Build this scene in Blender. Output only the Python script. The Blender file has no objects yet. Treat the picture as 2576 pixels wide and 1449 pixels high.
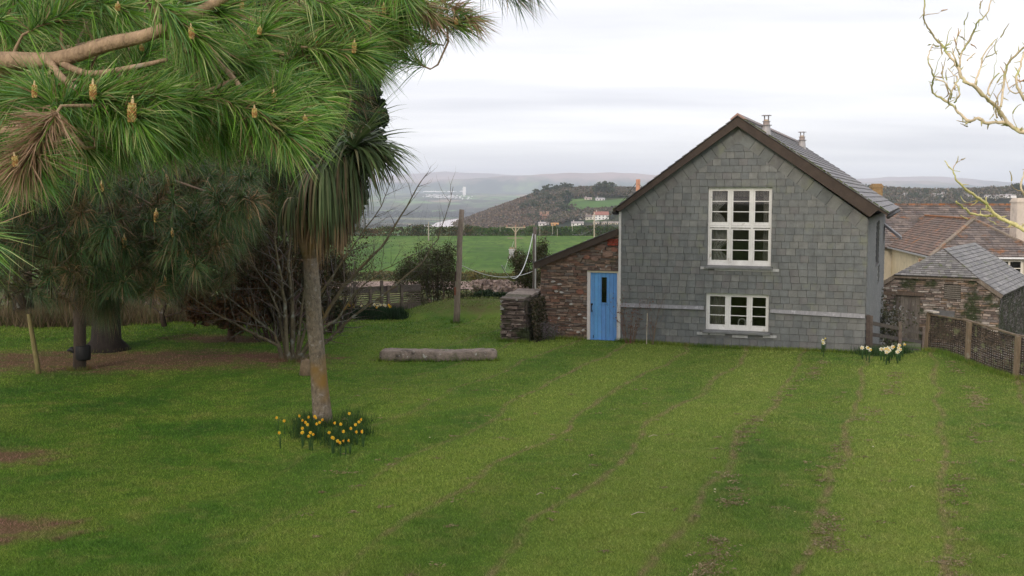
import bpy, math, random
import numpy as np
from math import sin, cos, tan, atan2, radians, pi
from mathutils import Vector

scene = bpy.context.scene
col = scene.collection
random.seed(7)
RS = np.random.RandomState(11)

# ------------------------------------------------------------------ camera, sky, sun, exposure
F_PX = 2700.0                       # focal length in pixels of a 2576 x 1449 frame
PITCH = math.atan(229.5 / F_PX)
CAM_Z = 4.0
cd = bpy.data.cameras.new('camera')
cam = bpy.data.objects.new('camera', cd)
col.objects.link(cam)
cd.sensor_width = 36.0
cd.lens = F_PX / 2576.0 * 36.0
cd.clip_start = 0.05
cd.clip_end = 40000
cam.location = (0, 0, CAM_Z)
cam.rotation_euler = (pi / 2 - PITCH, 0, 0)
scene.camera = cam

SUN_EL, SUN_AZ = 24.0, 205.0        # degrees; azimuth clockwise from +Y
world = bpy.data.worlds.new('World')
scene.world = world
world.use_nodes = True
wn, wl = world.node_tree.nodes, world.node_tree.links
wn.clear()
wout = wn.new('ShaderNodeOutputWorld')
bg = wn.new('ShaderNodeBackground'); bg.inputs['Strength'].default_value = 0.1
sky = wn.new('ShaderNodeTexSky'); sky.sky_type = 'NISHITA'; sky.sun_disc = False
sky.sun_elevation = radians(SUN_EL); sky.sun_rotation = radians(SUN_AZ)
tc = wn.new('ShaderNodeTexCoord')
sep = wn.new('ShaderNodeSeparateXYZ'); wl.new(tc.outputs['Generated'], sep.inputs[0])
def wmath(op, a, b):
    m = wn.new('ShaderNodeMath'); m.operation = op
    for i, x in enumerate((a, b)):
        if x is None: continue
        if isinstance(x, (int, float)): m.inputs[i].default_value = x
        else: wl.new(x, m.inputs[i])
    return m.outputs[0]
zz = wmath('ADD', wmath('MAXIMUM', sep.outputs[2], 0.0), 0.09)
cxy = wn.new('ShaderNodeCombineXYZ')
wl.new(wmath('DIVIDE', sep.outputs[0], zz), cxy.inputs[0])
wl.new(wmath('DIVIDE', sep.outputs[1], zz), cxy.inputs[1])
mp = wn.new('ShaderNodeMapping'); mp.inputs['Rotation'].default_value = (0, 0, radians(12))
mp.inputs['Scale'].default_value = (0.28, 0.75, 1)
wl.new(cxy.outputs[0], mp.inputs[0])
cn = wn.new('ShaderNodeTexNoise'); cn.inputs['Scale'].default_value = 1.1
cn.inputs['Detail'].default_value = 5; cn.inputs['Roughness'].default_value = 0.5
wl.new(mp.outputs[0], cn.inputs['Vector'])
cr = wn.new('ShaderNodeValToRGB')
cr.color_ramp.elements[0].position = 0.34; cr.color_ramp.elements[0].color = (0.68, 0.66, 0.705, 1)
cr.color_ramp.elements[1].position = 0.66; cr.color_ramp.elements[1].color = (1.05, 1.02, 1.02, 1)
wl.new(cn.outputs[0], cr.inputs[0])
vm = wn.new('ShaderNodeVectorMath'); vm.operation = 'SCALE'; vm.inputs['Scale'].default_value = 8.7
wl.new(cr.outputs[0], vm.inputs[0])
mx = wn.new('ShaderNodeMixRGB'); mx.inputs[0].default_value = 0.88
wl.new(sky.outputs[0], mx.inputs[1]); wl.new(vm.outputs[0], mx.inputs[2])
wl.new(mx.outputs[0], bg.inputs['Color']); wl.new(bg.outputs[0], wout.inputs['Surface'])

sd = bpy.data.lights.new('sun', 'SUN'); sd.energy = 1.0; sd.angle = radians(14); sd.color = (1.0, 0.86, 0.70)
sun = bpy.data.objects.new('sun', sd); col.objects.link(sun)
sdir = Vector((sin(radians(SUN_AZ)) * cos(radians(SUN_EL)), cos(radians(SUN_AZ)) * cos(radians(SUN_EL)), sin(radians(SUN_EL))))
sun.rotation_euler = sdir.to_track_quat('Z', 'Y').to_euler()
sun.location = (-20, -30, 40)

scene.view_settings.view_transform = 'Standard'
scene.view_settings.look = 'None'
scene.view_settings.exposure = 0.74
scene.view_settings.gamma = 1.0
scene.cycles.volume_bounces = 3

# ------------------------------------------------------------------ pixel -> world helpers
def ray(x, y):
    a = (x - 1288) / F_PX; b = (y - 724.5) / F_PX
    return np.array([a, cos(PITCH) - b * sin(PITCH), -sin(PITCH) - b * cos(PITCH)])
CP = np.array([0, 0, CAM_Z])
def at(x, y, Y):
    v = ray(x, y); return CP + v * (Y / v[1])
def sstep(x, a, b):
    t = np.clip((np.asarray(x, float) - a) / (b - a), 0, 1); return t * t * (3 - 2 * t)
_Y = [0, 39, 44, 60, 90, 130, 187, 372, 420, 600, 900, 1500, 2600, 4050, 4500, 5500, 7000, 8200, 9000, 16000]
_Z = [0, 0, -0.8, -3.4, -5.8, -7.6, -9.6, -9.6, -12, -26, -48, -74, -76, -76, -62, -34, 4, 26, 30, 30]
_hx = [-900, 700, 1130, 1180, 1250, 1340, 1400, 1460, 1560, 1750, 2100, 2250, 2400, 2576, 3400]
_hy = [600, 600, 577, 563, 540, 510, 497, 487, 480, 474, 480, 489, 490, 486, 470]
_mx = [-2500, 300, 950, 1000, 1060, 1120, 1200, 1300, 1400, 1500, 1600, 1750, 2000, 2150, 2230, 2330, 2400, 2470, 2576, 3000, 5000]
_my = [450, 448, 447, 443, 437, 434, 437, 442, 445, 444, 443, 440, 450, 452, 447, 445, 448, 455, 462, 466, 470]
def H(x, y):
    x = np.asarray(x, float); y = np.asarray(y, float)
    r = np.hypot(x, y)
    z = np.interp(np.where(y > 0, y, 0), _Y, _Z)
    yy = np.maximum(y, 1.0)
    px = 1288 + x / yy * F_PX
    # wooded hill to the right
    zh = CAM_Z + (495 - np.interp(px, _hx, _hy)) / F_PX * 1450
    wh = sstep(y, 560, 1450) * (1 - sstep(y, 1500, 2100))
    zh = np.maximum(zh, z)
    z = z + (zh - z) * wh
    # moor
    zm = CAM_Z + (495 - np.interp(px, _mx, _my)) / F_PX * 14000
    foot = 40 + 45 * np.sin(x / 1300.0 + 1.0) + 30 * np.sin(x / 480.0)
    wm = 0.36 * sstep(y, 8800, 10200) + 0.64 * sstep(y, 11200, 13800)
    z = z + (zm - z) * wm + foot * sstep(y, 8900, 10000) * (1 - sstep(y, 10300, 12000))
    z = z + sstep(r, 500, 1500) * (3.5 * np.sin(x / 90.0 + y / 170.0) + 2.5 * np.sin(x / 53.0 - y / 120.0)) * (1 - sstep(y, 2200, 2700) * (1 - sstep(y, 3900, 4600)))
    # bank up to the camera
    z = z + 2.2 * (1 - sstep(r, 3.0, 9.0))
    # gentle swells of the lawn
    near = 1 - sstep(r, 38, 45)
    z = z + near * 0.035 * (np.sin(x * 0.9 + 1.3) * np.sin(y * 0.55) + 0.6 * np.sin(x * 0.37 - y * 0.8))
    # mound by the pole
    z = z + 0.52 * np.exp(-(np.abs((x + 1.35) / 2.05) ** 3) - ((y - 36.7) / 1.1) ** 2)
    z = z + 0.14 * np.exp(-(((x - 10.5) / 0.8) ** 2) - ((y - 26.3) / 1.2) ** 2)
    # farm yard to the right drops away
    xl = np.where(y < 27.55, 10.73 + (27.55 - y) * 0.158, 9.35 + (y - 27.55) * 0.37)
    yard = np.interp(y, [0, 20, 27.5, 36, 46, 60, 90], [-0.8, -1.0, -1.15, -1.7, -2.4, -3.2, -3.4])
    wy = np.where(y < 27.55, sstep(x - xl, 0.25, 2.2), sstep(x - xl, -.75, .1)) * (1 - sstep(y, 95, 140))
    wy = np.where((y > 27.55) & (x < 11.2), wy * sstep(y, 27.65, 28.9), wy)
    z = z + (np.minimum(yard, z) - z) * wy
    return z
def gz(x, y): return float(H(x, y))
def hit(px, py):
    v = ray(px, py); s = 9.0
    while s < 16000:
        p = CP + v * s
        if p[2] < gz(p[0], p[1]):
            lo, hi = s / 1.012, s
            for _ in range(18):
                m = (lo + hi) / 2; q = CP + v * m
                if q[2] < gz(q[0], q[1]): hi = m
                else: lo = m
            q = CP + v * hi; return np.array([q[0], q[1], gz(q[0], q[1])])
        s *= 1.012
    q = CP + v * 14000; return np.array([q[0], q[1], gz(q[0], q[1])])

# ------------------------------------------------------------------ object helpers
def props(o, label=None, cat=None, group=None, kind=None):
    if label: o['label'] = label
    if cat: o['category'] = cat
    if group: o['group'] = group
    if kind: o['kind'] = kind
    return o
def thing(name, label, cat, loc=(0, 0, 0), yaw=0.0, group=None):
    o = bpy.data.objects.new(name, None); col.objects.link(o)
    o.empty_display_size = 0.3
    o.location = tuple(float(c) for c in loc); o.rotation_euler = (0, 0, yaw)
    return props(o, label, cat, group)
def to_local(V, parent):
    V = np.asarray(V, float).reshape(-1, 3)
    O = np.array(parent.location); a = parent.rotation_euler[2]
    D = V - O
    return np.stack([D[:, 0] * cos(a) + D[:, 1] * sin(a), -D[:, 0] * sin(a) + D[:, 1] * cos(a), D[:, 2]], 1)
def link_mesh(name, me, m, parent, origin):
    o = bpy.data.objects.new(name, me); col.objects.link(o)
    me.materials.append(m)
    if parent is not None: o.parent = parent
    if origin is not None: o.location = tuple(float(c) for c in origin)
    return o
def mesh_np(name, V, F, C, m, parent=None, world=True, smooth=False):
    """V (n,3), F (m,k) faces of equal size, C (n,3) vertex colours"""
    V = np.asarray(V, np.float64); F = np.asarray(F, np.int32)
    origin = None
    if world:
        if parent is not None: V = to_local(V, parent)
        else:
            origin = np.array([V[:, 0].mean(), V[:, 1].mean(), V[:, 2].min()]); V = V - origin
    me = bpy.data.meshes.new(name)
    k = F.shape[1]
    me.vertices.add(len(V)); me.vertices.foreach_set('co', V.astype(np.float32).ravel())
    me.loops.add(F.size); me.loops.foreach_set('vertex_index', F.ravel())
    me.polygons.add(len(F)); me.polygons.foreach_set('loop_start', np.arange(0, F.size, k, dtype=np.int32))
    if smooth: me.polygons.foreach_set('use_smooth', np.ones(len(F), bool))
    ca = me.color_attributes.new('Col', 'FLOAT_COLOR', 'POINT')
    cc = np.ones((len(V), 4), np.float32); cc[:, :3] = C
    ca.data.foreach_set('color', cc.ravel())
    me.update(calc_edges=True)
    return link_mesh(name, me, m, parent, origin)
class MB:
    def __init__(s): s.v, s.f, s.c = [], [], []
    def face(s, pts, c):
        b = len(s.v); s.v += [tuple(p) for p in pts]; s.f.append(tuple(range(b, b + len(pts)))); s.c.append(c)
    def box(s, x0, x1, y0, y1, z0, z1, c=(.5, .5, .5)):
        b = len(s.v)
        s.v += [(x0, y0, z0), (x1, y0, z0), (x1, y1, z0), (x0, y1, z0), (x0, y0, z1), (x1, y0, z1), (x1, y1, z1), (x0, y1, z1)]
        for q in ((0, 3, 2, 1), (4, 5, 6, 7), (0, 1, 5, 4), (1, 2, 6, 5), (2, 3, 7, 6), (3, 0, 4, 7)):
            s.f.append(tuple(b + i for i in q)); s.c.append(c)
    def bar(s, p, q, w, h, c=(.5, .5, .5), up=(0, 0, 1)):
        p, q = Vector(p), Vector(q); d = (q - p).normalized(); u = Vector(up)
        if abs(d.dot(u)) > .98: u = Vector((0, 1, 0))
        r = d.cross(u).normalized(); u = r.cross(d)
        b = len(s.v)
        for e in (p, q):
            for i, j in ((-1, -1), (1, -1), (1, 1), (-1, 1)):
                s.v.append(tuple(e + r * (i * w / 2) + u * (j * h / 2)))
        for f in ((3, 2, 1, 0), (4, 5, 6, 7), (0, 1, 5, 4), (1, 2, 6, 5), (2, 3, 7, 6), (3, 0, 4, 7)):
            s.f.append(tuple(b + i for i in f)); s.c.append(c)
    def tube(s, pts, rad, n=6, c=(.5, .5, .5), cap=True):
        P = [Vector(p) for p in pts]
        if not hasattr(rad, '__len__'): rad = [rad] * len(P)
        b = len(s.v); ref = None
        for i, p in enumerate(P):
            d = (P[min(i + 1, len(P) - 1)] - P[max(i - 1, 0)])
            if d.length < 1e-9: d = Vector((0, 0, 1))
            d.normalize()
            if ref is None:
                ref = Vector((0, 0, 1)) if abs(d.z) < .9 else Vector((1, 0, 0))
            a = (ref - d * ref.dot(d))
            if a.length < 1e-6: a = d.orthogonal()
            a.normalize(); ref = a; e = d.cross(a)
            for k in range(n):
                t = 2 * pi * k / n
                s.v.append(tuple(p + (a * cos(t) + e * sin(t)) * rad[i]))
        for i in range(len(P) - 1):
            for k in range(n):
                s.f.append((b + i * n + k, b + i * n + (k + 1) % n, b + (i + 1) * n + (k + 1) % n, b + (i + 1) * n + k)); s.c.append(c)
        if cap and n > 3:
            s.f.append(tuple(b + k for k in reversed(range(n)))); s.c.append(c)
            s.f.append(tuple(b + (len(P) - 1) * n + k for k in range(n))); s.c.append(c)
    def extrude(s, poly, mapf, d0, d1, c=(.5, .5, .5)):
        """poly in (a,b); faces at depth d1 (front) and d0 (back)"""
        n = len(poly); b = len(s.v)
        s.v += [tuple(mapf(p[0], p[1], d1)) for p in poly] + [tuple(mapf(p[0], p[1], d0)) for p in poly]
        s.f.append(tuple(range(b, b + n))); s.c.append(c)
        s.f.append(tuple(reversed(range(b + n, b + 2 * n)))); s.c.append(c)
        for i in range(n):
            j = (i + 1) % n
            s.f.append((b + j, b + i, b + n + i, b + n + j)); s.c.append(c)
    def build(s, name, m, parent=None, world=False, smooth=False):
        V = np.array(s.v, float).reshape(-1, 3); origin = None
        if parent is not None:
            if world: V = to_local(V, parent)
        else:
            origin = np.array([(V[:, 0].min() + V[:, 0].max()) / 2, (V[:, 1].min() + V[:, 1].max()) / 2, V[:, 2].min()]); V = V - origin
        me = bpy.data.meshes.new(name)
        me.from_pydata([tuple(v) for v in V], [], s.f)
        ca = me.color_attributes.new('Col', 'FLOAT_COLOR', 'CORNER')
        cnt = [len(f) for f in s.f]
        cc = np.ones((sum(cnt), 4), np.float32); cc[:, :3] = np.repeat(np.array(s.c, float), cnt, axis=0)
        ca.data.foreach_set('color', cc.ravel())
        if smooth: me.polygons.foreach_set('use_smooth', [True] * len(me.polygons))
        me.update()
        return link_mesh(name, me, m, parent, origin)
def copy_tree(o, parent=None):
    c = o.copy(); col.objects.link(c)
    if parent is not None: c.parent = parent
    for ch in [x for x in bpy.data.objects if x.parent == o]: copy_tree(ch, c)
    return c
def copy_thing(o, kids):
    c = o.copy(); col.objects.link(c)
    for k in kids:
        d = k.copy(); col.objects.link(d); d.parent = c
    return c

# ------------------------------------------------------------------ materials
class NT:
    def __init__(s, name):
        s.m = bpy.data.materials.new(name); s.m.use_nodes = True
        s.n, s.l = s.m.node_tree.nodes, s.m.node_tree.links
        s.p = s.n['Principled BSDF']; s.out = s.n['Material Output']
        t = s.n.new('ShaderNodeTexCoord'); s.obj = t.outputs['Object']
        g = s.n.new('ShaderNodeNewGeometry'); s.pos = g.outputs['Position']; s.nor = g.outputs['Normal']
    def put(s, sock, v):
        if isinstance(v, (int, float)): sock.default_value = v
        elif isinstance(v, (tuple, list)): sock.default_value = tuple(v) if len(v) == len(sock.default_value) else tuple(v) + (1,)
        else: s.l.new(v, sock)
    def map(s, vec, scale=(1, 1, 1), rot=(0, 0, 0), loc=(0, 0, 0)):
        m = s.n.new('ShaderNodeMapping'); s.l.new(vec, m.inputs[0])
        m.inputs['Scale'].default_value = scale; m.inputs['Rotation'].default_value = rot; m.inputs['Location'].default_value = loc
        return m.outputs[0]
    def noise(s, vec, scale, detail=4, rough=.55, dist=0):
        t = s.n.new('ShaderNodeTexNoise'); s.l.new(vec, t.inputs['Vector'])
        t.inputs['Scale'].default_value = scale; t.inputs['Detail'].default_value = detail; t.inputs['Roughness'].default_value = rough; t.inputs['Distortion'].default_value = dist
        return t.outputs[0]
    def voro(s, vec, scale, feature='F1', out=0, rnd=1):
        t = s.n.new('ShaderNodeTexVoronoi'); s.l.new(vec, t.inputs['Vector']); t.feature = feature
        t.inputs['Scale'].default_value = scale; t.inputs['Randomness'].default_value = rnd
        return t.outputs[out]
    def ramp(s, fac, stops):
        r = s.n.new('ShaderNodeValToRGB'); s.l.new(fac, r.inputs[0]); e = r.color_ramp.elements
        while len(e) < len(stops): e.new(0.5)
        for i, (p, c) in enumerate(stops):
            e[i].position = p; e[i].color = tuple(c) + (1,) if isinstance(c, (tuple, list)) else (c, c, c, 1)
        return r.outputs[0]
    def mix(s, fac, a, b, mode='MIX'):
        m = s.n.new('ShaderNodeMixRGB'); m.blend_type = mode
        s.put(m.inputs[0], fac); s.put(m.inputs[1], a); s.put(m.inputs[2], b); return m.outputs[0]
    def math(s, op, a, b=0.0):
        m = s.n.new('ShaderNodeMath'); m.operation = op; s.put(m.inputs[0], a); s.put(m.inputs[1], b); return m.outputs[0]
    def mr(s, v, a, b, c=0.0, d=1.0):
        m = s.n.new('ShaderNodeMapRange'); s.put(m.inputs[0], v)
        for i, q in enumerate((a, b, c, d)): m.inputs[i + 1].default_value = q
        return m.outputs[0]
    def attr(s):
        a = s.n.new('ShaderNodeAttribute'); a.attribute_name = 'Col'; return a.outputs['Color']
    def sepx(s, vec):
        q = s.n.new('ShaderNodeSeparateXYZ'); s.l.new(vec, q.inputs[0]); return q.outputs
    def bump(s, h, strength=.5, dist=.02):
        b = s.n.new('ShaderNodeBump'); s.l.new(h, b.inputs['Height']); b.inputs['Strength'].default_value = strength; b.inputs['Distance'].default_value = dist
        s.l.new(b.outputs[0], s.p.inputs['Normal'])
    def done(s, colr, rough=.8, spec=.3):
        s.put(s.p.inputs['Base Color'], colr); s.put(s.p.inputs['Roughness'], rough); s.p.inputs['Specular IOR Level'].default_value = spec
        return s.m
def gv(v): return (v, v, v)
def amat(name, rough=.85, ns=8.0, amt=.35, stretch=(1, 1, 1), bump=.4, bd=.01, spots=None, spec=.3, fine=6.0, world=False, streak=0.0):
    """colour attribute x two scales of noise, optional lichen spots [(colour, scale, lo, hi)]"""
    t = NT(name); vec = t.map(t.pos if world else t.obj, stretch)
    n1 = t.noise(vec, ns, 5, .6); n2 = t.noise(vec, ns * fine, 3, .6)
    k = t.math('ADD', t.mr(n1, .25, .75, -amt, amt), t.mr(n2, .25, .75, -amt * .6, amt * .6))
    k = t.math('ADD', k, 1.0)
    if streak: k = t.math('MULTIPLY', k, t.mr(t.noise(t.map(t.obj, (2.6, 2.6, .28)), 1.6, 4, .6), .3, .7, 1 - streak, 1 + streak * .6))
    c = t.mix(1.0, t.attr(), k, 'MULTIPLY')
    for sp in spots or []:
        f = t.mr(t.noise(t.map(t.obj, (1, 1, 1), loc=(sp[1], 3, 1)), sp[1], 3, .55), sp[2], sp[3])
        c = t.mix(f, c, sp[0])
    h = t.math('ADD', n1, t.math('MULTIPLY', n2, .5)); t.bump(h, bump, bd)
    return t.done(c, rough, spec)
def leafmat(name, transl=.3, rough=.6, ns=.8, amt=.35):
    t = NT(name)
    k = t.math('ADD', t.mr(t.noise(t.pos, ns, 4, .6), .25, .75, -amt, amt), 1.0)
    c = t.mix(1.0, t.attr(), k, 'MULTIPLY')
    t.done(c, rough, .25)
    tr = t.n.new('ShaderNodeBsdfTranslucent'); t.put(tr.inputs['Color'], c)
    ms = t.n.new('ShaderNodeMixShader'); ms.inputs[0].default_value = transl
    t.l.new(t.p.outputs[0], ms.inputs[1]); t.l.new(tr.outputs[0], ms.inputs[2]); t.l.new(ms.outputs[0], t.out.inputs['Surface'])
    return t.m

YAW = -0.36356                       # direction of the house
def lawn_nodes(t):
    """green / yellow-green / dry colours of the mown lawn from the position"""
    P = t.pos
    n1 = t.noise(P, .45, 4, .6); n2 = t.noise(P, 2.2, 5, .65); n3 = t.noise(t.map(P, (1, 1, 1), loc=(9, 4, 0)), .17, 3, .5)
    c = t.ramp(n1, [(.30, (.034, .100, .010)), (.45, (.060, .140, .012)), (.58, (.105, .170, .020)), (.72, (.075, .150, .014))])
    c = t.mix(t.mr(n2, .50, .78), c, (.150, .165, .040))
    c = t.mix(t.mr(n2, .42, .25), c, (.026, .082, .008))
    c = t.mix(t.mr(n3, .40, .66, 0, .4), c, (.115, .180, .022))
    # dry thatch in lines left by the mower, running towards the house
    w = t.n.new('ShaderNodeVectorMath'); w.operation = 'ADD'
    wob = t.n.new('ShaderNodeTexNoise'); wob.inputs['Scale'].default_value = .3; t.l.new(P, wob.inputs['Vector'])
    sc = t.n.new('ShaderNodeVectorMath'); sc.operation = 'SCALE'; sc.inputs['Scale'].default_value = 1.1; t.l.new(wob.outputs['Color'], sc.inputs[0])
    t.l.new(P, w.inputs[0]); t.l.new(sc.outputs[0], w.inputs[1])
    q = t.sepx(t.map(w.outputs[0], (1, 1, 1), rot=(0, 0, -YAW)))
    fr = t.math('FRACT', t.math('DIVIDE', q[0], 1.55))
    dl = t.math('ABSOLUTE', t.math('SUBTRACT', fr, .5))
    line = t.mr(dl, .055, .012)
    brk = t.mr(t.noise(t.map(P, (1, 1, 1)), 2.6, 5, .7), .36, .60)
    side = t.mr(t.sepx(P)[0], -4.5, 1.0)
    stripe = t.mr(t.math('ABSOLUTE', t.math('SUBTRACT', t.math('FRACT', t.math('DIVIDE', q[0], 3.1)), .5)), .17, .33)
    c = t.mix(t.math('MULTIPLY', t.math('MULTIPLY', stripe, side), .60), c, (.140, .205, .030))
    c = t.mix(t.math('MULTIPLY', t.math('SUBTRACT', 1.0, stripe), .22), c, (.040, .105, .012))
    c = t.mix(t.math('MULTIPLY', t.math('MULTIPLY', line, brk), t.math('MULTIPLY', side, .80)), c, (.175, .125, .070))
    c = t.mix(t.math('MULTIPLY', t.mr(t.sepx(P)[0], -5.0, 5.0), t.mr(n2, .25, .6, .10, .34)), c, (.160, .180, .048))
    xm = t.sepx(P); em = t.math('ADD', t.math('POWER', t.math('DIVIDE', t.math('ADD', xm[0], 1.3), 2.4), 2.0), t.math('POWER', t.math('DIVIDE', t.math('SUBTRACT', xm[1], 36.5), 1.3), 2.0))
    c = t.mix(t.math('MULTIPLY', t.mr(em, 1.2, .5), t.mr(n2, .35, .65, .15, .8)), c, (.095, .085, .035))
    # pine litter under the trees
    for (cx, cy, rx, ry) in ((-10.0, 26.1, 5.2, 1.9), (-8.0, 30.2, 1.8, .8), (-5.9, 26.4, 1.5, .7), (-8.3, 16.2, 1.3, .6), (-6.3, 12.6, 1.1, .55)):
        xy = t.sepx(P)
        a = t.math('POWER', t.math('DIVIDE', t.math('SUBTRACT', xy[0], cx), rx), 2.0)
        b = t.math('POWER', t.math('DIVIDE', t.math('SUBTRACT', xy[1], cy), ry), 2.0)
        e = t.math('ADD', t.math('ADD', a, b), t.mr(n2, .3, .7, -.9, .9))
        c = t.mix(t.mr(e, 1.4, .2, 0, .85), c, (.155, .085, .055))
    return c

# ------------------------------------------------------------------ terrain sheets
def polar(r0, r1, nr, ang):
    R = np.exp(np.linspace(math.log(r0), math.log(r1), nr)); A = np.radians(ang)
    RR, AA = np.meshgrid(R, A, indexing='ij')
    X = RR * np.sin(AA); Y = RR * np.cos(AA)
    V = np.stack([X.ravel(), Y.ravel(), H(X, Y).ravel()], 1)
    n, m = len(R), len(A)
    i, j = np.meshgrid(np.arange(n - 1), np.arange(m - 1), indexing='ij')
    a = (i * m + j).ravel()
    return V, np.stack([a, a + 1, a + m + 1, a + m], 1)[:, ::-1]
fine_ang = np.concatenate([np.linspace(-180, -34, 60)[:-1], np.linspace(-34, 34, 420), np.linspace(34, 180, 60)[1:]])
def sheet(name, r0, r1, nr, m, ang=fine_ang):
    V, F = polar(r0, r1, nr, ang)
    me_o = mesh_np(name, V, F, gv(.5), m, None, True, True)
    return props(me_o, kind='structure')
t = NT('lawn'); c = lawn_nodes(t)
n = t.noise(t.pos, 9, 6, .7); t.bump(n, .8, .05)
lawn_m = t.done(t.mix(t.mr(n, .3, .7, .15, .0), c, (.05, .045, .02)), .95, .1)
t = NT('rough_ground')
n1 = t.noise(t.pos, .09, 5, .6); n2 = t.noise(t.pos, .9, 5, .65)
c = t.ramp(n1, [(.35, (.045, .085, .018)), (.5, (.085, .12, .022)), (.65, (.12, .10, .05))])
c = t.mix(t.mr(n2, .45, .7), c, (.14, .10, .055)); t.bump(n2, .8, .3)
rough_m = t.done(c, .95, .1)
t = NT('valley')
v = t.map(t.pos, (1, .55, 0), rot=(0, 0, .35))
wv = t.n.new('ShaderNodeVectorMath'); wv.operation = 'ADD'
nz = t.n.new('ShaderNodeTexNoise'); nz.inputs['Scale'].default_value = .004; t.l.new(v, nz.inputs['Vector'])
sc = t.n.new('ShaderNodeVectorMath'); sc.operation = 'SCALE'; sc.inputs['Scale'].default_value = 160; t.l.new(nz.outputs['Color'], sc.inputs[0])
t.l.new(v, wv.inputs[0]); t.l.new(sc.outputs[0], wv.inputs[1])
cell = t.voro(wv.outputs[0], .0052, 'F1', 1); edge = t.voro(wv.outputs[0], .0052, 'DISTANCE_TO_EDGE', 0)
cs = t.sepx(cell)
fc = t.ramp(cs[0], [(.0, (.10, .20, .05)), (.3, (.15, .25, .07)), (.5, (.06, .09, .035)), (.7, (.30, .22, .15)), (.9, (.13, .18, .07))])
wood = t.mr(t.noise(t.map(t.pos, (.8, .35, 0)), .0022, 5, .65), .47, .52)
wc = t.ramp(t.noise(t.map(t.pos, (1, .5, 0)), .03, 4, .7), [(.35, (.012, .02, .010)), (.55, (.035, .035, .024)), (.7, (.08, .06, .045))])
c = t.mix(wood, fc, wc); c = t.mix(t.mr(edge, .09, .03, 0, .85), c, (.035, .035, .02))
valley_m = t.done(c, .95, .05)
t = NT('moor')
y = t.sepx(t.pos)[2]
c = t.ramp(t.noise(t.map(t.pos, (1, 1, 2)), .0011, 5, .6), [(.35, (.26, .19, .17)), (.55, (.42, .29, .26)), (.7, (.34, .26, .20))])
low = t.math('ADD', y, t.mr(t.noise(t.map(t.pos, (1, .4, 0)), .0014, 5, .7), .3, .7, -70, 70))
c = t.mix(t.mr(low, 190, 110), c, t.ramp(t.noise(t.map(t.pos, (1, .3, 0)), .0028, 5, .7), [(.40, (.03, .045, .04)), (.52, (.05, .07, .05)), (.66, (.16, .22, .09))]))
moor_m = t.done(c, .95, .05)
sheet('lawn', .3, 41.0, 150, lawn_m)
sheet('rough_ground', 41.0, 560, 150, rough_m, np.concatenate([np.linspace(-180, -34, 30)[:-1], np.linspace(-34, 34, 260), np.linspace(34, 180, 30)[1:]]))
sheet('valley', 560, 8600, 190, valley_m, np.linspace(-52, 52, 420))
sheet('moor_hills', 8600, 15200, 60, moor_m, np.linspace(-52, 52, 420))

def overlay(name, x0, x1, y0, y1, nx, ny, m, lift=.03, inside=None):
    X, Y = np.meshgrid(np.linspace(x0, x1, nx), np.linspace(y0, y1, ny))
    V = np.stack([X.ravel(), Y.ravel(), (H(X, Y) + lift).ravel()], 1)
    F = []
    for j in range(ny - 1):
        for i in range(nx - 1):
            cx, cy = (X[j, i] + X[j, i + 1]) / 2, (Y[j, i] + Y[j + 1, i]) / 2
            if inside is None or inside(cx, cy): a = j * nx + i; F.append((a, a + 1, a + nx + 1, a + nx))
    return props(mesh_np(name, V, F, gv(.5), m, None, True, True), kind='structure')
t = NT('crop_field')
q = t.sepx(t.map(t.pos, (1, 1, 1), rot=(0, 0, .9)))
n1 = t.noise(t.map(t.pos, (1, .35, 1)), .06, 5, .65); n2 = t.noise(t.map(t.pos, (1, .2, 1)), .5, 4, .7)
c = t.ramp(n1, [(.35, (.052, .118, .016)), (.50, (.082, .160, .024)), (.66, (.130, .195, .040))])
c = t.mix(t.mr(n2, .46, .66, 0, .8), c, (.034, .08, .016)); n3 = t.noise(t.map(t.pos, (.4, 1, 1), rot=(0, 0, .5)), .14, 5, .7); c = t.mix(t.mr(n3, .5, .72, 0, .5), c, (.10, .13, .05))
tram = t.math('ABSOLUTE', t.math('SUBTRACT', t.math('FRACT', t.math('DIVIDE', q[0], 13.0)), .5))
c = t.mix(t.mr(tram, .035, .02, 0, .55), c, (.05, .065, .025))
field_m = t.done(c, .95, .1)
overlay('crop_field', -170, 62, 168, 372, 60, 60, field_m, .12)
t = NT('track'); n1 = t.noise(t.pos, .6, 5, .7)
track_m = t.done(t.ramp(n1, [(.35, (.16, .11, .085)), (.6, (.27, .20, .17))]), .95, .1)
overlay('farm_track', -60, 30, 136, 158, 40, 10, track_m, .14)
t = NT('yard'); n1 = t.noise(t.pos, 1.4, 6, .7); n2 = t.noise(t.pos, .35, 3, .5)
yard_m = t.done(t.mix(t.mr(n2, .45, .62), t.ramp(n1, [(.35, (.14, .125, .11)), (.65, (.27, .25, .23))]), (.06, .09, .025)), .95, .1)
overlay('farm_yard', 9.1, 40, 28.6, 72, 90, 110, yard_m, .02, lambda x, y: x > 9.15 + (y - 27.55) * .37)
t = NT('river_water'); t.p.inputs['Metallic'].default_value = 0.0
river_m = t.done((.55, .44, .43), .3, .9)  # pinkish base colour stands in for the reflected sky
rv = [hit(1040, 577), hit(1060, 566), hit(1095, 560), hit(1115, 553), hit(1150, 550), hit(1185, 549), hit(1196, 560), hit(1150, 577)]
mb = MB(); mb.face([(-250, 2500, -74.9), (0, 2500, -74.9), (0, 3960, -74.9), (-190, 3960, -74.9), (-215, 3650, -74.9), (-232, 3300, -74.9), (-222, 3020, -74.9), (-300, 2900, -74.9), (-310, 2700, -74.9)], (1, 1, 1))
props(mb.build('river', river_m), kind='structure')

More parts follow.
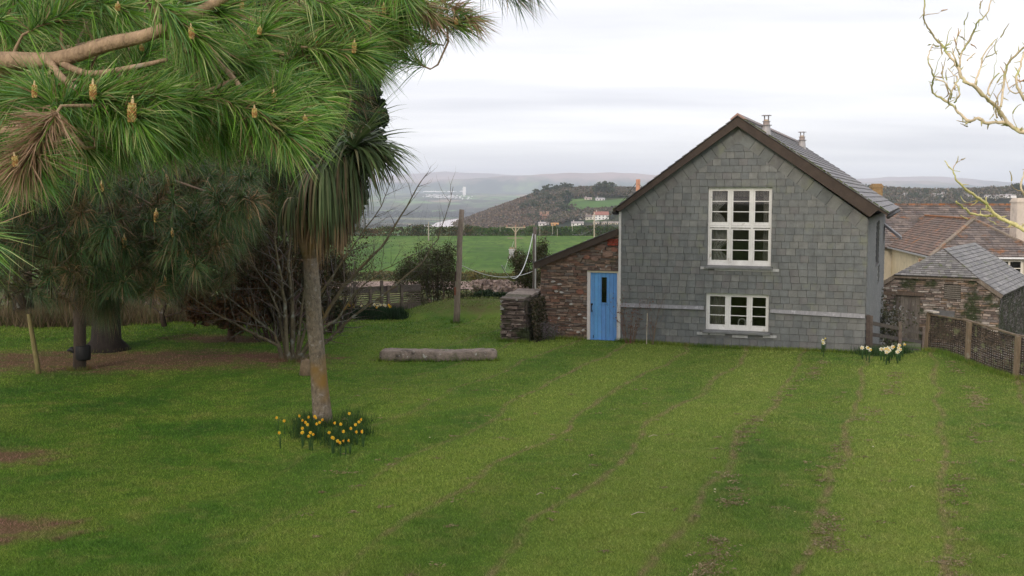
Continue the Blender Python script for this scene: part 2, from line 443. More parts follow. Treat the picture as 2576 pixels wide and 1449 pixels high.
# ------------------------------------------------------------------ masonry helpers
def clip_half(poly, a, b, c):
    out = []
    for i in range(len(poly)):
        p, q = poly[i], poly[(i + 1) % len(poly)]
        dp, dq = a * p[0] + b * p[1] - c, a * q[0] + b * q[1] - c
        if dp <= 0: out.append(p)
        if (dp < 0 < dq) or (dq < 0 < dp):
            s = dp / (dp - dq); out.append((p[0] + (q[0] - p[0]) * s, p[1] + (q[1] - p[1]) * s))
    return out
def area(poly): return abs(sum(poly[i][0] * poly[(i + 1) % len(poly)][1] - poly[(i + 1) % len(poly)][0] * poly[i][1] for i in range(len(poly)))) / 2
def clip_convex(poly, reg):
    for i in range(len(reg)):
        p, q = reg[i], reg[(i + 1) % len(reg)]
        a, b = (q[1] - p[1]), -(q[0] - p[0])
        poly = clip_half(poly, a, b, a * p[0] + b * p[1])
        if len(poly) < 3: return []
    return poly
def sub_rects(polys, rects):
    for (x0, x1, y0, y1) in rects:
        out = []
        for p in polys:
            xs = [q[0] for q in p]; ys = [q[1] for q in p]
            if max(xs) <= x0 or min(xs) >= x1 or max(ys) <= y0 or min(ys) >= y1: out.append(p); continue
            for piece in (clip_half(p, 1, 0, x0), clip_half(p, -1, 0, -x1)):
                if len(piece) > 2: out.append(piece)
            m = clip_half(clip_half(p, -1, 0, -x0), 1, 0, x1)
            if len(m) > 2:
                for piece in (clip_half(m, 0, 1, y0), clip_half(m, 0, -1, -y1)):
                    if len(piece) > 2: out.append(piece)
        polys = [p for p in out if area(p) > 2e-4]
    return polys
def pick(pal, j=.12):
    c = random.choice(pal); k = 1 + random.uniform(-j, j); return tuple(max(0, x * k) for x in c)
def courses(mb, reg, rects, rowh, wid, mapf, pal, thick=(.02, .008), gap=.004, jit=0.0, stagger=False, depthj=0.0, cj=.12):
    ys = [p[1] for p in reg]; xs = [p[0] for p in reg]; y = min(ys); row = 0
    while y < max(ys):
        h = random.uniform(*rowh) if isinstance(rowh, tuple) else rowh
        x = min(xs) - (random.random() * (wid[1] if not stagger else 0)) - (wid[0] * .5 * (row % 2) if stagger else 0)
        while x < max(xs):
            w = random.uniform(*wid)
            j = lambda: random.uniform(-jit, jit)
            quad = [(x + gap / 2 + j(), y + gap / 2 + j()), (x + w - gap / 2 + j(), y + gap / 2 + j()), (x + w - gap / 2 + j(), y + h - gap / 2 + j()), (x + gap / 2 + j(), y + h - gap / 2 + j())]
            p = clip_convex(quad, reg)
            if len(p) > 2 and area(p) > 2e-4:
                c = pick(pal, cj); dj = random.uniform(0, depthj)
                for pc in sub_rects([p], rects):
                    n = len(pc); b = len(mb.v)
                    dd = [thick[0] + (thick[1] - thick[0]) * min(1, max(0, (q[1] - y) / h)) + dj for q in pc]
                    mb.v += [tuple(mapf(q[0], q[1], d)) for q, d in zip(pc, dd)] + [tuple(mapf(q[0], q[1], -.002)) for q in pc]
                    mb.f.append(tuple(range(b, b + n))); mb.c.append(c)
                    for i in range(n):
                        k = (i + 1) % n; mb.f.append((b + k, b + i, b + n + i, b + n + k)); mb.c.append(tuple(q * .8 for q in c))
            x += w
        y += h; row += 1
def panel(mb, reg, rects, mapf, d0, d1, c):
    for p in sub_rects([reg], rects): mb.extrude(p, mapf, d0, d1, c)

slate_m = amat('slate', .62, 6, .22, (1, 1, 1), .25, .006, [((.17, .18, .14), 2.2, .60, .75)], spec=.4, streak=.16)
roof_m = amat('roof_slate', .55, 5, .30, (1, 1, 1), .35, .008, [((.10, .12, .04), 3.0, .60, .72), ((.30, .29, .26), 7.0, .66, .74)], spec=.45)
farmroof_m = amat('lichened_slate', .8, 1.6, .35, (1, 1, 1), .4, .02, [((.30, .13, .05), 1.1, .58, .75), ((.10, .08, .065), 3.5, .58, .68)])
stone_m = amat('rubble_stone', .9, 9, .38, (1, 1, 2.5), .8, .02, [((.42, .41, .38), 4.5, .66, .72), ((.05, .06, .03), 1.3, .60, .78)])
oldstone_m = amat('mossy_stone', .92, 7, .45, (1, 1, 2), .9, .03, [((.045, .055, .025), 1.8, .48, .62), ((.40, .39, .36), 6.0, .67, .72)])
white_m = amat('white_paint', .45, 5, .10, (1, 1, 1), .15, .003, [((.45, .42, .36), 6.0, .64, .8)], spec=.4, streak=.10)
brown_m = amat('brown_timber', .7, 6, .25, (1, 1, 1), .3, .005)
wood_m = amat('weathered_wood', .85, 7, .38, (3, 3, .5), .7, .01, [((.30, .30, .24), 6.0, .62, .75)])
railwood_m = amat('rail_wood', .9, 5, .4, (1, 1, 1), .6, .01, [((.16, .17, .09), 5.0, .58, .7)])
blue_m = amat('blue_paint', .5, 4, .12, (1, 1, .6), .15, .003, [((.16, .30, .48), 5.0, .58, .8)], spec=.4, streak=.18)
lead_m = amat('lead', .5, 9, .25, (6, 1, .7), .3, .004, [((.38, .38, .40), 9.0, .55, .7)], spec=.5)
metal_m = amat('galvanised', .45, 6, .2, (1, 1, 1), .2, .003, spec=.5)
dark_m = amat('dark_iron', .6, 8, .2)
cream_m = amat('cream_render', .85, 1.5, .14, (1, 1, .5), .3, .01, [((.26, .22, .17), .9, .60, .85)])
cloth_m = amat('cloth', .9, 5, .2, (8, 8, .4), .4, .01)
room_m = amat('room_plaster', .9, 1.0, .2)
brick_m = amat('old_brick', .9, 8, .3, (1, 1, 1), .6, .01, [((.30, .15, .05), 5.0, .58, .70)])
gt = NT('window_glass')
gt.p.inputs['Base Color'].default_value = (.02, .02, .02, 1); gt.p.inputs['Roughness'].default_value = .03
lw = gt.n.new('ShaderNodeFresnel'); lw.inputs['IOR'].default_value = 1.5
trn = gt.n.new('ShaderNodeBsdfTransparent'); trn.inputs['Color'].default_value = (.82, .84, .84, 1)
gl = gt.n.new('ShaderNodeBsdfGlossy'); gl.inputs['Roughness'].default_value = .02
ms = gt.n.new('ShaderNodeMixShader'); gt.l.new(lw.outputs[0], ms.inputs[0]); gt.l.new(trn.outputs[0], ms.inputs[1]); gt.l.new(gl.outputs[0], ms.inputs[2])
gt.l.new(ms.outputs[0], gt.out.inputs['Surface'])
glass_m = gt.m

SLATE = [(.142, .152, .150), (.155, .162, .157), (.130, .140, .140), (.150, .155, .150), (.172, .176, .167), (.138, .147, .146), (.148, .147, .145)]
WHITE = (.74, .73, .71)
BROWN = (.060, .043, .034)

# ------------------------------------------------------------------ the slate-hung house
HO = (2.984, 29.5, 0.0)
house = thing('slate_house', 'grey slate-hung gabled house with white windows and two metal roof flues', 'house', HO, YAW)
W, HL, EL, ER, APX, APZ = 6.44, 13.9, 3.62, 3.46, 3.17, 5.86
front = lambda a, b, d: (a, -d, b)
gable = [(0.0, -.35), (W, -.35), (W, ER), (APX, APZ), (0, EL)]
UW = (2.39, 4.06, 2.17, 4.25); LW = (2.37, 4.03, .44, 1.44)
holes = [UW, LW]
mb = MB(); panel(mb, gable, holes, front, -.32, -.004, (.2, .2, .19))
side = lambda a, b, d: (W + d, a, b)
sw = [(5.4, 7.9, 1.85, 3.25), (7.2, 9.0, 1.20, 1.78)]
panel(mb, [(.32, -1.6), (HL, -2.2), (HL, ER), (.32, ER)], sw, side, -.32, -.004, (.2, .2, .19))
panel(mb, [(.32, -1.0), (HL, -1.0), (HL, EL), (.32, EL)], [], lambda a, b, d: (-d, a, b), -.32, -.004, (.2, .2, .19))
mb.extrude([(0, -1.5), (W, -1.5), (W, ER), (APX, APZ), (0, EL)], lambda a, b, d: (a, HL + d, b), -.3, 0, (.2, .2, .19))
mb.build('wall', room_m, house)
# the slate hanging: verge band of cut slates and level courses
mb = MB()
inset = .34
def rake_pts(p, q):
    dx, dy = q[0] - p[0], q[1] - p[1]; L_ = math.hypot(dx, dy); return (dx / L_, dy / L_)
lx, ly = rake_pts((0, EL), (APX, APZ)); rx, ry = rake_pts((APX, APZ), (W, ER))
nl = (ly, -lx); nr = (-ry * -1, rx * -1) if False else (ry, -rx)
nr = (ry, -rx)
# the inset lines, below each rake
li0 = (0 + nl[0] * inset, EL + nl[1] * inset); ri0 = (W + nr[0] * inset, ER + nr[1] * inset)
kl = ly / lx; kr = ry / rx
yl = lambda x: li0[1] + (x - li0[0]) * kl
yr = lambda x: ri0[1] + (x - ri0[0]) * kr
xa = (ri0[1] - li0[1] + li0[0] * kl - ri0[0] * kr) / (kl - kr); ya = yl(xa)
FL0, FL1 = .965, 1.085
lower = [(0.03, -.3), (W, -.3), (W, .95), (0.03, 1.0)]
courses(mb, lower, [LW, (LW[0] - .12, LW[1] + .1, LW[2] - .12, LW[2])], .180, (.205, .25), front, SLATE, (.030, .016), .007, .003, cj=.055)
upper = [(0.03, 1.09), (W, 1.04), (W, yr(W)), (xa, ya), (0.03, yl(0.03))]
courses(mb, upper, [UW, LW, (UW[0] - .06, UW[1] + .06, UW[2] - .09, UW[2])], .180, (.205, .25), front, SLATE, (.044, .031), .0065, .003, cj=.055)
for sgn, yf, nn in ((0, yl, nl), (1, yr, nr)):
    yy = 1.09; pts = []
    while yy < ya + .1:
        k, i0 = (kl, li0) if sgn == 0 else (kr, ri0)
        x = i0[0] + (yy - i0[1]) / k
        if -.3 < x < W + .3: pts.append((x, yy))
        yy += .180
    for p, q in zip(pts, pts[1:]):
        a = (p[0] - nn[0] * inset, p[1] - nn[1] * inset); b = (q[0] - nn[0] * inset, q[1] - nn[1] * inset)
        g = .010; d = (q[0] - p[0], q[1] - p[1]); dl = math.hypot(*d); g2 = g / dl
        P = [(p[0] + d[0] * g2, p[1] + d[1] * g2), q, b, (a[0] + d[0] * g2, a[1] + d[1] * g2)]
        if sgn == 0: P = P[::-1]
        if area(P) and sum(P[i][0] * P[(i + 1) % 4][1] - P[(i + 1) % 4][0] * P[i][1] for i in range(4)) < 0: P = P[::-1]
        P = clip_convex(P, [(0.03, 0), (W, 0), (W, 9), (0.03, 9)])
        if len(P) > 2: mb.extrude(P, front, 0, .034 + .004 * random.random(), pick(SLATE, .1))
mb.extrude([(xa - .3, ya - .2), (xa + .3, ya - .2), (APX, APZ - .05)], front, 0, .027, (.15, .155, .15))
sidereg = [(.0, -1.5), (HL, -2.1), (HL, ER), (0, ER)]
courses(mb, sidereg, sw, .180, (.205, .25), side, SLATE, (.026, .010), .010, .002, cj=.10)
mb.build('slate_cladding', slate_m, house)
# lead flashing strips
for a0, a1, z0, z1 in ((.02, 2.33, 1.005, 1.015), (4.08, W, 1.0, .945)):
    mb = MB(); n = int((a1 - a0) / .6) + 1
    for i in range(n):
        u0 = a0 + (a1 - a0) * i / n; u1 = a0 + (a1 - a0) * (i + 1) / n - .006 * (i < n - 1)
        za = z0 + (z1 - z0) * i / n; zb = z0 + (z1 - z0) * (i + 1) / n
        o = .002 * (i % 2)
        b = len(mb.v)
        mb.v += [(u0, -.075 - o, za - .03), (u1, -.075 - o, zb - .03), (u1, -.034, zb + .085), (u0, -.034, za + .085), (u0, -.016, za - .03), (u1, -.016, zb - .03)]
        for f in ((0, 1, 2, 3), (1, 0, 4, 5)): mb.f.append(tuple(b + k for k in f)); mb.c.append((.21, .21, .22))
    mb.build('lead_flashing', lead_m, house)
for a0, a1, z in ((2.22, 2.42, 2.07), (2.6, 4.0, 2.045), (3.98, 4.28, 2.05), (2.15, 2.45, .305), (2.5, 2.9, .31), (3.1, 3.5, .27), (3.9, 4.25, .30)):
    mb = MB(); mb.box(a0, a1, -.052, -.03, z, z + .07, (.40, .40, .40)); mb.build('lead_apron', lead_m, house)
# corner boards
mb = MB(); mb.box(-.035, .028, -.07, -.0, -.1, EL - .03, (.66, .64, .62)); mb.build('corner_board', white_m, house)
# bargeboards
VF = -.24
def roofz(u): return 6.09 - (APX - u) * .735 if u < APX else 6.09 - (u - APX) * .665
LT, RT = (-.16, roofz(-.16)), (6.93, roofz(6.93))
mb = MB()
fr = lambda a, b, d: (a, VF - d, b)
mb.extrude([(-.10, roofz(-.10) - .03), (.02, 3.60), (APX, 5.83), (APX, 6.06)][::1], fr, -.045, 0, BROWN)
mb.extrude([(APX, 5.83), (6.50, 3.50), (6.72, roofz(6.72) - .03), (APX, 6.06)], fr, -.045, 0, BROWN)
mb.build('bargeboard', brown_m, house)
mb = MB()
mb.extrude([(-.08, roofz(-.08) - .06), (.0, 3.62), (APX, 5.88), (APX, 6.0)], lambda a, b, d: (a, -.03 - d, b), 0, .165, (.07, .052, .04))
mb.extrude([(APX, 5.88), (6.46, 3.50), (6.62, roofz(6.62) - .06), (APX, 6.0)], lambda a, b, d: (a, -.03 - d, b), 0, .165, (.07, .052, .04))
mb.build('soffit', brown_m, house)
# roof: deck + slates + ridge tiles
deck = MB()
for (a, b) in (((APX, 6.07), LT), ((APX, 6.07), RT)):
    sgn = -1 if b[0] < a[0] else 1
    P = [(a[0], a[1]), (b[0], b[1] - .012), (b[0] - sgn * .03, b[1] - .06), (a[0], a[1] - .06)]
    deck.extrude(P, lambda u, z, d: (u, d, z), VF + .01, HL + .15, (.06, .045, .035))
roof = deck.build('roof', brown_m, house)
RS_PAL = [(.135, .13, .14), (.165, .155, .165), (.115, .115, .12), (.19, .175, .18), (.15, .145, .13)]
def slope_map(e, sgn, V0):
    L_ = math.hypot(APX - e[0], 6.09 - e[1]); su, sz = (APX - e[0]) / L_, (6.09 - e[1]) / L_
    nu, nz_ = (sz, -su) if sgn > 0 else (-sz, su)
    if nz_ < 0: nu, nz_ = -nu, -nz_
    return (lambda a, b, d: (e[0] + su * b + nu * d, V0 + a, e[1] + sz * b + nz_ * d)), L_
mb = MB()
for e, sgn in ((LT, -1), (RT, 1)):
    mf, L_ = slope_map(e, sgn, VF - .03)
    courses(mb, [(0, 0), (HL + .2, 0), (HL + .2, L_), (0, L_)], [], .235, (.33, .42), mf, RS_PAL, (.030, .012), .010, .003, stagger=False, cj=.16)
mb.build('roof_slates', roof_m, roof)
mb = MB(); v = VF - .05
while v < HL:
    o = .003 * random.random()
    P = [(APX - .17, 5.985 + o), (APX, 6.105 + o), (APX + .17, 5.995 + o), (APX + .19, 6.02 + o), (APX, 6.165 + o), (APX - .19, 6.01 + o)]
    mb.extrude(P, lambda u, z, d: (u, d, z), v, v + .44, pick([(.12, .105, .105), (.15, .12, .11), (.20, .13, .11)] if v > 0 else [(.34, .2, .16)])); v += .45
mb.build('ridge_tiles', roof_m, roof)
# moss line on the right verge
mb = MB()
mf, L_ = slope_map(RT, 1, VF - .03)
b = 0.0
while b < L_:
    if random.random() < .8:
        p = Vector(mf(random.uniform(0, .05), b, .03)); r = random.uniform(.012, .03)
        mb.bar(p, p + Vector((-.05, 0, .035)), r * 2, r, pick([(.07, .10, .02), (.10, .11, .04)]))
    b += .05
mb.build('moss', leafmat('moss', .1, .9), roof)
# gutters
mb = MB()
mb.tube([(6.93, VF + .06, RT[1] - .09), (6.93, HL, RT[1] - .09)], .05, 8, (.03, .03, .03))
mb.tube([(-.15, VF + .06, LT[1] - .08), (-.15, HL, LT[1] - .08)], .05, 8, (.03, .03, .03))
mb.build('gutter', dark_m, house, smooth=True)
# flues
def flue(u, v, s=1.0):
    zr = roofz(u) - .12; mb = MB(); z0 = 0.0; g = (.40, .38, .38)
    n = 14
    mb.tube([(u, v, z0), (u, v, z0 + .50 * s)], [.150 * s, .118 * s], n, g)
    mb.tube([(u, v, z0 + .50 * s), (u, v, z0 + .525 * s)], .165 * s, n, (.30, .28, .28))
    mb.tube([(u, v, z0 + .525 * s), (u, v, z0 + .66 * s)], .10 * s, n, (.33, .27, .25))
    mb.tube([(u, v, z0 + .66 * s), (u, v, z0 + .675 * s)], .125 * s, n, (.36, .34, .34))
    mb.tube([(u, v, z0 + .675 * s), (u, v, z0 + .74 * s)], [.095 * s, .07 * s], n, (.45, .34, .24))
    mb.v = [(p[0], p[1], zr + p[2] * .76) for p in mb.v]; o = mb.build('flue', metal_m, house, smooth=False)
    mc = MB()
    for k in range(4):
        a = pi / 4 + k * pi / 2; x, y = u + .085 * s * cos(a), v + .085 * s * sin(a)
        mc.tube([(x, y, z0 + .68 * s), (x, y, z0 + .90 * s)], .011 * s, 5, (.25, .22, .22))
    mc.tube([(u, v, z0 + .89 * s), (u, v, z0 + .915 * s), (u, v, z0 + .935 * s)], [.155 * s, .15 * s, .02], n, (.33, .31, .32))
    mc.v = [(p[0], p[1], zr + p[2] * .76) for p in mc.v]; mc.build('flue_cowl', metal_m, o)
flue(3.80, .55, .86); flue(3.72, 10.4, .95)
# windows
def window(hole, tiers, label):
    u0, u1, w0, w1 = hole; R = .06   # setback of the frame face behind the slates
    y0, y1 = R, R + .09
    mb = MB(); gu = (.085, u1 - u0)
    mb.box(u0, u0 + .05, y0, y1, w0, w1, WHITE); mb.box(u1 - .04, u1, y0, y1, w0, w1, WHITE)
    mb.box(u0 + .05, u1 - .04, y0, y1, w1 - .055, w1, WHITE); mb.box(u0 + .05, u1 - .04, y0, y1, w0, w0 + .065, WHITE)
    mull = [u0 + .58, u0 + 1.15]
    for m in mull: mb.box(m - .028, m + .028, y0 - .004, y1, w0 + .065, w1 - .055, WHITE)
    if len(tiers) > 1: mb.box(u0 + .05, u1 - .04, y0 - .007, y1, tiers[1][0] - .10, tiers[1][0] - .045, WHITE)
    win = mb.build('window', white_m, house); win['label'] = label
    cols = [(u0 + .05, mull[0] - .028), (mull[0] + .028, mull[1] - .028), (mull[1] + .028, u1 - .04)]
    for (z0, z1) in tiers:
        for (a, b) in cols:
            s = MB(); yy0, yy1 = y0 + .012, y0 + .055
            a2, b2 = a + .002, b - .002
            s.box(a2, a2 + .045, yy0, yy1, z0 - .04, z1, WHITE); s.box(b2 - .045, b2, yy0, yy1, z0 - .04, z1, WHITE)
            s.box(a2 + .045, b2 - .045, yy0, yy1, z1 - .04, z1, WHITE); s.box(a2 + .045, b2 - .045, yy0, yy1, z0 - .04, z0 + .045, WHITE)
            hh = (z1 - .04 - z0 - .045) / 3
            for k in (1, 2): s.box(a2 + .045, b2 - .045, yy0 + .006, yy1 - .006, z0 + .045 + hh * k - .011, z0 + .045 + hh * k + .011, WHITE)
            s.build('sash', white_m, win)
            g = MB(); g.box(a2 + .04, b2 - .04, y0 + .034, y0 + .039, z0 + .04, z1 - .035, (1, 1, 1)); g.build('pane', glass_m, win)
    s = MB(); b = len(s.v)
    s.v += [(u0 - .06, -.115, w0 - .075), (u1 + .06, -.115, w0 - .075), (u1 + .06, -.115, w0 - .035), (u0 - .06, -.115, w0 - .035), (u0 - .06, .06, w0 + .012), (u1 + .06, .06, w0 + .012), (u0 - .06, -.01, w0 - .075), (u1 + .06, -.01, w0 - .075)]
    for f in ((0, 1, 2, 3), (3, 2, 5, 4), (1, 0, 6, 7)): s.f.append(tuple(b + k for k in f)); s.c.append((.16, .165, .165))
    s.build('sill', slate_m, win)
window(UW, [(UW[2] + .105, 3.165), (3.285, UW[3] - .055)], 'tall two-tier white casement window of six lights')
window(LW, [(LW[2] + .105, LW[3] - .055)], 'lower three-light white casement window near the grass')
def small_window(v0, v1, w0, w1, c):
    mb = MB()
    mb.box(W - .10, W - .04, v0, v0 + .06, w0, w1, c); mb.box(W - .10, W - .04, v1 - .06, v1, w0, w1, c)
    mb.box(W - .10, W - .04, v0 + .06, v1 - .06, w1 - .06, w1, c); mb.box(W - .10, W - .04, v0 + .06, v1 - .06, w0, w0 + .06, c)
    w = mb.build('window', white_m, house); g = MB(); g.box(W - .075, W - .07, v0 + .05, v1 - .05, w0 + .05, w1 - .05, (1, 1, 1)); g.build('pane', glass_m, w)
small_window(*sw[0], (.10, .10, .11)); small_window(*sw[1], WHITE)
# inside: floors and partition so that the rooms are dark and deep
mb = MB()
mb.box(.35, W - .35, .33, HL - .35, 1.62, 1.78, (.12, .10, .08)); mb.box(.35, W - .35, .33, HL - .35, -.5, -.4, (.12, .10, .08))
mb.box(.35, W - .35, 4.6, 4.7, -.4, 1.62, (.20, .16, .12)); mb.box(.35, W - .75, 4.6, 4.7, 1.78, 3.6, (.22, .17, .12)); mb.box(1.2, 5.3, .33, 4.6, 4.38, 4.46, (.3, .28, .25))
mb.build('room_lining', room_m, house)
# porch roof far along the right side
mb = MB(); mb.extrude([(W, 3.05), (W, 2.95), (W + .62, 2.45), (W + .62, 2.55)], lambda a, b, d: (a, d, b), 12.3, 13.6, (.17, .16, .17)); mb.build('side_porch', roof_m, house)

# curtains, valance and ornament in the windows (things of their own)
def hl(u, v, w): return (HO[0] + u * cos(YAW) - v * sin(YAW), HO[1] + u * sin(YAW) + v * cos(YAW), w)
def curtain(u0, u1, w0, w1, tie, label, c=(.46, .44, .42)):
    V = []; nu, nw = 26, 24
    for j in range(nw + 1):
        t_ = j / nw; w = w0 + (w1 - w0) * t_
        pinch = 1 - .45 * math.exp(-((t_ - .38) / .16) ** 2) if tie else 1
        for i in range(nu + 1):
            s_ = i / nu; u = u0 + (u1 - u0) * s_ * pinch if tie != -1 else u1 - (u1 - u0) * (1 - s_) * pinch
            V.append(hl(u, .34 + .035 * sin(s_ * 34 + .4 * sin(t_ * 5)), w))
    F = [(j * (nu + 1) + i, j * (nu + 1) + i + 1, (j + 1) * (nu + 1) + i + 1, (j + 1) * (nu + 1) + i) for j in range(nw) for i in range(nu)]
    o = mesh_np('curtain', V, F, c, cloth_m, None, True, True); props(o, label, 'curtain', 'pale curtains inside the house windows')
curtain(2.40, 2.92, 2.20, 3.25, 1, 'pale curtain gathered at lower left of the tall window')
curtain(2.40, 2.80, 3.27, 4.2, 1, 'pale curtain at upper left of the tall window')
curtain(3.80, 4.10, 2.20, 4.2, 0, 'pale curtain hanging at right edge of the tall window', (.30, .28, .26))
curtain(2.38, 2.86, .46, 1.42, 0, 'beige curtain at left of the lower three-light window', (.40, .37, .32))
curtain(3.90, 4.04, .46, 1.42, 0, 'thin beige curtain at right of the lower three-light window', (.28, .22, .17))
mb = MB()
for i in range(34): u = 2.95 + i * .033; mb.box(u, u + .027, .37, .378 + .006 * (i % 2), 4.0, 4.21, pick([(.22, .20, .17), (.30, .27, .23)]))
mb.box(2.9, 4.1, .385, .40, 3.98, 4.22, (.06, .05, .05))
o = mb.build('window_valance', cloth_m); o.location = (0, 0, 0)
o.parent = None
o.rotation_euler = (0, 0, YAW)
cz = [v.co for v in o.data.vertices]; mnx = (2.9 + 4.1) / 2
o.location = hl(3.5 + 0, .385, 3.98)
props(o, 'fringed fabric valance across the top of the tall window', 'valance')
orn = thing('ornament', 'small white arched ornament standing on the lower window sill', 'ornament', hl(3.30, .26, .505), YAW)
mb = MB(); mb.box(-.11, .11, -.02, .02, 0, .05, (.7, .68, .62))
for a in range(11):
    t0, t1 = pi * a / 11, pi * (a + 1) / 11
    mb.extrude([(.075 * cos(t0), .15 + .075 * sin(t0)), (.11 * cos(t0), .15 + .11 * sin(t0)), (.11 * cos(t1), .15 + .11 * sin(t1)), (.075 * cos(t1), .15 + .075 * sin(t1))], front, -.02, .02, (.7, .68, .62))
mb.box(-.11, -.075, -.02, .02, .05, .15, (.7, .68, .62)); mb.box(.075, .11, -.02, .02, .05, .15, (.7, .68, .62)); mb.build('frame', white_m, orn)
mb = MB(); mb.tube([(0, 0, .01), (0, 0, .07), (0, 0, .12), (0, 0, .15)], [.055, .065, .045, .02], 10, (.04, .035, .03)); mb.build('pot', dark_m, orn, smooth=True)

# ------------------------------------------------------------------ the stone lean-to with the blue door
lean = thing('stone_lean_to', 'low reddish rubble-stone lean-to with sloping roof and bright blue plank door', 'outbuilding', HO, YAW)
STONE = [(.20, .125, .095), (.165, .11, .085), (.25, .165, .12), (.12, .085, .07), (.29, .21, .16), (.19, .15, .125), (.21, .12, .085), (.15, .125, .11), (.17, .13, .10)]
LL = -2.31
DR = (-.94, -.035, -.2, 1.965)
lz = lambda u: 2.05 + (u - LL) * .405
reg = [(LL, -.35), (-.04, -.35), (-.04, lz(-.04)), (LL, lz(LL))]
mb = MB()
panel(mb, reg, [DR], front, -.35, -.012, (.12, .095, .075))
courses(mb, reg, [DR], (.028, .085), (.08, .36), front, STONE, (.006, .006), .012, .011, depthj=.028, cj=.2)
for (u, w, r) in ((-.35, 2.42, .13), (-.55, 2.62, .11), (-.95, 2.33, .09), (-.72, 2.28, .09), (-1.45, 2.28, .08), (-.16, 2.55, .09), (-1.9, 1.45, .08), (-1.15, 1.35, .10)):
    mb.extrude([(u + r * 1.2 * cos(k * pi / 4 + .3) * random.uniform(.8, 1.1), w + r * .72 * sin(k * pi / 4 + .3) * random.uniform(.8, 1.1)) for k in range(8)], front, 0, .044, pick([(.25, .12, .085), (.22, .14, .11), (.28, .18, .14)]))
courses(mb, [(-.36, 2.66), (-.06, 2.66), (-.06, 2.84), (-.36, 2.84)], [], .065, (.14, .15), front, [(.27, .055, .035)], (.048, .048), .012)
for (u, w) in ((-1.85, 1.35), (-1.7, 1.32), (-1.75, 1.55), (-1.95, 1.62), (-1.05, .28), (-1.15, .72), (-1.2, .22), (-1.0, .62), (-1.4, 1.0)):
    mb.extrude([(u + .07 * cos(k) * random.uniform(.5, 1.2), w + .035 * sin(k) * random.uniform(.6, 1.2)) for k in (0, 1, 2, 3, 4, 5)], front, 0, .046, (.42, .40, .37))
sd_ = lambda a, b, d: (LL - d, a, b)
panel(mb, [(.35, -.6), (5.6, -.8), (5.6, lz(LL)), (.35, lz(LL))], [], sd_, -.35, -.012, (.12, .095, .075))
courses(mb, [(0, -.6), (5.6, -.6), (5.6, lz(LL)), (0, lz(LL))], [], (.05, .1), (.12, .36), sd_, STONE, (.006, .006), .012, .008, depthj=.02, cj=.2)
mb.build('wall', stone_m, lean)
mb = MB()
lr0, lr1 = (LL - .17, lz(LL - .17) + .16), (-.045, lz(-.045) + .16)
mb.extrude([(lr0[0], lr0[1]), (lr0[0] + .03, lr0[1] - .17), (lr1[0], lr1[1] - .18), (lr1[0], lr1[1])], lambda a, b, d: (a, -.16 - d, b), -.04, 0, BROWN)
mb.build('bargeboard', brown_m, lean)
mb = MB(); mb.extrude([lr0, (lr0[0], lr0[1] - .05), (lr1[0], lr1[1] - .05), lr1], lambda a, b, d: (a, d, b), -.15, 5.7, (.05, .04, .03))
lroof = mb.build('roof', brown_m, lean)
mb = MB(); L_ = math.hypot(lr1[0] - lr0[0] + .04, lr1[1] - lr0[1]); su, sz = (lr1[0] - lr0[0]) / L_, (lr1[1] - lr0[1]) / L_
courses(mb, [(0, 0), (5.9, 0), (5.9, L_ - .05), (0, L_ - .05)], [], .22, (.28, .34), lambda a, b, d: (lr0[0] - .04 + su * b - sz * d, -.19 + a, lr0[1] - .012 + sz * b + su * d), RS_PAL, (.026, .012), .01, .003)
mb.build('roof_slates', roof_m, lroof)
mb = MB()
mb.box(-.945, -.855, -.02, .08, -.12, 1.905, (.62, .57, .55)); mb.box(-.085, -.04, -.02, .08, -.12, 1.905, (.66, .60, .58)); mb.box(-.945, -.04, -.022, .08, 1.906, 1.955, (.62, .56, .42))
mb.box(-1.15, -.04, -.05, .01, 1.957, 1.975, (.10, .07, .06)); mb.build('door_frame', white_m, lean)
mb = MB(); x = -.855; BL = (.12, .30, .62)
SL = (-.545, -.375, 1.07, 1.775)
for i in range(7):
    x1 = -.855 + .77 * (i + 1) / 7; poly = [(x + .0025, .02), (x1 - .0025, .02), (x1 - .0025, 1.90), (x + .0025, 1.90)]
    for pc in sub_rects([poly], [SL]): mb.extrude(pc, front, -.05, -.012 + .001 * (i % 2), tuple(q * random.uniform(.94, 1.06) for q in BL))
    x = x1
mb.box(-.855, -.085, .021, .06, .02, 1.90, tuple(q * .5 for q in BL)) if False else None
mb.box(-.855, -.085, -.03, .045, -.035, .035, (.075, .20, .46)); mb.box(-.57, -.35, -.02, .02, 1.045, 1.068, BL)
mb.box(-.55, -.538, -.004, .05, 1.07, 1.78, BL); mb.box(-.382, -.37, -.004, .05, 1.07, 1.78, BL)
door = mb.build('door', blue_m, lean)
mb = MB(); mb.box(-.54, -.38, .03, .036, 1.07, 1.78, (1, 1, 1)); mb.build('pane', glass_m, door)
mb = MB(); mb.tube([(-.81, -.0, 1.0), (-.81, -.045, .98), (-.81, -.05, .92), (-.81, -.045, .86), (-.81, -.0, .84)], .012, 6, (.015, .015, .015)); mb.box(-.835, -.785, -.006, .01, .99, 1.04, (.015, .015, .015)); mb.box(-.825, -.795, -.006, .01, .80, .85, (.015, .015, .015))
mb.build('handle', dark_m, door)
mb = MB(); mb.tube([(-.76, -.006, .07), (-.755, -.012, .15)], .009, 5, (.02, .02, .02)); mb.build('bolt', dark_m, door)
mb = MB(); mb.box(-.75, -.2, .3, .32, .8, 1.95, (.055, .04, .02)); mb.build('inner_board', brown_m, lean)
mb = MB(); mb.box(-.95, -.03, -.12, .05, -.25, -.037, (.10, .085, .075)); mb.build('doorstep', stone_m, lean)

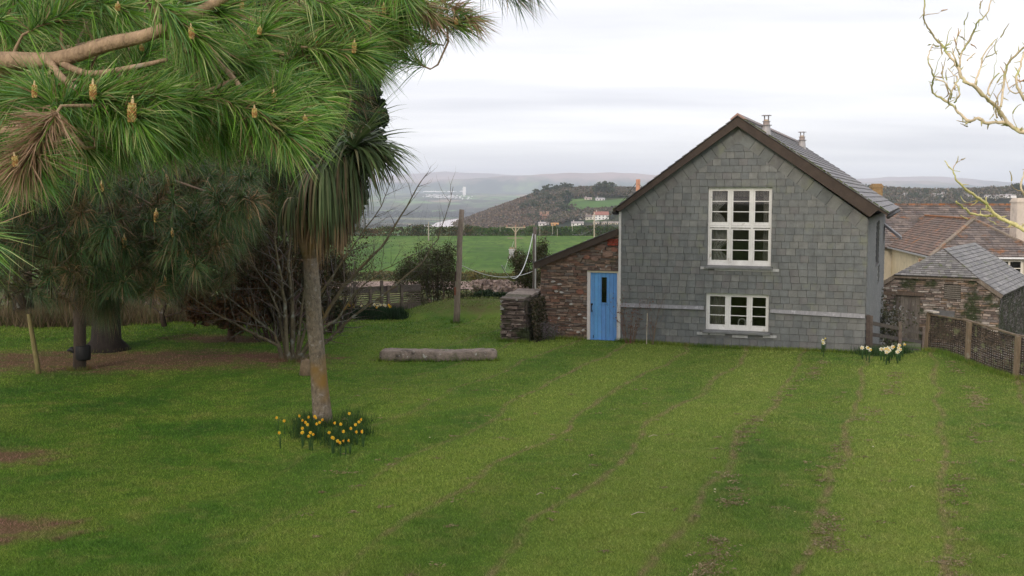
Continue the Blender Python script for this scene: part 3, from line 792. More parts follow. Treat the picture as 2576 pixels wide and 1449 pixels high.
# the stub of garden wall against the lean-to
gw = thing('stone_garden_wall', 'stub of mossy rubble garden wall with flat slate coping beside the lean-to', 'wall', HO, YAW)
BU0, BU1, BV = -3.12, -2.42, -1.05
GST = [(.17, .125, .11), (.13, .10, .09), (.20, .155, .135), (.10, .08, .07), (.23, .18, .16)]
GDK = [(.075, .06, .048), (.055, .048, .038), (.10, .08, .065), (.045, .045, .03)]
mb = MB()
topz = lambda v: 1.16 + (v - BV) * .10
mb.extrude([(BU0 + .02, -.4), (BU1 + .12, -.4), (BU1 - .02, topz(BV)), (BU0 + .02, topz(BV))], lambda a, b, d: (a, BV + .02 - d, b), 0, -1.4, (.06, .05, .04))
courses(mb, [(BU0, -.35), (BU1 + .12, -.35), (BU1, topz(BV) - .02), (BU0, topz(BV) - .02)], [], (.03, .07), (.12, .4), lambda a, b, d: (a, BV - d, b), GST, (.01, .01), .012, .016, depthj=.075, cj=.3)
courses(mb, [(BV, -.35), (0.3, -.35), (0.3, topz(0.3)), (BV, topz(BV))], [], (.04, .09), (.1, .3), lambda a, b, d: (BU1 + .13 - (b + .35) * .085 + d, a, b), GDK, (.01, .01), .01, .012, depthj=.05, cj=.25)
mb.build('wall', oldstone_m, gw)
mb = MB(); v = BV - .04
while v < .25:
    w_ = random.uniform(.16, .34); zz_ = topz(v); mb.bar((( BU0 + BU1) / 2 - .0 + random.uniform(-.02, .02), v, zz_ + .02), ((BU0 + BU1) / 2 + random.uniform(-.02, .02), v + w_, topz(v + w_) + .02 + random.uniform(0, .03)), BU1 - BU0 + random.uniform(-.05, .10), random.uniform(.035, .07), pick([(.20, .165, .14), (.155, .13, .11), (.25, .21, .18), (.12, .11, .08)])); v += w_ + .01
mb.build('coping', stone_m, gw)

# ------------------------------------------------------------------ stone barn in the yard
BY = radians(-33.0)
bc = at(2515, 742, 46.0)
BO = (bc[0] - 4.62 * cos(BY), bc[1] - 4.62 * sin(BY), 0.0)
barn = thing('stone_barn', 'old rubble-stone barn with half-hipped slate roof and grey plank door', 'barn', BO, BY)
BC, BH, BR, BE = 1.97, 2.65, 1.55, -.17
bz = lambda u: BR - abs(u - BC) * .65
HZ = .44
f0, f1 = BC - (BR - HZ) / .65, BC + (BR - HZ) / .65
breg = [(BC - BH, -3.4), (BC + BH, -3.4), (BC + BH, BE), (f1, HZ), (f0, HZ), (BC - BH, BE)]
BD = (.30, 1.36, -3.4, -.42); LV = (2.35, 3.05, -.50, .16)
BST = [(.23, .18, .15), (.17, .13, .11), (.29, .24, .20), (.11, .09, .075), (.36, .32, .28), (.24, .17, .12), (.19, .165, .15)]
mb = MB()
panel(mb, breg, [BD, LV], front, -.45, -.02, (.09, .075, .06))
courses(mb, breg, [BD, LV], (.06, .13), (.14, .5), front, BST, (.006, .006), .02, .014, depthj=.04, cj=.28)
rs_ = lambda a, b, d: (BC + BH + d, a, b)
panel(mb, [(.0, -3.4), (9, -3.4), (9, BE), (0, BE)], [], rs_, -.45, -.02, (.07, .06, .05))
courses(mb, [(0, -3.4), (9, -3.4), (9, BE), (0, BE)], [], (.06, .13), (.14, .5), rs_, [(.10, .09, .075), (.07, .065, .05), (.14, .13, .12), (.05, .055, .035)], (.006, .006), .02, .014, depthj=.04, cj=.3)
mb.build('wall', oldstone_m, barn)
mb = MB(); HV = 1.45
def slope(mb, pts, pal, rowh, wid, m_thick=(.03, .012), sub=None):
    """slates on a planar roof polygon given as 3-D points, first two = eave from left to right seen from outside"""
    P = [Vector(p) for p in pts]; A = (P[1] - P[0]).normalized(); N = A.cross(P[-1] - P[0]).normalized()
    if N.z < 0: N = -N
    B = N.cross(A)
    if B.z < 0: B = -B
    reg = [((p - P[0]).dot(A), (p - P[0]).dot(B)) for p in P]
    s = sum(reg[i][0] * reg[(i + 1) % len(reg)][1] - reg[(i + 1) % len(reg)][0] * reg[i][1] for i in range(len(reg)))
    if s < 0: reg = reg[::-1]
    mf = lambda a, b, d: tuple(P[0] + A * a + B * b + N * d)
    mb.extrude(reg, mf, -.09, -.003, (.05, .045, .04))
    courses(mb, reg, [], rowh, wid, mf, pal, m_thick, .012, .004, cj=.2)
BRP = [(.145, .138, .135), (.175, .168, .16), (.12, .115, .115), (.21, .20, .19), (.155, .15, .14)]
o = .16; sl = .65
slope(mb, [(BC + BH + o, -.12, BE - o * sl + .06), (BC + BH + o, 9, BE - o * sl + .06), (BC, 9, BR + .06), (BC, HV, BR + .06), (f1 + .05, -.12, HZ + .06)], BRP, .24, (.3, .42))
slope(mb, [(BC - BH - o, 9, BE - o * sl + .06), (BC - BH - o, -.12, BE - o * sl + .06), (f0 - .05, -.12, HZ + .06), (BC, HV, BR + .06), (BC, 9, BR + .06)], BRP, .24, (.3, .42))
slope(mb, [(f0 - .05, -.16, HZ + .05), (f1 + .05, -.16, HZ + .05), (BC, HV, BR + .062)], BRP, .15, (.22, .3))
mb.build('roof', roof_m, barn)
mb = MB(); mb.bar((f0 - .1, -.1, HZ - .03), (f1 + .1, -.1, HZ - .03), .05, .10, (.15, .12, .09))
mb.bar((f1 + .06, -.1, HZ - .05), (BC + BH + .12, -.1, BE - .12), .05, .16, (.17, .14, .11)); mb.bar((f0 - .06, -.1, HZ - .05), (BC - BH - .1, -.1, BE - .1), .05, .16, (.17, .14, .11))
mb.build('verge_board', wood_m, barn)
mb = MB(); mb.box(-.3, 1.55, -.06, .3, -.419, -.26, (.11, .08, .06)); mb.build('lintel', wood_m, barn)
mb = MB()
for i in range(6): u = .33 + i * .165; mb.box(u, u + .158, .10 + .003 * (i % 2), .14, -3.1, -.43, pick([(.15, .13, .11), (.18, .155, .13), (.13, .11, .095)]))
mb.box(.30, .33, .05, .14, -3.1, -.43, (.13, .11, .09)); mb.box(1.32, 1.36, .05, .14, -3.1, -.43, (.13, .11, .09)); mb.build('door', wood_m, barn)
mb = MB()
for i in range(7): z_ = -.47 + i * .088; mb.bar((2.36, .02, z_ + .03), (3.04, .02, z_ + .03), .10, .02, (.20, .18, .15), (0, -.5, 1))
mb.box(2.35, 3.05, .12, .14, -.5, .16, (.02, .02, .02)); mb.build('louvre', wood_m, barn)
mb = MB(); mb.extrude([(1.95, -1.0), (2.85, -1.02), (2.8, -1.35), (2.0, -1.32)], front, 0, .055, (.10, .10, .10)); mb.build('slate_patch', slate_m, barn)
mb = MB(); mb.tube([(BC + 1.45, -.5, -3.2), (BC + 1.45, -.5, -1.35)], .10, 6, (.20, .17, .13)); o_ = mb.build('wooden_post', wood_m, None); 
V0 = np.array([BO[0] + (BC + 1.45) * cos(BY) + .5 * sin(BY), BO[1] + (BC + 1.45) * sin(BY) - .5 * cos(BY), -3.2]); o_.location = tuple(V0)
props(o_, 'short weathered post standing in front of the barn wall', 'post')

# ------------------------------------------------------------------ farmhouse behind
FP = [(.150, .125, .115), (.175, .145, .13), (.130, .112, .105), (.195, .16, .14)]
farm = thing('farmhouse', 'long farmhouse with lichened brown slate roofs and cream walls behind the barn', 'farmhouse', (25, 78, -3.2), 0)
L3 = lambda p: tuple(np.array(p) - np.array([25, 78, -3.2]))
mb = MB(); RX0, RX1, RY, RZ, EY, EZ = 23.0, 52.0, 82.5, 3.39, 77.3, .35
slope(mb, [L3((RX0, EY, EZ)), L3((RX1, EY, EZ)), L3((RX1, RY, RZ)), L3((RX0, RY, RZ))], FP, .3, (.4, .6), (.05, .02))
slope(mb, [L3((RX1, 2 * RY - EY, EZ)), L3((RX0, 2 * RY - EY, EZ)), L3((RX0, RY, RZ)), L3((RX1, RY, RZ))], FP, .3, (.4, .6), (.05, .02))
main_roof = mb.build('roof', farmroof_m, farm)
mb = MB(); x = RX0
while x < RX1: mb.bar(L3((x, RY, RZ + .03)), L3((x + .44, RY, RZ + .03)), .34, .14, pick([(.36, .15, .06), (.28, .14, .08), (.20, .13, .10)], .2)); x += .46
mb.build('ridge_tiles', farmroof_m, main_roof)
mb = MB(); mb.box(23.3 - 25, 51.7 - 25, 77.7 - 78, 87.2 - 78, -.5, 3.55, (.45, .41, .33)); mb.build('wall', cream_m, farm)
# hipped wing
WY = radians(-8.7); wr = at(2450, 552, 68.0); WC = (wr[0], wr[1])
def wl_(u, v, z): return L3((WC[0] + u * cos(WY) - v * sin(WY), WC[1] + u * sin(WY) + v * cos(WY), z))
mb = MB(); a_, r_, e_ = 3.45, 2.56, .42
slope(mb, [wl_(-a_, 14, e_), wl_(-a_, -4, e_), wl_(0, 0, r_), wl_(0, 14, r_)], [(.185, .125, .10), (.165, .12, .10), (.215, .14, .105), (.14, .11, .09)], .24, (.3, .42), (.05, .02))
slope(mb, [wl_(-a_, -4, e_), wl_(a_, -4, e_), wl_(0, 0, r_)], FP, .28, (.35, .5), (.05, .02))
slope(mb, [wl_(a_, -4, e_), wl_(a_, 14, e_), wl_(0, 14, r_), wl_(0, 0, r_)], FP, .24, (.3, .42), (.05, .02))
wroof = mb.build('roof', farmroof_m, farm)
mb = MB()
for p, q, cc in ((wl_(-a_, -4, e_ + .05), wl_(0, 0, r_ + .06), (.22, .18, .14)), (wl_(a_, -4, e_ + .05), wl_(0, 0, r_ + .06), (.22, .18, .14)), (wl_(0, 0, r_ + .06), wl_(0, 14, r_ + .06), (.33, .15, .07))):
    mb.bar(p, q, .25, .09, cc)
mb.build('ridge_tiles', farmroof_m, wroof)
wing = MB(); b_ = a_ - .3
WW = (.35, 1.95, 2.55, 3.40)   # window hole in local heights (above -3.2)
p0 = wl_(-b_, -3.7, -3.2); p1 = wl_(b_, -3.7, -3.2)
def wfront(a, b, d): q = wl_(a, -3.7 - d, -3.2 + b); return q
panel(wing, [(-b_, -.3), (b_, -.3), (b_, 3.62), (-b_, 3.62)], [WW], wfront, -.3, 0, (.52, .47, .36))
panel(wing, [(-3.4, -.3), (14, -.3), (14, 3.62), (-3.4, 3.62)], [(-.6, .5, 2.3, 3.3)], lambda a, b, d: wl_(-b_ - d, a, -3.2 + b), -.3, 0, (.56, .48, .33))
panel(wing, [(-3.4, -.3), (14, -.3), (14, 3.62), (-3.4, 3.62)], [], lambda a, b, d: wl_(b_ + d, a, -3.2 + b), -.3, 0, (.5, .45, .36))
wing.build('wall', cream_m, farm)
mb = MB(); m3 = lambda a, b, d: wfront(a, b, d)
for (u0, u1, w0, w1) in ((WW[0], WW[0] + .07, WW[2], WW[3]), (WW[1] - .14, WW[1], WW[2], WW[3]), (WW[0] + .07, WW[1] - .14, WW[3] - .08, WW[3]), (WW[0] + .07, WW[1] - .14, WW[2], WW[2] + .09), (WW[0] + .75, WW[0] + .86, WW[2] + .09, WW[3] - .08)):
    mb.extrude([(u0, w0), (u1, w0), (u1, w1), (u0, w1)], m3, -.12, -.05, (.75, .70, .60))
mb.extrude([(WW[0] + .86, 2.9), (WW[1] - .14, 2.9), (WW[1] - .14, 2.95), (WW[0] + .86, 2.95)], m3, -.11, -.06, (.75, .7, .6))
fw = mb.build('window', white_m, farm)
mb = MB(); mb.extrude([(WW[0], WW[2]), (WW[1], WW[2]), (WW[1], WW[3]), (WW[0], WW[3])], m3, -.10, -.09, (1, 1, 1)); mb.build('pane', glass_m, fw)
mb = MB(); ms_ = lambda a, b, d: wl_(-b_ - d, a, -3.2 + b)
for (u0, u1, w0, w1) in ((-.6, -.45, 2.3, 3.3), (.35, .5, 2.3, 3.3), (-.45, .35, 3.2, 3.3), (-.45, .35, 2.3, 2.4)): mb.extrude([(u0, w0), (u1, w0), (u1, w1), (u0, w1)], ms_, -.12, .02, (.85, .55, .35))  # orange frame colour stands for warm light falling on this window
fw2 = mb.build('window', white_m, farm); mb = MB(); mb.extrude([(-.6, 2.3), (.5, 2.3), (.5, 3.3), (-.6, 3.3)], ms_, -.10, -.09, (1, 1, 1)); mb.build('pane', glass_m, fw2)
mb = MB(); mb.bar(wl_(-.2, -4.12, .36), wl_(2.0, -4.12, .36), .05, .10, (.8, .8, .8)); mb.bar(wl_(-a_ - .08, -4.1, .36), wl_(-a_ - .08, 13, .36), .10, .09, (.3, .3, .3)); mb.build('gutter', metal_m, farm)
def chimney(px0, px1, ytop, Y, zbot, c, m, pots, lab, brick=False):
    a = at(px0, ytop, Y); b = at(px1, ytop, Y); w = b[0] - a[0]; mb = MB()
    x0, x1, y0 = a[0] - 25, b[0] - 25, Y - 78; y1 = y0 + w * .8; zt = a[2] + 3.2; zb = zbot + 3.2
    if not brick:
        mb.box(x0, x1, y0, y1, zb, zt - .28, c); mb.box(x0 - .05, x1 + .05, y0 - .05, y1 + .05, zt - .28, zt - .16, c); mb.box(x0 - .0, x1 + .0, y0, y1, zt - .16, zt - .06, c); mb.box(x0 + .05, x1 - .05, y0 + .05, y1 - .05, zt - .06, zt, c)
    else:
        mb.box(x0 + .02, x1 - .02, y0 + .02, y1, zb, zt - .02, (.15, .11, .08))
        courses(mb, [(x0, zb), (x1, zb), (x1, zt), (x0, zt)], [], .085, (.22, .24), lambda p, q, d: (p, y0 - d, q), [(.20, .13, .09), (.17, .13, .095), (.24, .16, .10), (.14, .11, .08)], (.02, .02), .015, .003)
        courses(mb, [(y0, zb), (y1, zb), (y1, zt), (y0, zt)], [], .085, (.22, .24), lambda p, q, d: (x0 - d, p, q), [(.26, .15, .10), (.22, .16, .11)], (.02, .02), .015, .003)
        mb.box(x0 - .04, x1 + .04, y0 - .04, y1 + .04, zt - .12, zt - .04, (.26, .2, .13))
        mb.box(x0 - .12, x1 + .3, y0 - .1, y1 + .1, zb, zb + .40, (.28, .16, .07))
    o = mb.build('chimney', m, farm); o['label'] = lab
chimney(2560, 2606, 498, 67.0, .3, (.62, .54, .46), cream_m, 0, 'cream rendered chimney at the right')
chimney(2196, 2221, 462, 76.0, 2.9, (.3, .2, .1), brick_m, 0, 'brick chimney with orange lichen')

# ------------------------------------------------------------------ fences, posts, poles, stones
def gp(px, py): p = hit(px, py); return p
# rail fence between house and lattice
ra, rb = np.array([9.13, 27.45]), np.array([13.9, 36.0])
rf = thing('rail_fence', 'dark three-rail timber fence at the house corner above the farm yard', 'fence', (ra[0], ra[1], -.3), 0)
mb = MB()
def rl(t, z): return (ra[0] + (rb[0] - ra[0]) * t - rf.location[0], ra[1] + (rb[1] - ra[1]) * t - rf.location[1], z + .3)
for (z0, z1) in ((.80, -.60), (.50, -.90), (.22, -1.2)):
    m_ = MB(); m_.bar(rl(-.01, z0), rl(1.0, z1), .04, .10, pick([(.10, .08, .06), (.075, .06, .05), (.12, .10, .08)])); m_.build('rail', railwood_m, rf)
for t_, zt, zb, w_ in ((0, .98, -.5, .11), (.04, .92, -.7, .09), (.5, .3, -1.2, .10), (.98, -.35, -1.9, .10)):
    m_ = MB(); p = rl(t_, 0); m_.bar((p[0] + .02, p[1] - .06, zb + .3), (p[0], p[1] - .06, zt + .3), w_, w_, (.085, .065, .055) if w_ > .1 else (.15, .12, .10)); m_.build('post', railwood_m, rf)
# woven fence along the right edge of the lawn
fa, fb_ = np.array([10.78, 27.5]), np.array([12.35, 17.6]); flen = float(np.hypot(*(fb_ - fa)))
lf = thing('woven_fence', 'dark woven mesh fence with pale gaps curving along the right edge of the lawn', 'fence', (fa[0], fa[1], 0), atan2(fb_[1] - fa[1], fb_[0] - fa[0]))
def fbase(s): p = fa + (fb_ - fa) * s / flen; return gz(p[0] - .25, p[1]) - .12
mb = MB(); nrow = 19
for r in range(nrow):
    z = .02 + r * .054; pts = []; s_ = 0.02
    k = 0
    while s_ < flen:
        pts.append((s_, .013 * (1 if (k + r) % 2 else -1) - .035, z + random.uniform(-.004, .004) - .0 + (fbase(s_)) * 1.0)); s_ += .085; k += 1
    for p, q in zip(pts, pts[1:]):
        mb.bar(p, q, .008, .036, pick([(.055, .042, .033), (.075, .055, .042), (.04, .032, .028), (.10, .075, .055)], .2))
k = 0; s_ = .02
while s_ < flen:
    mb.bar((s_, -.035, fbase(s_)), (s_, -.035, fbase(s_) + 1.03), .022, .014, pick([(.05, .04, .03), (.09, .07, .055)], .2)); s_ += .085
mb.build('woven_panel', railwood_m, lf)
mb = MB(); s_ = -.03
while s_ < flen - .1: mb.bar((s_, -.035, fbase(max(s_, 0)) + 1.06), (min(s_ + 1.8, flen), -.035, fbase(min(s_ + 1.8, flen)) + 1.06), .07, .035, (.17, .13, .09)); s_ += 1.8
mb.build('rail', railwood_m, lf)
for i, s_ in enumerate((0, 1.9, 3.8, 5.7, 7.6, 9.5)):
    m_ = MB(); lean_ = -.06 if i == 0 else 0
    m_.bar((s_ + lean_ - .03, -.10 if i else -.04, fbase(s_) - .1), (s_ - lean_ * .5, -.10 if i else -.04, fbase(s_) + (1.12 if i == 0 else 1.06)), .10, .09, (.21, .16, .11)); m_.build('post', wood_m, lf)
m_ = MB(); b0 = fbase(0) + 1.12; m_.box(-.10, .32, -.12, .06, b0, b0 + .04, (.42, .38, .33)); m_.build('capping', wood_m, lf)

# wattle fence at the far left end of the lawn
wa, wb = at(868, 800, 36.2), at(1040, 790, 37.8)
wfz = thing('trellis_fence', 'low brown slatted garden fence with wide top board behind the daffodils', 'fence', (wa[0], wa[1], 0), atan2(wb[1] - wa[1], wb[0] - wa[0]))
wl2 = float(np.hypot(wb[0] - wa[0], wb[1] - wa[1])) + .3
mb = MB()
for i in range(6): z = .29 + i * .075; mb.bar((-1.0, 0, z), (wl2, 0, z), .012, .042, pick([(.10, .08, .07), (.14, .11, .09)]))
mb.build('slats', railwood_m, wfz)
m_ = MB(); m_.bar((-1.0, -.01, .82), (wl2, -.01, .80), .03, .22, (.12, .10, .09)); m_.bar((-1.0, -.01, .15), (wl2, -.01, .15), .03, .20, (.13, .10, .09)); m_.build('board', railwood_m, wfz)
for x in (-.9, .35, .95, 1.4, 1.65, 2.2):
    m_ = MB(); h_ = 1.12 if x in (.35, 1.4) else .94; m_.box(x - .045, x + .045, -.09, -.02, -.1, h_, (.15, .12, .10)); m_.build('post', railwood_m, wfz)

def pole(name, label, cat, px, pyb, pyt, Y, w, c, m=wood_m, lean_px=0, group=None):
    b = at(px, pyb, Y); t_ = at(px + lean_px, pyt, Y); b[2] = min(b[2], gz(b[0], b[1])) - .15
    o = thing(name, label, cat, b, 0, group); mb = MB(); n_ = 7
    P = [tuple((t_ - b) * k / n_ + np.array([.012 * sin(k * 2.1), 0, 0])) for k in range(n_ + 1)]
    mb.tube(P, [w * (1 - .25 * k / n_) for k in range(n_ + 1)], 10, c); return o, mb, b, t_
o, mb, b, t_ = pole('wooden_pole', 'thick weathered wooden pole standing on the lawn in front of the mound', 'pole', 1147, 812, 527, 34.0, .105, (.26, .21, .17), lean_px=14)
mb.build('shaft', wood_m, o, smooth=True)
m_ = MB(); m_.bar((-.01, -.10, 1.5), (-.0, -.095, 1.8), .04, .02, (.05, .03, .025)); m_.build('slot', wood_m, o); m_ = MB(); m_.bar((-.02, -.10, 1.05), (-.02, -.10, 1.3), .05, .02, (.20, .07, .04)); m_.build('rust_scar', wood_m, o)
stub_top = t_
o, mb, b2, t2 = pole('cable_pole', 'slimmer grey pole with a cable pinned down it beside the lean-to', 'pole', 1345, 762, 570, 41.0, .085, (.15, .125, .11))
mb.build('shaft', wood_m, o, smooth=True)
m_ = MB(); h_ = t2[2] - b2[2]; m_.tube([(.02, -.105, h_ - .3 - k * .2) for k in range(int(h_ / .2) - 2)], .022, 6, (.55, .55, .53)); m_.build('conduit', metal_m, o, smooth=True)
def cable(a, b, sag, r, label, c=(.55, .57, .55)):
    a, b = np.array(a), np.array(b); P = [tuple(a + (b - a) * k / 16 - np.array([0, 0, sag * 4 * (k / 16) * (1 - k / 16)])) for k in range(17)]
    mb = MB(); mb.tube(P, r, 5, c); return props(mb.build('cable', metal_m, smooth=True), label, 'cable')
cable(at(1162, 668, 34.0), at(1341, 682, 41.0), .30, .012, 'pale cable sagging low between the thick pole and the grey pole')
cable(at(1341, 588, 41.0), at(1262, 668, 33.0), .95, .018, 'thick pale cable looping down from the top of the grey pole')
# transformer pole in the field
TY = 187.0
o, mb, b3, t3 = pole('transformer_pole', 'pale utility pole in the field with crossarms and a grey transformer', 'utility pole', 1297, 690, 572, TY, .17, (.34, .28, .20))
mb.build('shaft', wood_m, o, smooth=True); hh = t3[2] - b3[2]
m_ = MB(); m_.bar((-1.75, 0, hh), (1.75, 0, hh), .16, .16, (.42, .36, .27)); m_.build('crossarm', wood_m, o); m_ = MB(); m_.bar((-.7, 0, hh - .05), (0, 0, hh - .95), .12, .12, (.42, .36, .27)); m_.bar((.7, 0, hh - .05), (0, 0, hh - .95), .12, .12, (.42, .36, .27)); m_.build('brace', wood_m, o); m_ = MB(); m_.bar((-1.4, 0, hh - 1.85), (1.2, 0, hh - 1.85), .14, .14, (.25, .2, .16)); m_.build('crossarm', wood_m, o)
for x in (-1.5, 0, 1.5): m_ = MB(); m_.tube([(x, 0, hh + .08), (x, 0, hh + .2), (x, 0, hh + .36)], [.09, .14, .05], 8, (.40, .22, .15)); m_.build('insulator', dark_m, o, smooth=True)
m_ = MB(); m_.box(-1.15, -.15, -.45, .35, hh - 5.4, hh - 3.9, (.36, .36, .36)); m_.box(-1.22, -.08, -.52, .42, hh - 3.9, hh - 3.78, (.42, .42, .42)); m_.box(-1.0, -.3, -.6, -.45, hh - 5.2, hh - 4.2, (.30, .30, .30))
for x in (-.95, -.65, -.35): m_.tube([(x, 0, hh - 3.78), (x, 0, hh - 3.4)], [.10, .05], 6, (.35, .2, .15))
m_.build('transformer', metal_m, o)
cable(tuple(t3 + np.array([-.3, 0, -2.4])), at(1266, 690, TY), -.0, .03, 'steel stay wire running down from the transformer pole', (.5, .52, .5))
cable(tuple(t3 + np.array([.6, 0, -4.2])), tuple(at(1372, 668, 100)), .5, .03, 'service wire dropping right from the transformer pole', (.45, .47, .45))
for (px, yb, yt, Y, r, lab, c) in ((1495, 600, 534, 215, .16, 'tall pale utility pole standing behind the brown thicket', (.42, .36, .28)), (1078, 592, 558, 330, .20, 'short pale pole in the left part of the field hedge', (.38, .34, .28)), (1605, 500, 451, 62, .16, 'orange-brown pole top rising behind the left roof slope', (.48, .24, .15))):  # the last pole's orange colour holds the warm light on it
    o, mb, b_, tt_ = pole('utility_pole', lab, 'utility pole', px, yb, yt, Y, r, c); mb.build('shaft', wood_m, o, smooth=True)
    if Y == 62:
        h_ = tt_[2] - b_[2]; m_ = MB(); m_.bar((-.12, 0, h_ - .1), (.12, 0, h_ - .1), .05, .05, (.3, .2, .15)); m_.bar((0, -.12, h_ - .3), (0, .12, h_ - .3), .05, .05, (.3, .2, .15)); m_.build('crossarm', wood_m, o)
        cable(tuple(tt_ - np.array([.05, 0, .15])), tuple(at(1440, 590, 120)), 1.0, .02, 'thin dark wire from the orange-brown pole down to the left', (.10, .10, .10))
        cable(tuple(tt_ - np.array([-.05, 0, .25])), tuple(at(1680, 520, 60)), .1, .015, 'thin dark wire from the orange-brown pole down behind the roof', (.10, .10, .10))
for (px, py) in ((1560, 640),): pass
for k, (px, yb, yt) in enumerate(((1167, 576, 560), (1258, 578, 566), (1390, 585, 560), (1402, 592, 575), (1440, 578, 562), (1358, 588, 568))):
    p = at(px, yb + 4, 366); q = at(px, yt, 366); mb = MB(); mb.tube([tuple(p), tuple(q)], .09, 5, (.36, .33, .27)); props(mb.build('fence_post', wood_m), 'thin pale post standing in the far field hedge', 'post', 'posts in the field hedge')
# leaning stake and tree stake at the left
pA = gp(98, 940); q = at(72, 790, pA[1]); mb = MB(); mb.tube([(pA[0], pA[1], pA[2] - .1)] + [tuple(pA + (q - pA) * k / 5) for k in range(1, 6)], [.06, .06, .058, .056, .053, .05], 8, (.20, .17, .075)); props(mb.build('leaning_stake', wood_m, smooth=True), 'greenish stake leaning left beside the black-banded pine', 'stake')
pA = at(70, 815, 34.0); q = at(70, 722, 34.0); mb = MB(); mb.tube([(pA[0], pA[1], -.1), tuple(pA), tuple(q)], .06, 8, (.14, .12, .10)); props(mb.build('upright_post', wood_m, smooth=True), 'upright grey post behind the leaning stake', 'post')
# long granite block lying on the lawn
def rock(name, p0, p1, depth, h, label, cat, m, c, seed=1):
    rng = np.random.RandomState(seed); n, mseg = 60, 20; p0, p1 = np.array(p0), np.array(p1); V = []
    d = (p1 - p0) / np.linalg.norm(p1 - p0); e = np.array([-d[1], d[0], 0])
    for i in range(n + 1):
        t_ = i / n; cc = p0 + (p1 - p0) * t_; endf = min(1, (min(t_, 1 - t_) * n / 2.5 + .30)) ** .5
        for k in range(mseg):
            a = 2 * pi * k / mseg; ca, sa = cos(a), sin(a)
            x = math.copysign(abs(ca) ** .32, ca) * depth / 2 * endf; z = math.copysign(abs(sa) ** .32, sa) * h / 2 * endf
            w = 1 + .03 * sin(i * .7 + k) + .035 * sin(i * .23 + k * .5) + rng.uniform(-.05, .05)
            V.append(cc + e * x * w + np.array([0, 0, h * .42 + z * w + (.012 * sin(t_ * 7 + 1) - .02 * t_)]))
    F = [(i * mseg + k, i * mseg + (k + 1) % mseg, (i + 1) * mseg + (k + 1) % mseg, (i + 1) * mseg + k) for i in range(n) for k in range(mseg)]
    b = len(V); V.append(p0 + np.array([0, 0, h * .4])); V.append(p1 + np.array([0, 0, h * .4]))
    for k in range(mseg): F.append((b, (k + 1) % mseg, k, k)); F.append((b + 1, n * mseg + k, n * mseg + (k + 1) % mseg, n * mseg + (k + 1) % mseg))
    me = bpy.data.meshes.new(name); O = (p0 + p1) / 2; me.from_pydata([tuple(v - O) for v in V], [], [f if f[2] != f[3] else f[:3] for f in F])
    ca = me.color_attributes.new('Col', 'FLOAT_COLOR', 'POINT'); ca.data.foreach_set('color', np.tile(np.array(list(c) + [1], np.float32), len(V))); me.polygons.foreach_set('use_smooth', [True] * len(me.polygons)); me.update()
    return props(link_mesh(name, me, m, None, O), label, cat)
granite_m = amat('granite', .9, 5, .4, (1, 1, 1), .9, .03, [((.13, .13, .07), 3.0, .56, .70), ((.08, .065, .055), 3.7, .60, .70), ((.50, .48, .45), 11.0, .66, .69), ((.45, .42, .38), 6.0, .69, .71)])
g0, g1 = gp(957, 905), gp(1250, 904)
rock('stone_block', g0, g1, .50, .28, 'long low lichen-spotted granite block lying on the lawn', 'stone block', granite_m, (.25, .20, .165))
gq = gp(975, 903); rock('small_stone', gq + np.array([-.16, -.25, -.03]), gq + np.array([.12, -.25, -.03]), .16, .14, 'small pale stone against the left end of the granite block', 'stone', granite_m, (.30, .24, .20), 4)
# far tower
tp = at(1168, 484, 7600); tb = gz(tp[0], 7600); th = at(1168, 470, 7600)[2]
mb = MB(); mb.box(tp[0] - 11, tp[0] + 11, 7590, 7612, tb - 5, th, (.8, .78, .76)); mb.box(tp[0] - 4, tp[0] + 4, 7588.5, 7613.5, th - 1, th + 4, (.5, .48, .46)); props(mb.build('tower', cream_m), 'tall pale tower standing above the distant town', 'tower')

# ------------------------------------------------------------------ foliage tools
leaf_m = leafmat('leaves', .25, .6, .8, .35)
needle_m = leafmat('needles', .30, .40, 1.5, .22)
grass_m_ = None
darkbark_m = amat('dark_bark', .95, 12, .4, (1, 1, .3), .9, .02)
bark_m = amat('bark', .9, 14, .45, (1, 1, .35), .8, .015, [((.30, .30, .27), 5.0, .60, .72)])
lichbark_m = amat('lichened_bark', .9, 10, .4, (1, 1, .5), .7, .012, [((.24, .25, .21), 5.0, .56, .70), ((.22, .14, .04), 1.6, .58, .72)])
palmbark_m = amat('palm_bark', .95, 22, .5, (1, 1, .5), .9, .012, [((.25, .23, .20), 14.0, .56, .70), ((.20, .12, .03), 1.1, .50, .66)])
def rnd_unit(n):
    v = RS.normal(size=(n, 3)); return v / np.linalg.norm(v, axis=1)[:, None]
def leaves(C, size, cols, elong=1.6, flat=0.0, jitter=.25, dirs=None):
    """one quad per centre"""
    n = len(C); A = rnd_unit(n) if dirs is None else dirs
    if flat: A[:, 2] *= (1 - flat)
    A /= np.linalg.norm(A, axis=1)[:, None] + 1e-9
    B = np.cross(A, rnd_unit(n)); B /= np.linalg.norm(B, axis=1)[:, None] + 1e-9
    s = (size * RS.uniform(.6, 1.35, n))[:, None]
    V = np.stack([C - A * s * elong * .5, C + B * s * .5, C + A * s * elong * .5, C - B * s * .5], 1).reshape(-1, 3)
    cc = np.asarray(cols)[RS.randint(0, len(cols), n)] * RS.uniform(1 - jitter, 1 + jitter, (n, 1))
    return V, np.arange(4 * n).reshape(n, 4), np.repeat(cc, 4, axis=0)
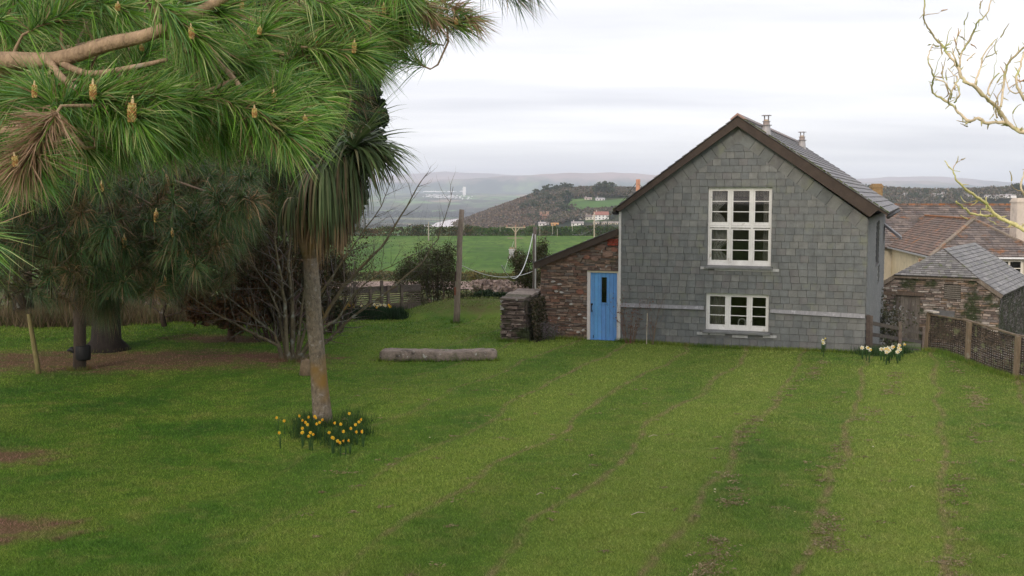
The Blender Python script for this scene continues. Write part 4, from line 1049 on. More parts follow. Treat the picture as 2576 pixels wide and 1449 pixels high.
def blob_points(c, r, n, clumps=40, cl=.28, shell=.55, lo=None):
    """clumped points in an ellipsoid with gaps"""
    c, r = np.array(c, float), np.array(r, float)
    d = rnd_unit(clumps) * (RS.uniform(shell, 1.0, (clumps, 1)) ** .6)
    K = c + d * r; sc = RS.uniform(.6, 1.3, clumps) * cl
    i = RS.randint(0, clumps, n); P = K[i] + rnd_unit(n) * (RS.uniform(0, 1, (n, 1)) ** .5) * sc[i][:, None] * r
    if lo is not None: P = P[P[:, 2] > lo]
    return P
def grow(mb, p, d, L_, r, lvl, maxl, c, wob=.16, nchild=(3, 6), up=.08, spread=(.45, .95), shrink=.62, tips=None, sides=(6, 5, 4, 3)):
    n = max(4, int(L_ / .18) if L_ > .5 else 4); n = min(n, 12); P = [Vector(p)]; dirs = [Vector(d).normalized()]; dd = Vector(d).normalized()
    for i in range(n):
        dd = (dd + Vector((random.gauss(0, wob), random.gauss(0, wob), random.gauss(0, wob) + up))).normalized()
        P.append(P[-1] + dd * L_ / n); dirs.append(dd.copy())
    rr = [r * (1 - .62 * i / n) for i in range(n + 1)]
    mb.tube(P, rr, sides[min(lvl, len(sides) - 1)], tuple(q * random.uniform(.85, 1.15) for q in c), cap=False)
    if lvl >= maxl:
        if tips is not None: tips.append((P[-1], dirs[-1]))
        return
    for k in range(random.randint(*nchild)):
        t_ = random.uniform(.25, 1.0) if k else 1.0; i = min(n, max(1, int(t_ * n)))
        ax = dirs[i].orthogonal().normalized(); ax.rotate(__import__('mathutils').Quaternion(dirs[i], random.uniform(0, 2 * pi)))
        a = random.uniform(*spread) if k else .15; nd = (dirs[i] * cos(a) + ax * sin(a)).normalized()
        grow(mb, P[i], nd, L_ * shrink * random.uniform(.7, 1.2), max(rr[i] * .62, .0025), lvl + 1, maxl, c, wob, nchild, up, spread, shrink, tips, sides)

def needles(S, w=.0016, bend=.30):
    """S: list of shoots (tip, dir, axis length, needle length, count, colour set id); returns mesh arrays"""
    VV, CC = [], []
    PAL = {0: [(.13, .29, .035), (.19, .37, .05), (.09, .20, .045), (.25, .39, .10), (.42, .48, .20), (.17, .33, .12)],  # near needles: flash brightness put into these greens
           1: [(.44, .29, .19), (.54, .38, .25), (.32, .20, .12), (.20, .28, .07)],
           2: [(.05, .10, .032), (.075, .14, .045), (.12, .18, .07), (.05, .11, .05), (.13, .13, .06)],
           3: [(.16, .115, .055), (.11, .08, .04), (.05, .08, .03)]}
    for (tip, d, aL, nl, n, pal) in S:
        tip = np.asarray(tip, float); d = np.asarray(d, float); d /= np.linalg.norm(d)
        t_ = RS.uniform(0, 1, n) ** 1.3                      # 0 tip .. 1 base
        ax = tip[None] - d[None] * (t_ * aL)[:, None]
        rd = np.cross(d[None], rnd_unit(n)); rd /= np.linalg.norm(rd, axis=1)[:, None]
        th = np.radians(RS.normal(31, 13, n) + 24 * t_)
        nd = d[None] * np.cos(th)[:, None] + rd * np.sin(th)[:, None]
        ln = nl * RS.uniform(.62, 1.12, n)[:, None]
        side = np.cross(nd, rnd_unit(n)); side /= np.linalg.norm(side, axis=1)[:, None]
        g = np.array([0, 0, -1.0]); m = ax + nd * ln * .5; e = ax + nd * ln + g * ln * bend * RS.uniform(.3, 1.7, (n, 1)) + rnd_unit(n) * ln * .07
        V = np.stack([ax - side * w, ax + side * w, m + side * w * .9, m - side * w * .9, e], 1)
        VV.append(V.reshape(-1, 3))
        c = np.asarray(PAL[pal])[RS.randint(0, len(PAL[pal]), n)] * RS.uniform(.75, 1.25, (n, 1)) * RS.uniform(.85, 1.12)
        br = RS.uniform(0, 1, n) < .08
        c[br] = (.34, .23, .13)
        CC.append(np.repeat(c, 5, axis=0))
    V = np.concatenate(VV); C = np.concatenate(CC); n = len(V) // 5; b = np.arange(n)[:, None] * 5
    F = np.concatenate([b + np.array([[0, 1, 2]]), b + np.array([[0, 2, 3]]), b + np.array([[3, 2, 4]])], 0)
    return V, F, C
candle_m = amat('pollen_cone', .8, 60, .35, (1, 1, 1), .6, .004)
def candle_mesh(h=.1, r=.014):
    mb = MB(); n = 7
    for i in range(9):
        for k in range(n):
            a = 2 * pi * (k + .5 * (i % 2)) / n; z = h * .72 * i / 9; rr = r * (.75 + .35 * sin(pi * (i + 1) / 10))
            p = Vector((cos(a) * rr, sin(a) * rr, z)); q = p + Vector((cos(a) * r * .45, sin(a) * r * .45, h * .05))
            mb.tube([p - Vector((cos(a), sin(a), 0)) * r * .6, p, q], [r * .30, r * .42, r * .16], 5, pick([(.55, .33, .12), (.62, .42, .18), (.50, .26, .10), (.66, .58, .22)]))
    mb.tube([(0, 0, 0), (0, 0, h * .7), (0, 0, h * .86), (0, 0, h)], [r * .55, r * .6, r * .48, .001], 7, (.66, .50, .28))
    return mb
def curve3(a, b, droop, n=6):
    a, b = np.array(a, float), np.array(b, float); return [tuple(a + (b - a) * k / n + np.array([0, 0, -droop * 4 * (k / n) * (1 - k / n)]) + RS.normal(0, .012, 3) * (0 < k < n)) for k in range(n + 1)]

# ------------------------------------------------------------------ near pine (its trunk stands left of the frame)
np_base = (-4.3, 3.0, gz(-4.3, 3.0) - .1)
npine = thing('pine_tree', 'near pine tree reaching in from the upper left with long green needles and pale cones', 'tree', np_base)
mb = MB()
mb.tube([np_base, (-4.3, 3.05, 3.2), (-4.22, 3.2, 5.0), (-4.1, 3.4, 7.5), (-4.0, 3.5, 10)], [.26, .21, .17, .12, .05], 12, (.16, .11, .08)); mb.build('trunk', bark_m, npine, True, True)
BR = [[(-4.25, 3.1, 4.6), at(-160, 165, 3.55), at(0, 152, 3.5), at(140, 150, 3.5), at(270, 112, 3.45), at(390, 82, 3.4), at(540, 8, 3.35), at(640, -60, 3.3)],
      [(-4.2, 3.2, 4.9), at(0, 118, 4.4), at(160, 130, 4.3), at(330, 92, 4.2), at(560, 60, 4.3), at(820, 45, 4.4), at(1040, 40, 4.5), at(1180, 55, 4.5)],
      [at(140, 150, 3.5), at(220, 185, 3.45), at(330, 170, 3.4), at(420, 150, 3.35)],
      [at(120, 148, 3.5), at(160, 200, 3.4), at(230, 245, 3.3), at(300, 270, 3.2)],
      [at(390, 82, 3.4), at(500, 120, 3.5), at(590, 200, 3.5), at(650, 290, 3.45), at(720, 330, 3.4)],
      [at(560, 60, 4.3), at(700, 130, 4.2), at(800, 160, 4.1), at(880, 170, 4.0)],
      [(-4.2, 3.2, 5.6), at(0, -60, 4.6), at(400, -120, 4.6), at(900, -60, 4.7), at(1250, -10, 4.8)],
      [(-4.25, 3.1, 4.0), at(0, 205, 4.0), at(100, 260, 3.9), at(240, 330, 3.8), at(420, 360, 3.8), at(560, 340, 3.8)],
      [(-4.25, 3.1, 3.7), at(0, 330, 3.3), at(60, 380, 3.2)], [at(100, 260, 3.9), at(150, 330, 3.7), at(185, 420, 3.6)],
      [(-4.2, 3.2, 5.3), at(0, 30, 5.4), at(300, 80, 5.6), at(620, 120, 5.8), at(900, 120, 6.0)],
      [(-4.2, 3.2, 5.0), at(0, 240, 5.8), at(300, 300, 6.0), at(600, 310, 6.2), at(800, 330, 6.4)]]
rads = [(.036, .013), (.03, .008), (.013, .006), (.014, .006), (.012, .005), (.012, .005), (.04, .008), (.028, .007), (.02, .008), (.01, .006), (.04, .01), (.04, .01)]
skel = []
for P, (r0, r1) in zip(BR, rads):
    P = [np.array(p) for p in P]; Q = []
    for i in range(len(P) - 1):
        for k in range(4):
            p0, p1, p2, p3 = P[max(i - 1, 0)], P[i], P[i + 1], P[min(i + 2, len(P) - 1)]; t_ = k / 4
            Q.append(.5 * ((2 * p1) + (-p0 + p2) * t_ + (2 * p0 - 5 * p1 + 4 * p2 - p3) * t_ ** 2 + (-p0 + 3 * p1 - 3 * p2 + p3) * t_ ** 3))
    Q.append(P[-1]); skel += Q
    m_ = MB(); m_.tube([tuple(q) for q in Q], [r0 + (r1 - r0) * k / (len(Q) - 1) for k in range(len(Q))], 9, (.36, .25, .16)); m_.build('branch', bark_m, npine, True, True)
SK = np.array(skel)
# leading shoots read off the photograph: tip px, tip py, depth, direction in the picture, needles, palette, candle height px
LEAD = [(345, 300, 3.2, (.9, .5), 520, 0, 78), (390, 250, 3.25, (1, .2), 380, 0, 0), (250, 245, 3.2, (.7, -.1), 320, 0, 62), (105, 240, 3.3, (-.5, -.5), 300, 0, 52), (60, 410, 3.0, (-.2, .5), 620, 1, 40), (100, 400, 3.05, (.7, .2), 320, 0, 0),
        (720, 340, 3.4, (.8, .5), 520, 0, 0), (650, 290, 3.4, (.8, .4), 300, 0, 40), (775, 305, 3.45, (.8, .3), 240, 0, 30), (495, 95, 3.3, (.5, .5), 340, 0, 48), (895, 130, 3.9, (.9, .1), 380, 0, 52), (800, 110, 4.0, (.6, -.3), 260, 0, 36),
        (700, 250, 3.5, (.3, -.5), 220, 0, 40), (215, 370, 3.5, (.4, .7), 300, 0, 22), (660, 85, 3.9, (.5, -.2), 260, 0, 36), (370, 125, 3.7, (.2, -.3), 220, 0, 26), (480, 260, 3.4, (1, .4), 420, 0, 0), (560, 330, 3.6, (.8, .7), 380, 0, 0),
        (430, 340, 3.5, (.5, .9), 380, 0, 0), (300, 360, 3.6, (.3, .9), 300, 0, 0), (820, 210, 4.0, (.8, .5), 340, 0, 0), (930, 150, 4.2, (.9, .5), 380, 0, 0), (970, 30, 4.3, (.4, -.8), 260, 0, 40), (1040, 10, 4.4, (.7, -.3), 260, 0, 0),
        (1150, 60, 4.5, (1, .2), 200, 0, 30), (1190, 50, 4.5, (.8, .6), 180, 1, 0), (1090, 45, 4.4, (.6, .8), 160, 1, 0), (1290, -20, 4.6, (.9, .6), 170, 2, 0), (1330, -45, 4.6, (.9, .9), 150, 2, 0), (180, 265, 3.6, (-.3, .8), 260, 0, 0), (30, 250, 3.4, (-.7, .3), 260, 0, 0),
        (-70, 590, 2.8, (.9, .05), 160, 0, 0), (190, 20, 3.5, (.8, -.4), 300, 0, 0), (310, 25, 3.5, (.8, .3), 260, 0, 30), (550, 30, 3.4, (.9, .3), 260, 0, 0), (620, 160, 3.6, (.9, .3), 320, 0, 0), (560, 190, 3.6, (.6, .5), 320, 0, 0), (800, 250, 3.7, (.8, .6), 220, 0, 0), (740, 60, 4.2, (.9, .2), 300, 0, 0), (860, 60, 4.3, (.8, .4), 320, 0, 0), (1000, 80, 4.4, (.8, .6), 260, 0, 0), (960, 110, 4.4, (.8, .6), 260, 0, 0)]
S = []; twig = MB(); CAN = []
def twig_to(tip, d, aL, r0=.008, mb=None, base=None, cc=(.28, .20, .12)):
    tip = np.array(tip); d = np.array(d) / np.linalg.norm(d); root = tip - d * aL
    if base is None:
        k = np.argmin(np.linalg.norm(SK - root, axis=1)); base = SK[k]
    mid = (base + root) / 2 + np.array([0, 0, -.04]) - d * .05
    mb.tube([tuple(base), tuple(base * .4 + mid * .6), tuple(mid * .4 + root * .6), tuple(root), tuple(tip)], [r0, r0 * .8, r0 * .7, r0 * .6, r0 * .3], 5, cc)
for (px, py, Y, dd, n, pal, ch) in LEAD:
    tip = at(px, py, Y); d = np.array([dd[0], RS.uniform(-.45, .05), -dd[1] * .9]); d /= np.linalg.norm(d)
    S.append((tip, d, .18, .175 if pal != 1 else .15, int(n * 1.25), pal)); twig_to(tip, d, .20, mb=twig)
    if ch: CAN.append((tip + np.array([0, -.05, .0]), ch * .00098))
poly = np.array([(-60, -80), (1050, -80), (1030, 60), (990, 115), (940, 165), (860, 190), (790, 235), (800, 300), (770, 345), (690, 370), (600, 350), (500, 355), (400, 375), (250, 370), (160, 400), (80, 470), (-60, 470)], float)
def inside(x, y, P):
    c_ = False; j = len(P) - 1
    for i in range(len(P)):
        if (P[i][1] > y) != (P[j][1] > y) and x < (P[j][0] - P[i][0]) * (y - P[i][1]) / (P[j][1] - P[i][1]) + P[i][0]: c_ = not c_
        j = i
    return c_
rng = random.Random(5); cnt = 0
while cnt < 290:
    x, y = rng.uniform(-60, 1050), rng.uniform(-80, 470)
    if not inside(x, y, poly): continue
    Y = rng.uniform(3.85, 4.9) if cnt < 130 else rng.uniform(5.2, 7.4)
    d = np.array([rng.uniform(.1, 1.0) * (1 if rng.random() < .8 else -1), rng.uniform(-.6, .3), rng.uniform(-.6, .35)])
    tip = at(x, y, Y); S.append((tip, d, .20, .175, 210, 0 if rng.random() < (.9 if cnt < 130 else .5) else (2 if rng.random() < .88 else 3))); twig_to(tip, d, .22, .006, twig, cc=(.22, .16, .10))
    if rng.random() < .2: CAN.append((tip + np.array([0, -.06, .01]), rng.uniform(.04, .07)))
    cnt += 1
twig.build('twigs', bark_m, npine, True, True)
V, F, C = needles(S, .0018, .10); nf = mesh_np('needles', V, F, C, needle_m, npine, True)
cm = candle_mesh(.1, .0115); Cs = np.concatenate([blob_points(c_, r_, 16000, 60, .3, .2) for c_, r_ in (((-6.5, 7, 10.5), (3.5, 4, 2.2)), ((-8, 13, 11.5), (4.5, 5, 2.5)), ((-3.5, 9.5, 10.2), (2.5, 3.5, 1.6)))])
V, F, C = leaves(Cs, .16, [(.04, .09, .025), (.06, .12, .035), (.03, .07, .02)], 2.5); mesh_np('shade_canopy', V, F, C, leaf_m, npine, True)  # unseen leaf mass overhead, added to hold sky light off the left lawn
c0 = cm.build('pollen_cone', candle_m, npine); c0.location = (0, 0, 0)
def put_cones(root, first, L_, smooth=True):
    base = np.array(root.location)
    for i, (p, h_) in enumerate(L_):
        o = first if i == 0 else first.copy()
        if i: col.objects.link(o); o.parent = root
        k = h_ / .1; o.scale = (k if k > .5 else .5, k if k > .5 else .5, k); o.location = tuple(np.array(p) - base - np.array([0, 0, .01])); o.rotation_euler = (random.uniform(-.12, .12), random.uniform(-.15, .15), random.uniform(0, 6))
put_cones(npine, c0, CAN[:95])

# ------------------------------------------------------------------ pines standing on the lawn
def tree_pine(base, label, top, radii, shoots, polyp, depth, nl, n_need, w, palette, cones, trunk_c, flare=0, seed=3, leanx=0):
    o = thing('pine_tree', label, 'tree', base); mb = MB(); b = np.array(base)
    P = [(b[0] + leanx * k / 8 + .05 * sin(k), b[1], b[2] - .1 + (top + .1) * k / 8) for k in range(9)]
    rr = [radii * (1 - .75 * k / 8) for k in range(9)]; rr[0] += flare
    if flare: P.insert(1, (P[0][0], b[1], b[2] + .28)); rr.insert(1, radii * 1.08)
    mb.tube(P, rr, 12, trunk_c); mb.build('trunk', darkbark_m, o, True, True)
    rg = random.Random(seed); S, tw, can = [], MB(), []; k = 0
    while k < shoots:
        x, y = rg.uniform(polyp[:, 0].min(), polyp[:, 0].max()), rg.uniform(polyp[:, 1].min(), polyp[:, 1].max())
        if not inside(x, y, polyp): continue
        Y = rg.uniform(*depth); tip = at(x, y, Y)
        out = np.array([tip[0] - b[0], tip[1] - b[1], 0]); out /= np.linalg.norm(out) + 1e-6
        d = out * .8 + np.array([rg.uniform(-.6, .6), rg.uniform(-.6, .4), rg.uniform(-.35, .5)]); d /= np.linalg.norm(d)
        S.append((tip, d, nl * 1.2, nl, n_need, palette if rg.random() < .76 else 3))
        hz_ = max(.9, min(top * .95, tip[2] - b[2] + rg.uniform(-.8, .2))); base_p = np.array([b[0] + leanx * hz_ / top, b[1], b[2] + hz_])
        if k % 3 == 0:
            root = tip - d * nl; P2 = curve3(base_p, root, rg.uniform(-.3, .35)); P2.append(tuple(tip))
            tw.tube(P2, [.035 * (1 - .8 * q / (len(P2) - 1)) + .004 for q in range(len(P2))], 5, (.17, .12, .085))
        else: tw.tube([tuple(tip - d * nl * 2.2 + np.array([0, 0, -.1])), tuple(tip - d * nl), tuple(tip)], [.012, .009, .004], 4, (.17, .12, .085))
        if rg.random() < cones: can.append((tip, rg.uniform(.12, .22)))
        k += 1
    tw.build('branches', bark_m, o, True, True); V, F, C = needles(S, w, .35); mesh_np('needles', V, F, C, needle_m, o, True)
    if can: cc = candle_mesh(.1, .011).build('pollen_cone', candle_m, o); put_cones(o, cc, can[:70])
    return o
pb = gp(200, 930)
polyB = np.array([(-60, 400), (560, 400), (650, 440), (640, 560), (600, 610), (560, 660), (440, 720), (360, 740), (240, 720), (120, 700), (-60, 640)], float)
pB = tree_pine(pb, 'middle pine with a slim trunk and a black band round its foot', 8.5, .15, 430, polyB, (15, 23.5), .40, 125, .0058, 2, .16, (.065, .05, .04), 0, 21)
lowp = np.array([(-60, 600), (600, 600), (640, 680), (520, 730), (420, 770), (340, 740), (160, 770), (60, 740), (-60, 760)], float); S = []; k = 0; lb = MB(); rg = random.Random(9)
while k < 120:
    x, y = rg.uniform(-60, 640), rg.uniform(600, 800)
    if not inside(x, y, lowp): continue
    tip = at(x, y, rg.uniform(19, 27)); d = np.array([rg.uniform(-.4, 1), rg.uniform(-.6, .4), rg.uniform(-.5, .2)]); d /= np.linalg.norm(d)
    S.append((tip, d, .4, .38, 120, 3 if rg.random() < .45 else 2)); hb = rg.uniform(1.6, 3.2)
    P2 = curve3((pb[0] + (.0), pb[1] + .1, pb[2] + hb), tip, rg.uniform(-.5, .2), 7); lb.tube(P2, [.03 * (1 - .12 * q) + .003 for q in range(8)], 5, (.10, .075, .055)); k += 1
    for _ in range(3):
        a_q = np.array(P2[rg.randint(3, 6)]); grow(lb, tuple(a_q), tuple(d + rnd_unit(1)[0] * .6), rg.uniform(.5, 1.1), .010, 2, 3, (.10, .075, .055), .12, (2, 3), 0, (.4, .9), .6)
lb.build('lower_branches', darkbark_m, pB, True, True); V, F, C = needles(S, .004, .4); mesh_np('lower_needles', V, F, C, needle_m, pB, True)
polyB2 = np.array([(205, 740), (300, 730), (320, 790), (290, 810), (220, 800)], float)
S = [(at(258 + RS.uniform(-25, 25), 765 + RS.uniform(-22, 25), 23.6), np.array([RS.uniform(-.5, .7), -.5, RS.uniform(-.6, .2)]), .42, .42, 330, 2 if k % 3 else 3) for k in range(9)]
V, F, C = needles(S, .0042, .9); mesh_np('needles', V, F, C, needle_m, pB, True)
cc = candle_mesh(.1, .011).build('pollen_cone', candle_m, pB); put_cones(pB, cc, [(at(268, 752, 23.3), .3)])
pc = gp(268, 880)
polyC = np.array([(-100, 100), (420, 60), (900, 100), (960, 190), (940, 330), (800, 420), (720, 520), (640, 640), (560, 560), (300, 520), (-100, 560)], float)
tree_pine(pc, 'big dark pine with a broad flared trunk behind the black-banded pine', 12.0, .36, 420, polyC, (24.5, 31), .55, 150, .0075, 2, .05, (.026, .021, .018), .38, 33, 0)
# the black band
mb = MB(); q = at(195, 884, pb[1] - .0)
for k in range(5): pass
zc = q[2] - gz(pb[0], pb[1])
mb.tube([(0, 0, zc - .20), (0, 0, zc - .17), (0, 0, zc - .02), (.0, 0, zc + .11), (0, 0, zc + .14)], [.16, .175, .18, .178, .165], 14, (.012, .012, .013))
mb.tube([(-.15, -.02, zc + .02), (-.26, -.03, zc + .05), (-.36, -.03, zc + .02)], [.10, .06, .01], 6, (.012, .012, .013))
o = mb.build('black_band', dark_m, None, smooth=True); o.location = (pb[0], pb[1], pb[2] + zc - .2); props(o, 'black plastic band wrapped round the slim pine trunk', 'tree band')

# dark evergreens closing the view at the left
def crown(name, label, base, parts, n, size, cols, trunk_r, trunk_c, cat='tree', group=None, elong=1.6, m=leaf_m, trunk_top=None, branches=0, shell=.45, cl=.30, clumps=70):
    o = thing(name, label, cat, base, 0, group); b = np.array(base, float); Cs = []
    vol = [p[1][0] * p[1][1] * p[1][2] for p in parts]; tot = sum(vol)
    for (c, r), v in zip(parts, vol): Cs.append(blob_points(c, r, max(20, int(n * v / tot)), max(8, int(clumps * (v / tot) ** .6 + 6)), cl, shell, b[2] + .05))
    Cs = np.concatenate(Cs); V, F, CC = leaves(Cs, size, cols, elong)
    top = trunk_top if trunk_top else max(p[0][2] for p in parts)
    mb = MB(); P = [(b[0], b[1], b[2] - .15), (b[0] + .04, b[1], b[2] + (top - b[2]) * .4), (b[0], b[1], top)]
    mb.tube(P, [trunk_r * 1.15, trunk_r * .8, trunk_r * .3], 7, trunk_c)
    for k in range(branches):
        p = parts[k % len(parts)]; q = np.array(p[0]) + rnd_unit(1)[0] * np.array(p[1]) * .8; z = b[2] + (top - b[2]) * RS.uniform(.15, .7)
        mb.tube(curve3((b[0], b[1], z), q, RS.uniform(-.2, .2), 5), [trunk_r * .35, trunk_r * .28, trunk_r * .22, trunk_r * .16, trunk_r * .1, trunk_r * .05], 5, trunk_c)
    mb.build('trunk', bark_m, o, True, True); mesh_np('crown', V, F, CC, m, o, True); return o
DK = [(.018, .038, .012), (.026, .05, .016), (.036, .06, .018), (.022, .036, .014)]
def px_part(px, py, Y, rx, ry, rz): q = at(px, py, Y); return ((q[0], q[1], q[2]), (rx, ry, rz))
g_ = lambda px, Y: (at(px, 800, Y)[0], Y, gz(at(px, 800, Y)[0], Y))
crown('evergreen_tree', 'tall dark conifer rising directly behind the cabbage palm', g_(795, 31.5), [px_part(905, 330, 31.5, .9, .8, 1.5), px_part(932, 250, 31.5, .36, .5, 1.0), px_part(900, 200, 31.5, .8, .5, .8), px_part(860, 420, 31.5, .85, .8, 1.4), px_part(800, 330, 32, 1.5, 1.2, 2.0), px_part(820, 540, 31.5, 1.0, .8, 1.1)], 26000, .13, DK, .2, (.06, .045, .035), branches=12)
crown('evergreen_tree', 'broad dark evergreen filling the gap right of the big pine', g_(640, 33.5), [px_part(640, 300, 33.5, 2.8, 1.8, 2.6), px_part(700, 150, 33.5, 2.2, 1.6, 2.0), px_part(620, 500, 33.5, 2.3, 1.6, 1.6), px_part(560, 620, 33.5, 1.6, 1.2, .8), px_part(800, 130, 34, 1.3, 1.4, 1.8)], 42000, .15, DK, .28, (.06, .045, .035), branches=14)
crown('evergreen_tree', 'dark evergreen at the far left behind the leaning stake', g_(60, 34), [px_part(40, 300, 34, 3.2, 1.8, 3.0), px_part(60, 540, 34, 2.6, 1.6, 1.6), px_part(300, 340, 34, 3.0, 1.8, 3.0), px_part(330, 560, 34, 2.6, 1.4, 1.5), px_part(-60, 640, 34, 1.5, 1.4, .9), px_part(420, 100, 34, 3.4, 1.6, 2.5), px_part(100, 60, 34, 3.4, 1.6, 2.5)], 60000, .17, DK, .3, (.05, .04, .03), branches=18)
BRN = [(.13, .062, .03), (.10, .05, .024), (.16, .085, .035), (.055, .048, .02), (.09, .065, .03)]
crown('brown_shrub', 'brown dying conifer shrub with bare lower stems left of the bare tree', tuple(gp(580, 857)), [px_part(560, 740, 29.5, 1.15, .8, .75), px_part(500, 720, 29.8, .8, .7, .5), px_part(600, 790, 29.5, .75, .6, .45), px_part(640, 700, 29.8, .9, .7, .8)], 15000, .060, BRN, .10, (.12, .075, .05), 'shrub', branches=10, elong=3.0)
crown('olive_shrub', 'dense olive-brown twiggy shrub filling the gap behind the bare tree', tuple(gp(735, 862)), [px_part(720, 700, 31, 1.15, .7, 1.1), px_part(800, 690, 31.3, .8, .6, 1.0), px_part(700, 790, 30.6, .9, .6, .55), px_part(640, 640, 31.3, .9, .6, .7)], 17000, .036, [(.085, .07, .032), (.06, .058, .026), (.11, .08, .04), (.05, .04, .022)], .08, (.09, .07, .045), 'shrub', branches=16, elong=4.0, shell=.2, cl=.45)
crown('dark_shrub', 'dark leafy shrub seen between the bare tree stems', g_(850, 34.5), [px_part(845, 780, 34.5, .42, .45, .36), px_part(700, 800, 34.5, .8, .5, .3)], 4500, .06, DK, .05, (.06, .045, .035), 'shrub')

# ------------------------------------------------------------------ bare trees and shrubs
bb = gp(745, 905)
bt = thing('bare_tree', 'bare multi-stemmed tree with lichened grey stems behind the cabbage palm', 'tree', bb)
mb = MB(); BC_ = (.16, .135, .105)
stems = [[(705, 880), (690, 840), (640, 800), (560, 740), (500, 700)], [(715, 880), (700, 780), (660, 700), (600, 620)], [(722, 885), (715, 760), (700, 660), (690, 590), (700, 520)], [(735, 890), (735, 760), (725, 660), (735, 560), (760, 470)],
         [(745, 900), (755, 800), (770, 700), (800, 600), (830, 520)], [(750, 900), (790, 850), (850, 800), (900, 730), (960, 680), (1040, 640)], [(755, 905), (800, 820), (850, 740), (900, 680), (960, 620), (1010, 545), (1050, 470), (1078, 432)],
         [(748, 900), (780, 780), (840, 690), (900, 600), (960, 520), (990, 440)], [(760, 905), (820, 860), (880, 800), (980, 730), (1060, 660), (1100, 600), (1125, 530), (1140, 470)], [(700, 870), (620, 830), (540, 790), (470, 740), (430, 700)]]
for k, st in enumerate(stems):
    Yk = bb[1] + RS.uniform(-.5, .9); P = [np.array(bb) + np.array([(st[0][0] - 735) / 2700 * 26, 0, -.1])] + [at(x, y, bb[1] + (Yk - bb[1]) * i / len(st) + RS.uniform(-.1, .1)) for i, (x, y) in enumerate(st)]
    r0 = .085 if k in (2, 3, 6) else .055; Q = []
    for i in range(len(P) - 1):
        for s_ in range(3): Q.append(P[i] + (P[i + 1] - P[i]) * s_ / 3 + RS.normal(0, .012, 3))
    Q.append(P[-1]); R_ = [max(.006, r0 * (1 - .93 * (i / (len(Q) - 1)) ** .8)) for i in range(len(Q))]
    mb.tube([tuple(q) for q in Q], R_, 6, (.12, .10, .062), cap=False)
    for i in range(5, len(Q) - 1):
        for _ in range(1 if k in (6, 8) else 2):
            dd = Vector(tuple(Q[i + 1] - Q[i])).normalized(); ax = dd.orthogonal(); ax.rotate(__import__('mathutils').Quaternion(dd, random.uniform(0, 6.28))); nd = (dd * .75 + ax * .7 + Vector((0, 0, .1))).normalized()
            grow(mb, tuple(Q[i]), nd, random.uniform(.45, 1.1) * (.6 if k in (6, 8) else 1), max(.007, R_[i] * .45), 2, 3, (.11, .09, .075), .13, (2, 4), .05, (.4, .8), .55)
mb.build('stems', lichbark_m, bt, True, True)
# a short pale pruned stump at its foot
ps = gp(768, 944); mb = MB(); mb.tube([tuple(ps - np.array([0, 0, .08])), tuple(ps + np.array([0, 0, .16])), tuple(ps + np.array([.02, 0, .34])), tuple(ps + np.array([.0, 0, .36]))], [.14, .12, .11, .04], 9, (.22, .16, .10)); mb.build('stump', lichbark_m, bt, True, True)
st = gp(415, 822); o = thing('bare_sapling', 'small bare forked sapling with dark stem at the edge of the rough grass', 'tree', st)
mb = MB(); P = [st - np.array([0, 0, .1])] + [at(x, y, st[1]) for x, y in ((408, 790), (420, 755), (432, 720), (430, 680))]
mb.tube([tuple(p) for p in P], [.10, .06, .05, .04, .02], 7, (.055, .04, .03))
for (x, y, x2, y2) in ((408, 800, 450, 790), (450, 790, 478, 750), (420, 760, 390, 740), (408, 790, 360, 760), (425, 740, 450, 700), (430, 720, 400, 680), (415, 770, 470, 720)):
    a = at(x, y, st[1]); b_ = at(x2, y2, st[1] + RS.uniform(-.4, .4)); d = Vector(tuple(b_ - a)); grow(mb, tuple(a), d.normalized(), d.length, .025, 1, 3, (.075, .055, .045), .12, (3, 5), .03, (.4, .9), .6)
mb.build('stems', bark_m, o, True, True)
def twiggy(name, label, base, h, spread, n, c, r=.02, cat='shrub', leafc=None, leafn=0, ls=.04, lvl=3, group=None):
    o = thing(name, label, cat, base, 0, group); mb = MB(); tips = []
    for k in range(n):
        a = random.uniform(0, 6.28); s_ = random.uniform(.05, 1) * spread
        grow(mb, (base[0] + cos(a) * s_ * .3, base[1] + sin(a) * s_ * .3, base[2] - .03), (cos(a) * s_ / h, sin(a) * s_ / h, 1), h * random.uniform(.5, .8), r * random.uniform(.6, 1.1), 1, lvl, c, .10, (2, 4), .04, (.25, .6), .62, tips, (5, 4, 3, 3))
    mb.build('stems', bark_m, o, True, True)
    if leafn:
        T_ = np.array([tuple(t[0]) for t in tips]); C_ = T_[RS.randint(0, len(T_), leafn)] + RS.normal(0, .12 * h / 1.5, (leafn, 3)); C_ = C_[C_[:, 2] > base[2] + .02]
        V, F, CC = leaves(C_, ls, leafc); mesh_np('leaves', V, F, CC, leaf_m, o, True)
    return o
tg = at(700, 840, 30.0); o = twiggy('tangled_shrub', 'dark brown tangle of bare twigs behind the multi-stemmed tree', (tg[0], tg[1], gz(tg[0], tg[1])), 3.0, 1.7, 34, (.075, .052, .036), .022, 'shrub', [(.075, .055, .03), (.10, .065, .035), (.05, .055, .025)], 14000, .05)
tg = at(830, 830, 31.5); o = twiggy('tangled_shrub', 'olive-brown tangle of bare twigs right of the palm trunk', (tg[0], tg[1], gz(tg[0], tg[1])), 2.2, 1.3, 30, (.075, .055, .04), .02, 'shrub', [(.055, .06, .028), (.085, .06, .035)], 7000, .022)
rb_ = gp(1585, 861); twiggy('climbing_rose', 'thin reddish twiggy rose bush against the slate wall beside the door', (hl(.38, -.32, 0)[0], hl(.38, -.32, 0)[1], gz(3.2, 29.1)), 1.0, .42, 13, (.17, .09, .06), .008, 'bush', [(.16, .07, .05), (.20, .10, .06)], 260, .03)
